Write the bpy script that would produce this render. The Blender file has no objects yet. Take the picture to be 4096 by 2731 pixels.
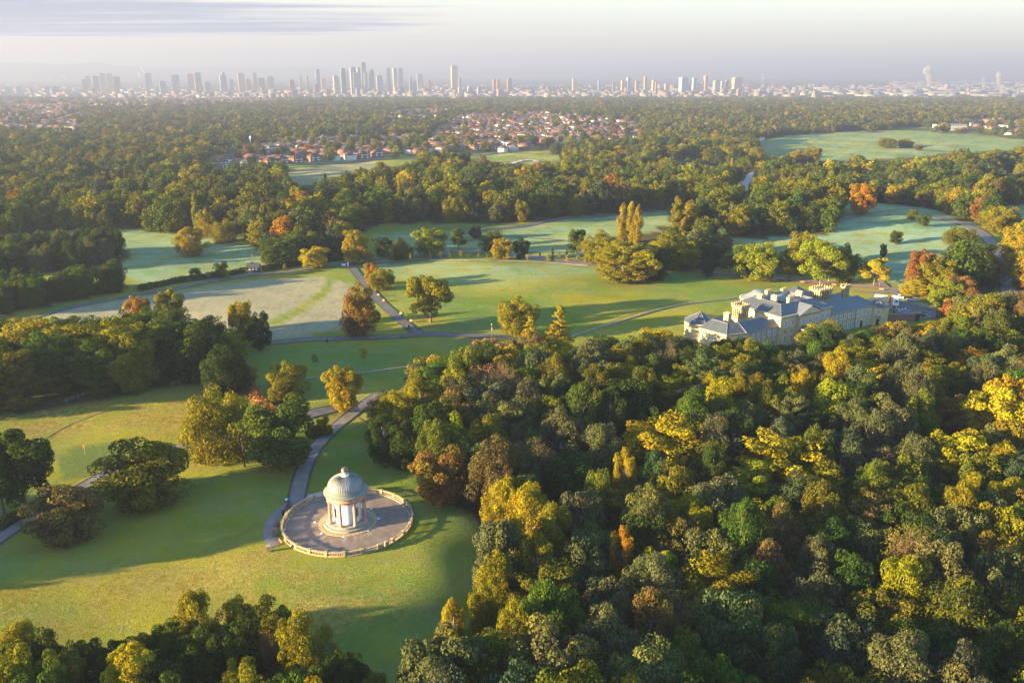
import bpy, math, random
import numpy as np
from mathutils import Vector, Matrix

# ---------------------------------------------------------------- camera, sky, sun, exposure
scene = bpy.context.scene
COL = scene.collection
R = math.radians
F_PX, PITCH, CAM_H = 3400.0, R(17.65), 87.0
SUN_AZ, SUN_EL = R(18.0), R(9.5)        # direction the light travels (from +x towards +y), height

cam_d = bpy.data.cameras.new('camera'); cam = bpy.data.objects.new('camera', cam_d); COL.objects.link(cam)
cam.location = (0, 0, CAM_H); cam.rotation_euler = (R(90) - PITCH, 0, 0)
cam_d.sensor_width = 36.0; cam_d.lens = 36.0 * F_PX / 4096.0
cam_d.clip_start = 1.0; cam_d.clip_end = 200000.0
scene.camera = cam

world = bpy.data.worlds.new('World'); scene.world = world; world.use_nodes = True
nt = world.node_tree; nt.nodes.clear()
def wn(t, **k):
    n = nt.nodes.new(t)
    for a, b in k.items(): setattr(n, a, b)
    return n
def lk(a, b): nt.links.new(a, b)
w_out = wn('ShaderNodeOutputWorld'); w_bg = wn('ShaderNodeBackground')
sky = wn('ShaderNodeTexSky', sky_type='NISHITA', sun_disc=False)
sky.sun_elevation = SUN_EL
# the sun stands where the light comes from: (-cos az, -sin az)
sky.sun_rotation = math.atan2(-math.cos(SUN_AZ), -math.sin(SUN_AZ))
sky.altitude = 100; sky.air_density = 1.0; sky.dust_density = 0.6; sky.ozone_density = 1.6
SKY_STRENGTH = 0.088
w_bg.inputs['Strength'].default_value = SKY_STRENGTH
geo = wn('ShaderNodeNewGeometry'); sep = wn('ShaderNodeSeparateXYZ'); 
tc = wn('ShaderNodeTexCoord'); lk(tc.outputs['Generated'], sep.inputs[0])
def wm(op, a, b=None, c=None, clamp=False):
    n = wn('ShaderNodeMath', operation=op); n.use_clamp = clamp
    for i, v in enumerate((a, b, c)):
        if v is None: continue
        if isinstance(v, (int, float)): n.inputs[i].default_value = v
        else: lk(v, n.inputs[i])
    return n.outputs[0]
# streaky cloud sheet: direction projected on a high plane
den = wm('ADD', wm('MAXIMUM', sep.outputs[2], 0.0), 0.012)
px_ = wm('DIVIDE', sep.outputs[0], den); py_ = wm('DIVIDE', sep.outputs[1], den)
cmb = wn('ShaderNodeCombineXYZ'); lk(wm('MULTIPLY', px_, 0.13), cmb.inputs[0]); lk(wm('MULTIPLY', py_, 0.75), cmb.inputs[1])
nz = wn('ShaderNodeTexNoise'); nz.inputs['Scale'].default_value = 1.0; nz.inputs['Detail'].default_value = 9.0
nz.inputs['Roughness'].default_value = 0.62; nz.inputs['Distortion'].default_value = 0.35
lk(cmb.outputs[0], nz.inputs['Vector'])
cmb2 = wn('ShaderNodeCombineXYZ'); lk(wm('MULTIPLY', px_, 0.035), cmb2.inputs[0]); lk(wm('MULTIPLY', py_, 0.06), cmb2.inputs[1])
nz2 = wn('ShaderNodeTexNoise'); nz2.inputs['Scale'].default_value = 1.0; nz2.inputs['Detail'].default_value = 2.0
lk(cmb2.outputs[0], nz2.inputs['Vector'])
# coverage: a bank towards the left (west-lying bank drifts over the whole left half of the sky)
bank = wn('ShaderNodeMapRange', interpolation_type='SMOOTHSTEP'); lk(px_, bank.inputs['Value'])
bank.inputs['From Min'].default_value = 2.5; bank.inputs['From Max'].default_value = -5.5
high = wn('ShaderNodeMapRange', interpolation_type='SMOOTHSTEP'); lk(py_, high.inputs['Value'])
high.inputs['From Min'].default_value = 24.0; high.inputs['From Max'].default_value = 18.0
cov = wm('MULTIPLY', bank.outputs[0], high.outputs[0])
dens = wm('ADD', wm('MULTIPLY', nz.outputs['Fac'], 0.70), wm('MULTIPLY', nz2.outputs['Fac'], 0.15))
dens = wm('ADD', dens, wm('MULTIPLY', cov, 0.35))
cl = wn('ShaderNodeMapRange', interpolation_type='SMOOTHSTEP'); lk(dens, cl.inputs['Value'])
cl.inputs['From Min'].default_value = 0.56; cl.inputs['From Max'].default_value = 0.66
thick = wn('ShaderNodeMapRange'); lk(dens, thick.inputs['Value'])
thick.inputs['From Min'].default_value = 0.60; thick.inputs['From Max'].default_value = 0.76
ccol = wn('ShaderNodeMix', data_type='RGBA'); lk(thick.outputs[0], ccol.inputs[0])
ccol.inputs[6].default_value = (1.338, 1.289, 1.207, 1); ccol.inputs[7].default_value = (0.634, 0.713, 0.935, 1)
skyhs = wn('ShaderNodeHueSaturation'); skyhs.inputs['Saturation'].default_value = 1.15; skyhs.inputs['Value'].default_value = 1.0
lk(sky.outputs[0], skyhs.inputs['Color'])
smix = wn('ShaderNodeMix', data_type='RGBA'); lk(wm('MULTIPLY', cl.outputs[0], 0.95), smix.inputs[0])
lk(skyhs.outputs[0], smix.inputs[6]); lk(ccol.outputs[2], smix.inputs[7])
# low band of hazy air all round the horizon, lavender under cream
low = wn('ShaderNodeMapRange', interpolation_type='SMOOTHSTEP'); lk(sep.outputs[2], low.inputs['Value'])
low.inputs['From Min'].default_value = -0.01; low.inputs['From Max'].default_value = 0.055
bandc = wn('ShaderNodeMix', data_type='RGBA'); lk(low.outputs[0], bandc.inputs[0])
bandc.inputs[6].default_value = (0.86, 0.81, 0.86, 1); bandc.inputs[7].default_value = (1.06, 1.04, 1.02, 1)
band = wn('ShaderNodeMapRange', interpolation_type='SMOOTHSTEP'); lk(sep.outputs[2], band.inputs['Value'])
band.inputs['From Min'].default_value = 0.24; band.inputs['From Max'].default_value = 0.03
smix0 = wn('ShaderNodeMix', data_type='RGBA'); lk(wm('MULTIPLY', band.outputs[0], 0.92), smix0.inputs[0])
lk(skyhs.outputs[0], smix0.inputs[6]); lk(bandc.outputs[2], smix0.inputs[7]); lk(smix0.outputs[2], smix.inputs[6])
lk(smix.outputs[2], w_bg.inputs['Color']); lk(w_bg.outputs[0], w_out.inputs[0])

sun_d = bpy.data.lights.new('sun', 'SUN'); sun_o = bpy.data.objects.new('sun', sun_d); COL.objects.link(sun_o)
sun_d.energy = 5.0; sun_d.angle = R(0.5); sun_d.color = (1.0, 0.725, 0.345)
_dirv = Vector((math.cos(SUN_AZ) * math.cos(SUN_EL), math.sin(SUN_AZ) * math.cos(SUN_EL), -math.sin(SUN_EL)))
sun_o.rotation_euler = _dirv.to_track_quat('-Z', 'Y').to_euler(); sun_o.location = (-200, -60, 260)

vs = scene.view_settings
vs.view_transform = 'Standard'; vs.look = 'None'; vs.gamma = 1.0; vs.use_curve_mapping = False; vs.exposure = 3.15
scene.cycles.volume_bounces = 0; scene.cycles.max_bounces = 5; scene.cycles.diffuse_bounces = 2
scene.cycles.transmission_bounces = 3; scene.cycles.transparent_max_bounces = 8; scene.cycles.glossy_bounces = 2

# ---------------------------------------------------------------- terrain and pixel <-> world helpers
_GY = [-500, 400, 1000, 1800, 3000, 5000, 7000, 80000]; _GZ = [0, 0, -10, -25, -30, -63, -63, -63]
def _wave(x, y):
    return (0.55 * np.sin(x * 0.031 + 1.3 + 0.9 * np.sin(y * 0.017)) * np.sin(y * 0.037 + 0.6)
            + 0.30 * np.sin(x * 0.083 + 0.7 * np.sin(y * 0.061)) * np.sin(y * 0.071 + 2.0)
            + 0.10 * np.sin(x * 0.21 + y * 0.08) * np.sin(y * 0.19 + 1.0))
FLATS = [(-33.3, 152.8, 15.0, 26.0), (108.0, 284.0, 50.0, 70.0), (155.0, 315.0, 24.0, 36.0)]
def bump(x, y, cx, cy, rx, ry, a, h):
    c, s = math.cos(a), math.sin(a); u = (x - cx) * c + (y - cy) * s; w = -(x - cx) * s + (y - cy) * c
    return h * np.exp(-((u / rx) ** 2 + (w / ry) ** 2))
def hz(x, y):
    x = np.asarray(x, float); y = np.asarray(y, float)
    g = np.interp(y, _GY, _GZ)
    w = _wave(x, y)
    far = np.clip((y - 350) / 500, 0, 1)
    w = w * (1 + 2.5 * far) * np.clip((9000 - y) / 4000, 0, 1)
    for cx, cy, r0, r1 in FLATS:
        d = np.hypot(x - cx, y - cy); w = w * np.clip((d - r0) / (r1 - r0), 0, 1)
    ss = lambda t: np.clip(t, 0, 1) ** 2 * (3 - 2 * np.clip(t, 0, 1))
    w = w - 5.0 * ss((x + 19.5 + 3.0 * np.sin(y * .11 + 1.0) + 1.6 * np.sin(y * .27) - .012 * (y - 135) ** 2 * (y < 135)) / 31.0) * (1 - ss((y - 158) / 45.0))     # the knoll falls away towards the wood
    w = w + bump(x, y, -57, 210, 15, 6, 0.5, 2.2)         # tee mound of the golf course
    w = w + bump(x, y, 210, 500, 95, 75, 0.0, 9.0)        # rounded hill with a path, right
    w = w + bump(x, y, -20, 318, 60, 24, 0.2, 1.2)
    w = w + bump(x, y, 20, 1900, 1500, 300, 0.05, 6.0) + bump(x, y, 700, 2300, 700, 300, 0.0, 6.0)
    w = w + bump(x, y, -100, 560, 160, 90, 0.1, 5.0)
    return g + w
def hz1(x, y): return float(hz(x, y))
_cp, _sp = math.cos(PITCH), math.sin(PITCH)
def ray(X, Y):
    a = (X - 2048.0) / F_PX; b = (1365.5 - Y) / F_PX
    return a, _cp + b * _sp, -_sp + b * _cp
def at(X, Y, z=None):
    """place on the terrain (or at height z) seen at photo pixel X, Y"""
    d = ray(X, Y)
    if z is not None:
        t = (z - CAM_H) / d[2]; return Vector((t * d[0], t * d[1], z))
    if d[2] > -1e-3: return Vector((d[0] * 2e4, d[1] * 2e4, -63))
    t = (0 - CAM_H) / d[2]
    for _ in range(25):
        z = hz1(t * d[0], t * d[1]); t2 = (z - CAM_H) / d[2]; t = 0.5 * t + 0.5 * t2
    return Vector((t * d[0], t * d[1], hz1(t * d[0], t * d[1])))
S = 4096 / 2352.0
def atv(u, v): return at(u * S, v * S)          # same, in 2352-wide pixels
def proj(x, y, z):
    """world -> 2352-wide pixels (vectorised)"""
    zc = y * _cp - (z - CAM_H) * _sp
    up = y * _sp + (z - CAM_H) * _cp
    zc = np.maximum(zc, 1e-3)
    return (2048 + F_PX * x / zc) / S, (1365.5 - F_PX * up / zc) / S, zc
def height_from(p, Ytop):
    """height of a thing standing at p whose top is seen at photo pixel row Ytop"""
    b = (1365.5 - Ytop) / F_PX; dz = (-_sp + b * _cp) / (_cp + b * _sp) * p.y
    return CAM_H + dz - p.z
def depth(p): return p[1] * _cp - (p[2] - CAM_H) * _sp
def inside(px, py, poly):
    px = np.asarray(px); py = np.asarray(py); r = np.zeros(px.shape, bool); n = len(poly)
    for i in range(n):
        x1, y1 = poly[i]; x2, y2 = poly[(i + 1) % n]
        c = ((y1 > py) != (y2 > py)) & (px < (x2 - x1) * (py - y1) / (y2 - y1 + 1e-12) + x1); r ^= c
    return r
def wpoly(pts): return [tuple(atv(u, v)[:2]) for u, v in pts]

# ---------------------------------------------------------------- mesh helpers
class MB:
    def __init__(s): s.v = []; s.f = []
    def add(s, vs, fs):
        o = len(s.v); s.v.extend(vs); s.f.extend([tuple(i + o for i in f) for f in fs]); return s
    def box(s, x0, y0, z0, x1, y1, z1):
        return s.add([(x0,y0,z0),(x1,y0,z0),(x1,y1,z0),(x0,y1,z0),(x0,y0,z1),(x1,y0,z1),(x1,y1,z1),(x0,y1,z1)],
                     [(3,2,1,0),(4,5,6,7),(0,1,5,4),(1,2,6,5),(2,3,7,6),(3,0,4,7)])
    def cbox(s, cx, cy, cz, sx, sy, sz, a=0.0):
        c, q = math.cos(a), math.sin(a); o = []
        for z in (cz - sz/2, cz + sz/2):
            for x, y in ((-sx/2,-sy/2),(sx/2,-sy/2),(sx/2,sy/2),(-sx/2,sy/2)):
                o.append((cx + x*c - y*q, cy + x*q + y*c, z))
        return s.add(o, [(3,2,1,0),(4,5,6,7),(0,1,5,4),(1,2,6,5),(2,3,7,6),(3,0,4,7)])
    def prism(s, pts, z0, z1, cap=True):
        n = len(pts); v = [(x, y, z0) for x, y in pts] + [(x, y, z1) for x, y in pts]
        f = [(i, (i+1) % n, n + (i+1) % n, n + i) for i in range(n)]
        if cap: f += [tuple(range(n-1, -1, -1)), tuple(range(n, 2*n))]
        return s.add(v, f)
    def tube(s, pts, rad, n=6, cap=True):
        pts = [Vector(p) for p in pts]; rings = []
        if isinstance(rad, (int, float)): rad = [rad] * len(pts)
        for i, p in enumerate(pts):
            d = (pts[min(i+1, len(pts)-1)] - pts[max(i-1, 0)])
            if d.length < 1e-6: d = Vector((0, 0, 1))
            d.normalize(); a = d.cross(Vector((0, 0, 1)) if abs(d.z) < .9 else Vector((1, 0, 0))).normalized(); b = d.cross(a)
            rings.append([tuple(p + (a * math.cos(2*math.pi*k/n) + b * math.sin(2*math.pi*k/n)) * rad[i]) for k in range(n)])
        v = [q for r in rings for q in r]; f = []
        for i in range(len(pts)-1):
            for k in range(n): f.append((i*n+k, i*n+(k+1) % n, (i+1)*n+(k+1) % n, (i+1)*n+k))
        if cap: f += [tuple(range(n-1, -1, -1)), tuple((len(pts)-1)*n + k for k in range(n))]
        return s.add(v, f)
    def lathe(s, prof, n=24, cx=0, cy=0, a0=0.0, a1=2*math.pi):
        full = abs(a1 - a0 - 2*math.pi) < 1e-6; m = n if full else n + 1
        v = [(cx + r*math.cos(a0 + (a1-a0)*k/n), cy + r*math.sin(a0 + (a1-a0)*k/n), z) for r, z in prof for k in range(m)]
        f = []
        for i in range(len(prof)-1):
            for k in range(n):
                k2 = (k+1) % m if full else k+1
                f.append((i*m+k, i*m+k2, (i+1)*m+k2, (i+1)*m+k))
        return s.add(v, f)
    def quad(s, a, b, c, d): return s.add([a, b, c, d], [(0, 1, 2, 3)])
    def tri(s, a, b, c): return s.add([a, b, c], [(0, 1, 2)])
    def mesh(s, name, mat=None, smooth=False):
        me = bpy.data.meshes.new(name); me.from_pydata([tuple(p) for p in s.v], [], s.f); me.update()
        if mat: me.materials.append(mat)
        if smooth:
            for p in me.polygons: p.use_smooth = True
        return me
    def build(s, name, mat=None, parent=None, smooth=False, bevel=0.0):
        o = bpy.data.objects.new(name, s.mesh(name, mat, smooth)); COL.objects.link(o)
        if parent: o.parent = parent
        if bevel:
            m = o.modifiers.new('bevel', 'BEVEL'); m.width = bevel; m.segments = 2; m.limit_method = 'ANGLE'
        return o
def np_mesh(name, V, Fa, mat=None, smooth=False):
    """V (n,3); Fa (m,k) uniform polygons"""
    me = bpy.data.meshes.new(name); m, k = Fa.shape
    me.vertices.add(len(V)); me.vertices.foreach_set('co', np.ascontiguousarray(V, dtype=np.float32).ravel())
    me.loops.add(m * k); me.loops.foreach_set('vertex_index', np.ascontiguousarray(Fa, dtype=np.int32).ravel())
    me.polygons.add(m); me.polygons.foreach_set('loop_start', np.arange(0, m*k, k, dtype=np.int32))
    if smooth: me.polygons.foreach_set('use_smooth', np.ones(m, bool))
    me.update(calc_edges=True); me.validate()
    if mat: me.materials.append(mat)
    return me
def link(name, me, parent=None, loc=None, rz=None):
    o = bpy.data.objects.new(name, me); COL.objects.link(o)
    if parent: o.parent = parent
    if loc is not None: o.location = loc
    if rz is not None: o.rotation_euler = (0, 0, rz)
    return o
def tag(o, label=None, cat=None, group=None, kind=None):
    for k, v in (('label', label), ('category', cat), ('group', group), ('kind', kind)):
        if v: o[k] = v
    return o
def thing(name, label, cat, loc=(0, 0, 0), rz=0.0, group=None):
    o = bpy.data.objects.new(name, None); COL.objects.link(o); o.location = loc; o.rotation_euler = (0, 0, rz)
    o.empty_display_size = 0.5
    return tag(o, label, cat, group)
def copy_tree(o, parent=None):
    c = o.copy(); COL.objects.link(c); c.parent = parent
    for ch in [k for k in o.children]: copy_tree(ch, c)
    return c

# ---------------------------------------------------------------- materials
def newmat(name):
    m = bpy.data.materials.new(name); m.use_nodes = True; t = m.node_tree; t.nodes.clear()
    return m, t
class NT:
    def __init__(s, t): s.t = t
    def n(s, ty, **k):
        x = s.t.nodes.new(ty)
        for a, b in k.items(): setattr(x, a, b)
        return x
    def l(s, a, b): s.t.links.new(a, b)
    def set(s, sock, v):
        if hasattr(v, 'is_linked') or hasattr(v, 'links'): s.l(v, sock)
        elif isinstance(v, tuple) and len(v) == 3 and sock.type == 'RGBA': sock.default_value = (*v, 1)
        else: sock.default_value = v
    def math(s, op, a, b=None, clamp=False):
        n = s.n('ShaderNodeMath', operation=op); n.use_clamp = clamp; s.set(n.inputs[0], a)
        if b is not None: s.set(n.inputs[1], b)
        return n.outputs[0]
    def noise(s, scale, detail=4, rough=.55, vec=None, dist=0.0):
        n = s.n('ShaderNodeTexNoise'); n.inputs['Scale'].default_value = scale; n.inputs['Detail'].default_value = detail
        n.inputs['Roughness'].default_value = rough; n.inputs['Distortion'].default_value = dist
        if vec is not None: s.l(vec, n.inputs['Vector'])
        return n.outputs['Fac']
    def mix(s, f, a, b, mode='MIX'):
        n = s.n('ShaderNodeMix', data_type='RGBA', blend_type=mode)
        s.set(n.inputs[0], f); s.set(n.inputs[6], a); s.set(n.inputs[7], b); return n.outputs[2]
    def ramp(s, f, lo, hi, smooth=True):
        n = s.n('ShaderNodeMapRange'); n.interpolation_type = 'SMOOTHSTEP' if smooth else 'LINEAR'
        s.set(n.inputs['Value'], f); n.inputs['From Min'].default_value = lo; n.inputs['From Max'].default_value = hi; return n.outputs[0]
    def attr(s, name, ty='GEOMETRY'):
        n = s.n('ShaderNodeAttribute', attribute_name=name); n.attribute_type = ty; return n
    def pos(s): return s.n('ShaderNodeNewGeometry').outputs['Position']
    def obj(s): return s.n('ShaderNodeTexCoord').outputs['Object']
    def mapping(s, vec, sc=(1,1,1), rot=(0,0,0)):
        n = s.n('ShaderNodeMapping'); s.l(vec, n.inputs[0]); n.inputs['Scale'].default_value = sc; n.inputs['Rotation'].default_value = rot; return n.outputs[0]
    def out(s, color, rough=.8, spec=.3, metal=0.0, bump=None, bstr=.3, bdist=.02, emit=None):
        b = s.n('ShaderNodeBsdfPrincipled'); o = s.n('ShaderNodeOutputMaterial')
        s.set(b.inputs['Base Color'], color); s.set(b.inputs['Roughness'], rough); b.inputs['Specular IOR Level'].default_value = spec
        b.inputs['Metallic'].default_value = metal
        if bump is not None:
            k = s.n('ShaderNodeBump'); k.inputs['Strength'].default_value = bstr; k.inputs['Distance'].default_value = bdist
            s.l(bump, k.inputs['Height']); s.l(k.outputs[0], b.inputs['Normal'])
        s.l(b.outputs[0], o.inputs[0]); return b
def simple(name, col, rough=.75, var=.18, scale=3.0, spec=.3, metal=0.0, bstr=.25, bdist=.02, streak=0.0):
    m, t = newmat(name); N = NT(t); p = N.obj()
    f = N.noise(scale, 5, .6, p)
    dark = tuple(c * (1 - var) for c in col); lite = tuple(min(1, c * (1 + var)) for c in col)
    c = N.mix(N.ramp(f, .3, .7), dark, lite)
    if streak:
        g = N.noise(1.0, 4, .6, N.mapping(p, (2.5, 2.5, .25)))
        c = N.mix(N.math('MULTIPLY', N.ramp(g, .5, .75), streak), c, tuple(k * .35 for k in col))
    N.out(c, rough, spec, metal, N.noise(scale * 6, 3, .6, p), bstr, bdist); return m
# ---------------------------------------------------------------- foliage and bark materials
def leaf_material(name, source):
    m, t = newmat(name); N = NT(t)
    if source == 'object':
        oi = N.n('ShaderNodeObjectInfo'); col, alpha = oi.outputs['Color'], oi.outputs['Alpha']
    else:
        a = N.attr('tint', 'INSTANCER'); col, alpha = a.outputs['Color'], a.outputs['Alpha']
    rnd = N.attr('rnd').outputs['Fac']; lobe = N.attr('lobe').outputs['Fac']
    hs = N.n('ShaderNodeHueSaturation'); N.l(col, hs.inputs['Color'])
    N.l(N.math('ADD', N.math('MULTIPLY', rnd, .5), .72), hs.inputs['Value'])
    N.l(N.math('ADD', N.math('MULTIPLY', lobe, .05), .475), hs.inputs['Hue'])
    hs.inputs['Saturation'].default_value = 1.0
    # some clumps of each tree have turned further than the rest
    turned = N.math('MULTIPLY', N.ramp(N.math('ADD', N.math('MULTIPLY', rnd, .25), lobe), .62, 1.1), alpha)
    c = N.mix(N.math('MULTIPLY', turned, .7), hs.outputs[0], (.24, .20, .014))
    d = N.n('ShaderNodeBsdfDiffuse'); tr = N.n('ShaderNodeBsdfTranslucent'); mx = N.n('ShaderNodeMixShader'); o = N.n('ShaderNodeOutputMaterial')
    N.l(c, d.inputs[0])
    c2 = N.mix(1.0, c, (1.25, 1.1, .55), 'MULTIPLY'); N.l(c2, tr.inputs[0]); mx.inputs[0].default_value = .22
    N.l(d.outputs[0], mx.inputs[1]); N.l(tr.outputs[0], mx.inputs[2]); N.l(mx.outputs[0], o.inputs[0]); return m
LEAF = leaf_material('leaves', 'object'); LEAF_I = leaf_material('leaves_wood', 'instancer')
BARK = simple('bark', (.11, .085, .06), .9, .35, 4, .1, bstr=.6, bdist=.05)
BARK_TWIG = simple('twig_bark', (.15, .095, .06), .9, .3, 4, .1)
BARK_PALE = simple('birch_bark', (.42, .38, .32), .8, .4, 3, .2, bstr=.3)

KIND = {  # R0, H0, crown base, lobes, lobe radius, lobe z-scale, leaf size, leaves, elongation
    'oak':    (7.0, 14.0, .03, 84, 1.65, .85, 0.336, 19500, 1.0),
    'round':  (5.5, 13.0, .07, 70, 1.30, .90, 0.288, 17250, 1.0),
    'birch':  (4.2, 15.0, .09, 84, .95, 1.5, 0.232, 19500, 1.9),
    'beech':  (7.2, 16.0, .03, 104, 1.65, .45, 0.320, 21000, 1.3),
    'willow': (6.5, 11.0, .03, 84, 1.30, 1.2, 0.264, 19500, 1.9),
    'poplar': (2.1, 22.0, .05, 56, 1.05, 2.1, 0.288, 12750, 1.5),
    'larch':  (3.6, 16.0, .08, 70, 1.0, .45, 0.240, 10500, 1.5),
    'bare':   (5.5, 12.0, .20, 50, 1.2, .90, 0.208, 2250, 1.2),
    'bush':   (2.6, 3.6, .00, 26, .85, .85, 0.224, 5700, 1.0),
    'open':   (5.5, 14.0, .18, 44, 1.40, .80, 0.304, 12750, 1.0),
    'sapling':(1.2, 4.6, .35, 14, .42, 1.1, .16, 700, 1.3),
    'cypress':(.8, 5.0, .02, 16, .45, 2.0, .18, 1500, 1.4),
}
def lobe_centres(kind, rng):
    R0, H0, zb, n, lr, fz, ls, nl, el = KIND[kind]
    if kind == 'poplar' or kind == 'cypress':
        k = np.arange(n) / (n - 1.0); z = zb + .02 + k * (.93 - zb)
        rad = R0 * .80 * np.sin(np.pi * np.clip(k * .86 + .10, 0, 1)) ** .7
        a = rng.uniform(0, 2*np.pi, n); q = rng.uniform(.2, 1.0, n)
        c = np.stack([np.cos(a) * rad * q, np.sin(a) * rad * q, z * H0], 1)
        return c, lr * rng.uniform(.7, 1.15, n) * (1 - .45 * k)
    if kind == 'larch':
        k = rng.uniform(0, 1, n) ** .8; a = np.arange(n) * 2.399 + rng.uniform(-.4, .4, n)
        rad = R0 * (1 - k) ** .85 * rng.uniform(.35, .95, n)
        c = np.stack([np.cos(a) * rad, np.sin(a) * rad, (zb + .04 + k * (.92 - zb)) * H0], 1)
        return c, lr * (1.15 - .75 * k)
    out = []; zc = zb + (1 - zb) * (.46 if kind in ('oak', 'beech', 'willow') else .52); hzr = (1 - zb) / 2 * H0
    amp = rng.uniform(-1, 1, (6, 3)); 
    i = 0
    while len(out) < n:
        i += 1; g = (i * .618034) % 1.0
        cz = 1 - 2 * ((i * .7548776662 + .13) % 1.0); cz = np.clip(cz + rng.uniform(-.15, .15) + (.12 if kind in ('open', 'sapling', 'bare') else -.02), -1, 1)
        a = i * 2.399963 + rng.uniform(-.35, .35); sr = math.sqrt(max(0, 1 - cz * cz)) ** (.55 if cz < 0 else .9)
        d = np.array([math.cos(a) * sr, math.sin(a) * sr, cz])
        w = 1 + .11 * math.sin(amp[0,0]*6 + 3 * math.atan2(d[1], d[0])) * sr + .10 * math.sin(amp[1,0]*6 + 2 * a * 0 + 5*cz + 2*math.atan2(d[1], d[0]))
        rr = (1 - lr / R0 * .75) * w * (rng.uniform(.80, 1.06) if rng.random() < .72 else rng.uniform(.25, .7))
        p = np.array([d[0] * R0 * rr, d[1] * R0 * rr, zc * H0 + d[2] * hzr * (rr if d[2] > 0 else max(rr, .95) * 1.0)])
        if kind == 'beech' and cz < 0: p[:2] *= 1.0 + .15 * (-cz)
        if kind == 'birch': p[:2] *= (1.08 - .55 * max(0, cz) ** 1.5)
        if kind == 'open' and rng.random() < .15: continue
        if p[2] < lr * .5: p[2] = lr * .5 + rng.uniform(0, .6)
        out.append(p)
    r = lr * rng.uniform(.65, 1.25, n)
    return np.array(out), r
def make_crown(kind, seed, frac=1.0, grow=1.0, mat=None):
    rng = np.random.default_rng(seed); R0, H0, zb, n, lr, fz, ls, nl, el = KIND[kind]
    c, r = lobe_centres(kind, rng); nl = int(nl * frac)
    w = r ** 2; li = rng.choice(len(c), nl, p=w / w.sum())
    d = rng.normal(size=(nl, 3)); d[:, 2] = d[:, 2] + .35; d /= np.linalg.norm(d, axis=1)[:, None]
    rad = r[li] * (rng.uniform(0, 1, nl) ** .33 * .5 + .58)
    off = d * rad[:, None]; off[:, 2] *= fz
    hd = c[li].copy(); hd[:, 2] = 0; hn = hd / (np.linalg.norm(hd, axis=1)[:, None] + 1e-6)
    if kind == 'beech':        # sprays rise outwards to pointed tips
        s = (off * hn).sum(1); off = off + hn * (s * .35)[:, None]; off[:, 2] += s * .42
    if kind in ('birch', 'willow'):   # hanging tresses
        off[:, 2] -= rng.uniform(0, .9, nl) ** 2 * lr * 1.1
    if kind == 'larch': off[:, 2] += (off * hn).sum(1) * -.12; off = off + hn * ((off * hn).sum(1) * .6)[:, None]
    if kind in ('poplar', 'cypress'): off[:, 2] += np.abs(off[:, 2]) * .4
    p = c[li] + off; p[:, 2] = np.maximum(p[:, 2], .12)
    nrm = d * .8 + rng.normal(size=(nl, 3)) * .55; nrm[:, 2] += .5 if kind == 'beech' else .15
    nrm /= np.linalg.norm(nrm, axis=1)[:, None]
    up = np.zeros((nl, 3)); 
    if kind in ('birch', 'willow'): up[:, 2] = -1; up += rng.normal(size=(nl, 3)) * .35
    elif kind == 'poplar': up[:, 2] = 1; up += rng.normal(size=(nl, 3)) * .4
    elif kind == 'beech': up += hn + rng.normal(size=(nl, 3)) * .5
    else: up += rng.normal(size=(nl, 3))
    b = np.cross(nrm, up); b /= np.linalg.norm(b, axis=1)[:, None] + 1e-9; t_ = np.cross(b, nrm)
    s = ls * grow * rng.uniform(.6, 1.35, nl); sl = (s * el ** .5)[:, None]; sw = (s / el ** .5)[:, None]
    V = np.empty((nl, 4, 3)); V[:, 0] = p - t_ * sl * .62; V[:, 1] = p + b * sw * .5 + nrm * sw * .12
    V[:, 2] = p + t_ * sl * .62; V[:, 3] = p - b * sw * .5 + nrm * sw * .12
    me = np_mesh('crown', V.reshape(-1, 3), np.arange(nl * 4).reshape(-1, 4), mat or LEAF)
    lob = rng.uniform(0, 1, len(c)); a = me.attributes.new('rnd', 'FLOAT', 'FACE'); a.data.foreach_set('value', rng.uniform(0, 1, nl).astype(np.float32))
    a = me.attributes.new('lobe', 'FLOAT', 'FACE'); a.data.foreach_set('value', np.clip(lob[li] + (p[:, 2] / H0 - .5) * .35, 0, 1).astype(np.float32))
    return me, c, r
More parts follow.
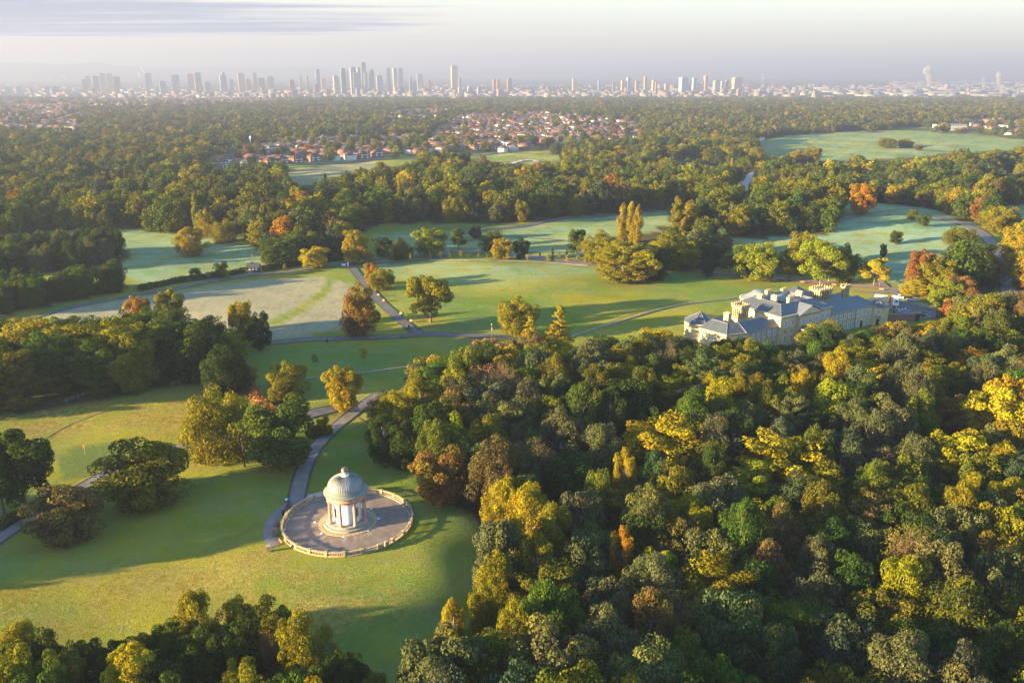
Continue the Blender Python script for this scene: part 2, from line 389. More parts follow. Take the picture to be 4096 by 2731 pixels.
def make_trunk(kind, seed, c, bark, sides=6, limbs=.4):
    R0, H0, zb, n, lr, fz, ls, nl, el = KIND[kind]; rng = random.Random(seed); m = MB()
    tr = max(.035 * H0 * .62, .05) if kind not in ('sapling', 'cypress') else .05
    top = .62 if kind in ('oak', 'round', 'willow', 'beech', 'open', 'bare') else .93
    lean = [rng.uniform(-.03, .03) * H0 for _ in range(2)]
    stems = 3 if kind in ('willow',) else 1
    axis = [(0, 0, -.25), (lean[0] * .1, lean[1] * .1, .08 * H0), (lean[0] * .5, lean[1] * .4, .35 * H0), (lean[0], lean[1], top * H0)]
    m.tube(axis, [tr * 1.35, tr, tr * .72, tr * .16], sides)
    def pa(z):
        z = max(0, min(top, z)); 
        for a, b in zip(axis, axis[1:]):
            if a[2] <= z * H0 <= b[2]:
                k = (z * H0 - a[2]) / (b[2] - a[2]); return [a[i] + (b[i] - a[i]) * k for i in range(3)]
        return list(axis[-1])
    for i in range(len(c)):
        if rng.random() > limbs: continue
        q = c[i]; st = pa(max(zb * .8 + .04, min(q[2] / H0 * .55 + .02, top - .04)))
        rad = tr * .33 * (0.6 + .4 * rng.random())
        mid = [st[k] + (q[k] - st[k]) * .5 + rng.uniform(-.25, .25) for k in range(3)]; mid[2] += .05 * H0 * rng.random()
        m.tube([st, mid, tuple(q)], [rad, rad * .6, rad * .18], 4 if sides < 7 else 5, cap=False)
        if kind == 'bare':
            for _ in range(16):
                d = Vector((rng.gauss(0, 1), rng.gauss(0, 1), rng.gauss(.7, .8))).normalized() * lr * rng.uniform(.9, 1.7)
                b0 = [mid[k] + (q[k] - mid[k]) * rng.uniform(.2, 1) for k in range(3)]
                e = [b0[k] + d[k] for k in range(3)]
                md = [(b0[k] + e[k]) / 2 + rng.uniform(-.15, .15) for k in range(3)]
                m.tube([b0, md, e], [rad * .3, rad * .2, .02], 3, cap=False)
    return m.mesh('trunk', bark)
TREE_BANK = {}
def bank(kind, v):
    if (kind, v) not in TREE_BANK:
        cm, c, r = make_crown(kind, 100 + v * 17 + sum(map(ord, kind)))
        TREE_BANK[kind, v] = (cm, make_trunk(kind, v + 5, c, BARK_PALE if kind == 'birch' else BARK_TWIG if kind == 'bare' else BARK,
                                             6, 1.0 if kind == 'bare' else (.75 if kind == 'open' else .4)))
    return TREE_BANK[kind, v]
PLACED = []      # every individual tree: (object, kind, colour word, x, y, H, R)
def plant(kind, x, y, H, Rr, col, turn=.5, name=None, label=None, group=None, v=None, rnd=random, cat='tree', bark=None):
    v = rnd.randrange(2 if kind in ('poplar', 'larch', 'willow', 'cypress', 'open', 'sapling', 'bare') else 3) if v is None else v
    cm, tm = bank(kind, v); R0, H0 = KIND[kind][:2]; z = hz1(x, y)
    nm = name or {'oak': 'oak_tree', 'round': 'maple_tree', 'birch': 'birch_tree', 'beech': 'beech_tree', 'willow': 'willow_tree',
                  'poplar': 'poplar_tree', 'larch': 'larch_tree', 'bare': 'bare_tree', 'bush': 'bush', 'open': 'ash_tree', 'sapling': 'sapling', 'cypress': 'cypress_tree'}[kind]
    t = thing(nm, label, cat, (x, y, z), rnd.uniform(0, 6.283), group)
    t.scale = (Rr / R0, Rr / R0, H / H0)
    c = link('crown', cm, t); c.color = (*col, turn)
    link('trunk', tm, t)
    PLACED.append((t, kind, col, x, y, H, Rr)); return t

# colours of leaves, in daylight
PAL = {'dark': (.028, .050, .011), 'green': (.048, .080, .012), 'olive': (.082, .090, .011), 'grey': (.070, .084, .036),
       'lime': (.140, .175, .012), 'gold': (.215, .170, .008), 'yellow': (.270, .225, .010), 'goldgreen': (.138, .132, .008), 'orange': (.255, .130, .010),
       'rust': (.155, .072, .018), 'brown': (.092, .072, .026), 'pink': (.22, .12, .06), 'bluegreen': (.034, .054, .028), 'red': (.14, .038, .018), 'russet': (.155, .088, .022)}
CW = {'dark': 'dark green', 'green': 'green', 'olive': 'olive green', 'grey': 'grey green', 'lime': 'lime green', 'gold': 'golden', 'yellow': 'bright yellow',
      'goldgreen': 'yellow green', 'orange': 'orange', 'rust': 'rust coloured', 'brown': 'brown', 'pink': 'pinkish brown', 'bluegreen': 'blue green', 'red': 'red', 'russet': 'russet'}
# ---------------------------------------------------------------- the ground sheet and what grows on it
def pix(pts): return [(a, b) for a, b in pts]
GOLF_FROST = [(100,540),(300,530),(480,540),(600,575),(610,600),(600,625),(330,662),(300,640),(240,600),(200,560)]
BACK_LAWN = [(870,600),(860,545),(900,535),(1080,535),(1180,520),(1300,500),(1530,485),(1545,540),(1380,600),(1200,590),(1050,575),(960,600)]
HILL_LAWN = [(1905,525),(1940,490),(1925,462),(2040,468),(2150,482),(2260,520),(2200,590),(2080,660),(1960,620),(1700,560),(1640,548),(1900,535)]
FAR_FIELD = [(1735,325),(1800,312),(1950,302),(2100,300),(2200,308),(2352,320),(2650,330),(2650,352),(2330,345),(2150,357),(2000,368),(1880,374),(1755,360)]
MID_LAWN = [(820,607),(1000,600),(1370,612),(1400,625),(1100,660),(900,640)]
SMALL_FIELD = [(1090,356),(1200,350),(1290,356),(1300,372),(1180,380),(1100,366)]
BROWN_FIELD = [(655,392),(750,380),(860,370),(900,380),(760,408),(700,428),(655,415)]
STRIP_FIELD = [(880,366),(950,361),(960,372),(900,384),(860,378)]
RIGHT_FIELD = [(2250,403),(2310,397),(2600,392),(2600,405),(2280,409)]
RIGHT_LAWN = [(2270,478),(2352,468),(2600,468),(2600,520),(2352,505),(2300,495)]
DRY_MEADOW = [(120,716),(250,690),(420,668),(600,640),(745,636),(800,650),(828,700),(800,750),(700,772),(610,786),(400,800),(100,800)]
STRIP_GREEN = [(610,740),(680,708),(735,672),(752,640),(770,640),(758,672),(700,715),(628,752)]
PUTTING = [(135,1050),(165,1030),(210,1018),(262,1017),(284,1030),(262,1058),(222,1082),(160,1100),(138,1102)]
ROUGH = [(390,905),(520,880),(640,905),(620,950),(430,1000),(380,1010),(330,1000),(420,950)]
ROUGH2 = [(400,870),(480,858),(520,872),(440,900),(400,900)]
LAKE_A = [(1505,378),(1560,373),(1620,378),(1690,390),(1708,402),(1680,412),(1590,411),(1530,404)]
LAKE_B = [(1198,432),(1272,427),(1276,452),(1222,456)]
def field(px, py, poly, amp, x, y):
    o = np.zeros(px.shape)
    for k, (a, b) in enumerate(((0, 0), (1, .3), (-1, -.3), (.5, -1), (-.5, 1))):
        j = amp * np.sin(x * .13 + k) * np.cos(y * .11 + 2 * k)
        o += inside(px + a * amp + j, py + b * amp * .4 + j * .3, poly)
    return o / 5
ang = np.concatenate([np.linspace(-180, -58, 50, endpoint=False), np.linspace(-58, 50, 300), np.linspace(50.5, 180, 50, endpoint=False)])
rr_ = [30.0]
while rr_[-1] < 90000: rr_.append(rr_[-1] * (1.0145 if rr_[-1] < 1500 else 1.03 if rr_[-1] < 9000 else 1.12))
rr_ = np.array(rr_); A_, R_ = np.meshgrid(np.radians(ang), rr_); gx, gy = (R_ * np.sin(A_)).ravel(), (R_ * np.cos(A_)).ravel()
gz_ = hz(gx, gy)
na, nr = len(ang), len(rr_)
ii, jj = np.meshgrid(np.arange(nr - 1), np.arange(na), indexing='ij'); j2 = (jj + 1) % na
Fg = np.stack([ii*na + jj, (ii)*na + j2, (ii+1)*na + j2, (ii+1)*na + jj], -1).reshape(-1, 4)
gp, gq, gd = proj(gx, gy, gz_); front = (gy > 20)
fr = np.zeros(gx.shape); md = fr.copy(); fl = fr.copy(); gr = fr.copy(); tn = fr.copy(); br = fr.copy()
for pl, v, am in ((GOLF_FROST, .75, 6), (BACK_LAWN, .6, 6), (HILL_LAWN, .95, 6), (FAR_FIELD, .65, 4), (MID_LAWN, .55, 12), (RIGHT_LAWN, .7, 3), (SMALL_FIELD, .25, 2)):
    fr = np.maximum(fr, v * field(gp, gq, pl, am, gx, gy))
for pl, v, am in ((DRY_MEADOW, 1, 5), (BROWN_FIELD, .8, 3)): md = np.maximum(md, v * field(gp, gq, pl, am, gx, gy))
for pl, v, am in ((ROUGH, .75, 14), (ROUGH2, .8, 8), ([(-300,1000),(0,955),(250,900),(520,872),(560,900),(420,985),(300,985),(120,1010),(-300,1100)], .75, 14), ([(-400,1420),(0,1350),(300,1290),(600,1245),(700,1300),(960,1360),(980,1420),(800,1480),(700,1450),(400,1420),(0,1500),(-400,1560)], .55, 20)): br = np.maximum(br, v * field(gp, gq, pl, am, gx, gy))  # last two polygons: dry grass plus sun warmth painted along the lit strips
gr = field(gp, gq, PUTTING, 1, gx, gy); gs = field(gp, gq, STRIP_GREEN, 2, gx, gy); md = md * (1 - gs)
fr *= front; md *= front; br *= front
tn = np.clip((gy - 2600) / 1500, 0, 1)
def sheet_material():
    m, t = newmat('grass_ground'); N = NT(t); p = N.pos()
    a1 = N.attr('zoneA').outputs['Vector']; a2 = N.attr('zoneB').outputs['Vector']
    s1 = N.n('ShaderNodeSeparateXYZ'); N.l(a1, s1.inputs[0]); s2 = N.n('ShaderNodeSeparateXYZ'); N.l(a2, s2.inputs[0])
    frost, meadow, floor_ = s1.outputs; green, town, rough = s2.outputs
    n1 = N.noise(.018, 5, .6, p); n2 = N.noise(.11, 5, .65, p); n3 = N.noise(.9, 5, .7, p); n4 = N.noise(.045, 4, .6, p, 1.5)
    c = N.mix(N.ramp(n1, .35, .65), (.108, .178, .020), (.265, .235, .012))
    c = N.mix(N.math('MULTIPLY', N.ramp(n2, .48, .72), .55), c, (.230, .165, .016))
    c = N.mix(N.math('MULTIPLY', N.ramp(n4, .56, .74), .5), c, (.115, .078, .034))
    c = N.mix(N.math('MULTIPLY', N.ramp(n3, .45, .75), .5), c, (.075, .135, .024))
    # frost lies in patches, most of it on the open lawns
    f = N.math('MULTIPLY', N.math('ADD', frost, N.math('MULTIPLY', N.ramp(n4, .25, .55), .22)), N.ramp(N.math('ADD', N.math('MULTIPLY', n2, .6), N.math('MULTIPLY', n3, .4)), .28, .62))
    st = N.noise(1.0, 5, .6, N.mapping(p, (.012, .10, .1)))
    f = N.math('MULTIPLY', f, N.math('ADD', N.math('MULTIPLY', N.ramp(st, .35, .65), .5), .6), True)
    c = N.mix(f, c, (.205, .330, .240))
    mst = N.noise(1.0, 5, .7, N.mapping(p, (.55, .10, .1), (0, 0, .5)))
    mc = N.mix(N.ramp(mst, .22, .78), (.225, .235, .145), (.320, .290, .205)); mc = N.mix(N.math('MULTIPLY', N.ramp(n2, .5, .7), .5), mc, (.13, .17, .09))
    sx = N.n('ShaderNodeSeparateXYZ'); N.l(p, sx.inputs[0])
    lane = N.math('SINE', N.math('ADD', N.math('MULTIPLY', sx.outputs[0], .55), N.math('ADD', N.math('MULTIPLY', sx.outputs[1], -1.15), N.math('MULTIPLY', n1, 9.0))))
    c = N.mix(N.math('MULTIPLY', N.ramp(lane, .2, .9), N.math('MULTIPLY', N.ramp(n2, .35, .6), .16)), c, (.20, .22, .05))
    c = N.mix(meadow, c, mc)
    rc = N.mix(N.ramp(n3, .35, .65), (.150, .105, .020), (.330, .240, .070)); c = N.mix(N.math('MULTIPLY', rough, N.ramp(n2, .3, .6)), c, rc)  # rough, dry grass; on the lit strips it also carries painted sunlight
    c = N.mix(green, c, (.125, .165, .045))
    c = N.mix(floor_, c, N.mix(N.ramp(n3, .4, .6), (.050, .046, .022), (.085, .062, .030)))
    # far town: roofs, gardens and streets run together
    v = N.n('ShaderNodeTexVoronoi'); v.inputs['Scale'].default_value = .018; N.l(N.mapping(p, (1, .45, 1)), v.inputs['Vector'])
    tw = N.n('ShaderNodeSeparateColor'); N.l(v.outputs['Color'], tw.inputs[0])
    tcol = N.mix(N.ramp(tw.outputs[0], .55, .60, False), (.040, .055, .028), N.mix(tw.outputs[1], (.10, .085, .075), (.30, .24, .20)))
    tcol = N.mix(N.ramp(N.noise(.0012, 4, .6, p), .48, .58), tcol, (.035, .050, .026))
    c = N.mix(town, c, tcol)
    # blades stand up and lean every way: the shading normal scatters about the vertical
    nn = N.n('ShaderNodeTexNoise'); nn.inputs['Scale'].default_value = 9.0; nn.inputs['Detail'].default_value = 3.0; nn.inputs['Roughness'].default_value = .8; N.l(p, nn.inputs['Vector'])
    vm = N.n('ShaderNodeVectorMath', operation='SUBTRACT'); N.l(nn.outputs['Color'], vm.inputs[0]); vm.inputs[1].default_value = (.5, .5, .5)
    vs_ = N.n('ShaderNodeVectorMath', operation='MULTIPLY'); N.l(vm.outputs[0], vs_.inputs[0]); vs_.inputs[1].default_value = (13.0, 13.0, .6)
    va = N.n('ShaderNodeVectorMath', operation='ADD'); N.l(vs_.outputs[0], va.inputs[0]); N.l(N.n('ShaderNodeNewGeometry').outputs['Normal'], va.inputs[1])
    vn = N.n('ShaderNodeVectorMath', operation='NORMALIZE'); N.l(va.outputs[0], vn.inputs[0])
    d1 = N.n('ShaderNodeBsdfDiffuse'); N.l(vn.outputs[0], d1.inputs['Normal']); N.l(c, d1.inputs['Color'])
    o = N.n('ShaderNodeOutputMaterial'); N.l(d1.outputs[0], o.inputs[0]); return m
GRASS = sheet_material()
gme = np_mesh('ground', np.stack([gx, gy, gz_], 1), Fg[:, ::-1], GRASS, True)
cap = [(float(gx[k]), float(gy[k]), 0.0) for k in range(na)]
def set_zone(me, name, *ch):
    a = me.attributes.new(name, 'FLOAT_VECTOR', 'POINT'); a.data.foreach_set('vector', np.stack(ch, 1).astype(np.float32).ravel())
# wood floor is filled in once the woods are known (see the woods section)
ground = link('ground', gme); ground['kind'] = 'structure'

ASPH = simple('path_asphalt', (.150, .135, .135), .85, .16, .35, .2, bstr=.3, bdist=.02)
ASPH_D = simple('road_asphalt', (.085, .085, .092), .85, .18, .3, .2, bstr=.3, bdist=.02)
GRAVEL = simple('pale_gravel', (.36, .33, .29), .9, .15, .5, .2)
EDGE = simple('path_edging', (.075, .065, .045), .95, .3, 2, .1)
def catmull(P, step):
    P = [Vector((p[0], p[1])) for p in P]; P = [P[0] * 2 - P[1]] + P + [P[-1] * 2 - P[-2]]; o = []
    for i in range(1, len(P) - 2):
        a, b, c, d = P[i-1:i+3]; n = max(2, int((c - b).length / step))
        for k in range(n):
            t = k / n; o.append(.5 * ((2*b) + (c - a)*t + (2*a - 5*b + 4*c - d)*t*t + (3*b - a - 3*c + d)*t**3))
    o.append(P[-2]); return o
ALL_PATHS = []
def strip(name, pts, width, mat, lift=.07, edge=True, widths=None):
    L = catmull([atv(u, v) for u, v in pts], 1.8); m = MB(); n = len(L); vs, fs = [], []; K = 4
    for i, p in enumerate(L):
        d = (L[min(i+1, n-1)] - L[max(i-1, 0)]).normalized(); q = Vector((-d.y, d.x))
        w = width if widths is None else widths[0] + (widths[1] - widths[0]) * i / (n - 1)
        w *= 1 + .03 * math.sin(i * .7)
        for k in range(K + 1):
            e = p + q * w * (k / K - .5); vs.append((e.x, e.y, hz1(e.x, e.y) + lift + .0003 * p.length))
    for i in range(n - 1):
        for k in range(K): fs.append((i*(K+1)+k, i*(K+1)+k+1, (i+1)*(K+1)+k+1, (i+1)*(K+1)+k)[::-1])
    m.add(vs, fs); o = m.build(name, mat); o['kind'] = 'structure'; ALL_PATHS.append((L, width))
    if edge:
        m2 = MB()
        for sgn in (-1, 1):
            vs, fs = [], []
            for i, p in enumerate(L):
                d = (L[min(i+1, n-1)] - L[max(i-1, 0)]).normalized(); q = Vector((-d.y, d.x)) * sgn
                for off, dz in ((width/2 - .05, 0), (width/2 + .10, .04), (width/2 + .5, -.02)):
                    e = p + q * off; vs.append((e.x, e.y, hz1(e.x, e.y) + lift + .005 + dz + .0003 * p.length))
            for i in range(n - 1):
                for k in range(2):
                    f = (i*3+k, i*3+k+1, (i+1)*3+k+1, (i+1)*3+k); fs.append(f if sgn < 0 else f[::-1])
            m2.add(vs, fs)
        e = m2.build('path_edging', EDGE); e['kind'] = 'structure'
    return L
strip('footpath', [(684,1163),(682,1145),(690,1105),(704,1065),(730,1022),(772,980),(815,945),(846,922),(870,905)], 3.1, ASPH, .075)
strip('footpath', [(838,930),(800,933),(745,943),(700,955),(640,972),(560,995),(470,1015),(395,1030),(330,1055),(250,1085),(200,1112),(120,1155),(60,1195),(0,1235),(-120,1320)], 3.0, ASPH, .06)
strip('footpath', [(480,815),(540,800),(600,790),(700,781),(800,777),(900,774),(960,769),(1020,768),(1100,772),(1180,776),(1260,782)], 3.6, ASPH_D, .085)
strip('footpath', [(970,768),(938,750),(905,722),(875,695),(848,665),(828,640),(812,620),(800,603),(806,590)], 3.2, ASPH_D, .105)
strip('footpath', [(-60,765),(60,735),(140,712),(200,698),(300,680),(400,664),(500,645),(600,630),(700,619),(800,607),(860,606)], 3.4, ASPH_D, .065)
strip('avenue', [(860,606),(930,601),(1000,594),(1020,586),(1030,578)], 3.4, ASPH_D, .09, False)
strip('avenue', [(1020,577),(1080,579),(1150,583),(1220,591),(1290,600),(1370,609),(1450,614),(1560,619),(1700,631),(1850,646),(1960,656),(2040,664),(2075,668)], 5.4, simple('avenue_asphalt', (.175, .130, .125), .85, .15, .4, .2), .075)
strip('paved_walk', [(985,598),(1080,598),(1180,600),(1270,605),(1350,611)], 1.9, GRAVEL, .11, False)
strip('footpath', [(1050,541),(1100,529),(1180,522),(1300,502),(1400,495),(1480,488),(1540,484)], 4.2, ASPH_D, .07)
strip('footpath', [(1085,541),(1176,543),(1260,550),(1335,558),(1400,565)], 2.0, ASPH_D, .07, False)
strip('footpath', [(1200,580),(1270,580),(1330,580),(1400,585)], 2.4, ASPH_D, .07, False)
strip('footpath', [(1945,602),(1975,620),(2000,630),(2018,645),(2038,664),(2060,676)], 3.2, ASPH, .07)
strip('avenue', [(2345,720),(2325,690),(2313,655),(2306,620),(2298,590),(2275,555),(2250,532),(2215,517),(2180,506),(2140,494)], 6.0, ASPH, .07)
strip('footpath', [(1925,512),(1943,504),(1985,493),(2020,486),(2070,480),(2123,477)], 2.6, ASPH, .10, False)
strip('road', [(1698,458),(1704,440),(1712,420),(1728,402),(1750,386)], 9.0, GRAVEL, .09, False)
strip('footpath', [(1850,770),(1873,757),(1885,742),(1888,735)], 1.6, ASPH_D, .07, False)
strip('suburb_road', [(250,402),(400,394),(560,384),(700,378),(850,368),(980,362),(1150,352),(1330,345)], 9.0, ASPH_D, .25, False)
strip('park_drive', [(1120,385),(1180,375),(1215,368),(1232,372),(1222,378)], 6.0, GRAVEL, .25, False)
strip('avenue', [(1960,668),(2000,672),(2040,670),(2060,664)], 3.6, ASPH, .09, False)

WORN = simple('worn_turf', (.20, .17, .055), .95, .3, 1.2, .1)
for pts in ([(95,1010),(165,972),(300,926),(420,892),(470,880)], [(560,1010),(600,985),(640,965)], [(1530,700),(1450,722),(1400,740)], [(820,960),(900,1010),(950,1030)]):
    strip('worn_track', pts, .5, WORN, .05, False)
# car park of the hall, with painted bays
CP = [atv(*p) for p in ((1955,700),(1985,688),(2015,682),(2046,686),(2100,698),(2165,718),(2190,728),(2120,733),(2070,722),(2022,705))]
def patch(name, pts, mat, lift, n=10):
    c = Vector((sum(p[0] for p in pts)/len(pts), sum(p[1] for p in pts)/len(pts))); vs = [(c.x, c.y, hz1(c.x, c.y) + lift)]; fs = []; k = len(pts)
    for r in range(1, n + 1):
        for p in pts:
            q = c.lerp(Vector((p[0], p[1])), r / n); vs.append((q.x, q.y, hz1(q.x, q.y) + lift))
    for i in range(k): fs.append((0, 1 + i, 1 + (i+1) % k))
    for r in range(n - 1):
        for i in range(k): fs.append((1 + r*k + i, 1 + (r+1)*k + i, 1 + (r+1)*k + (i+1) % k, 1 + r*k + (i+1) % k))
    area = sum(pts[i][0]*pts[(i+1)%k][1] - pts[(i+1)%k][0]*pts[i][1] for i in range(k))
    if area < 0: fs = [f[::-1] for f in fs]
    o = MB().add(vs, fs).build(name, mat); o['kind'] = 'structure'; return o
patch('car_park', CP, simple('car_park_asphalt', (.085, .088, .098), .85, .2, .25, .25), .16, 8)
PAINT = simple('road_paint', (.62, .61, .58), .7, .15, 2)
def pline(m, a, b, w=.12, lift=.19):
    d = (Vector(b[:2]) - Vector(a[:2])).normalized(); q = Vector((-d.y, d.x)) * w / 2; a, b = Vector(a[:2]), Vector(b[:2])
    m.quad(*[(p.x, p.y, hz1(p.x, p.y) + lift) for p in (a - q, b - q, b + q, a + q)])
# near row: single bay lines
def q56(X, Y): return at(3440 + X / 5.6, 1150 + Y / 5.6)
for a, b in (((530,435),(640,405)),((640,470),(750,440)),((760,500),(890,468)),((885,530),(1015,492)),((975,565),(1115,530)),((1095,595),(1240,560)),((1210,625),(1330,595)),((1330,660),(1450,628)),((1450,690),(1590,655)),((380,405),(510,372))):
    m = MB(); pline(m, q56(*a), q56(*b), .14); o = m.build('bay_line', PAINT); o['kind'] = 'structure'
# far row: hatched ladders beside each bay
lad = [((885,265),(1000,248)),((985,325),(1130,290)),((1165,370),(1340,335)),((1350,412),(1520,380)),((1530,460),(1700,425)),((1700,505),(1870,472))]
for a, b in lad:
    m = MB(); A, B = Vector(q56(*a)[:2]), Vector(q56(*b)[:2]); d = (B - A); n_ = Vector((-d.y, d.x)).normalized() * 1.15
    pline(m, A + n_, B + n_, .12); pline(m, A - n_, B - n_, .12)
    for k in range(6):
        p0 = A + d * (k / 5.0); pline(m, p0 + n_, p0 - n_ + d * .04, .12)
    o = m.build('hatched_bay_marking', PAINT); o['kind'] = 'structure'
m = MB(); pline(m, q56(985,250), q56(1890,468), .12); o = m.build('bay_line', PAINT); o['kind'] = 'structure'

# lakes
wm_, wt = newmat('lake_water'); N = NT(wt)
N.out((.030, .044, .058), .9, .02, bump=N.noise(.4, 3, .5, N.pos()), bstr=.15, bdist=.05)
for pl in (LAKE_A, LAKE_B):
    P = wpoly(pl); zz = max(hz1(*p) for p in P) + 1.2
    o = MB().add([(x, y, zz) for x, y in P], [tuple(range(len(P)))]).build('lake', wm_); o['kind'] = 'structure'
    if o.data.polygons[0].normal.z < 0: o.data.flip_normals()

# long low wall of the sunken ditch, in two visible stretches
STONE_D = simple('weathered_stone', (.23, .21, .17), .9, .3, 1.5, .2, bstr=.5)
def low_wall(pts, label, hgt=.45, th=.4):
    L = catmull([atv(u, v) for u, v in pts], 3.0); m = MB(); n = len(L); vs, fs = [], []
    for i, p in enumerate(L):
        d = (L[min(i+1, n-1)] - L[max(i-1, 0)]).normalized(); q = Vector((-d.y, d.x)) * th / 2; z = hz1(p.x, p.y)
        for sg, dz in ((-1, -.3), (-1, hgt), (1, hgt), (1, -.3)): vs.append((p.x + q.x * sg, p.y + q.y * sg, z + dz))
    for i in range(n - 1):
        for k in range(3): fs.append((i*4+k, (i+1)*4+k, (i+1)*4+k+1, i*4+k+1))
    tag(m.add(vs, fs).build('low_wall', STONE_D), label, 'wall', 'stretches of the low stone wall')
low_wall([(520,897),(588,888),(690,873),(800,862),(947,843),(1010,832)], 'low grey stone wall crossing the lawn behind the orange tree')
low_wall([(1300,778),(1380,752),(1450,731),(1550,704),(1640,692),(1720,684)], 'low grey stone wall curving across the lawn left of the hall')

# haze: one closed box of even, thin air
hm, ht = newmat('haze'); N = NT(ht); pv = N.n('ShaderNodeVolumePrincipled'); o_ = N.n('ShaderNodeOutputMaterial')
pv.inputs['Color'].default_value = (.24, .29, .45, 1); HAZE_D = 1.7e-4; pv.inputs['Density'].default_value = HAZE_D; pv.inputs['Anisotropy'].default_value = .15
N.l(pv.outputs[0], o_.inputs['Volume'])
haze = MB().box(-91000, -91000, -72, 91000, 91000, 268).build('haze', hm); haze['kind'] = 'stuff'
tag(haze, 'thin pale blue morning haze lying over the park and the far city', 'haze'); del haze['category']
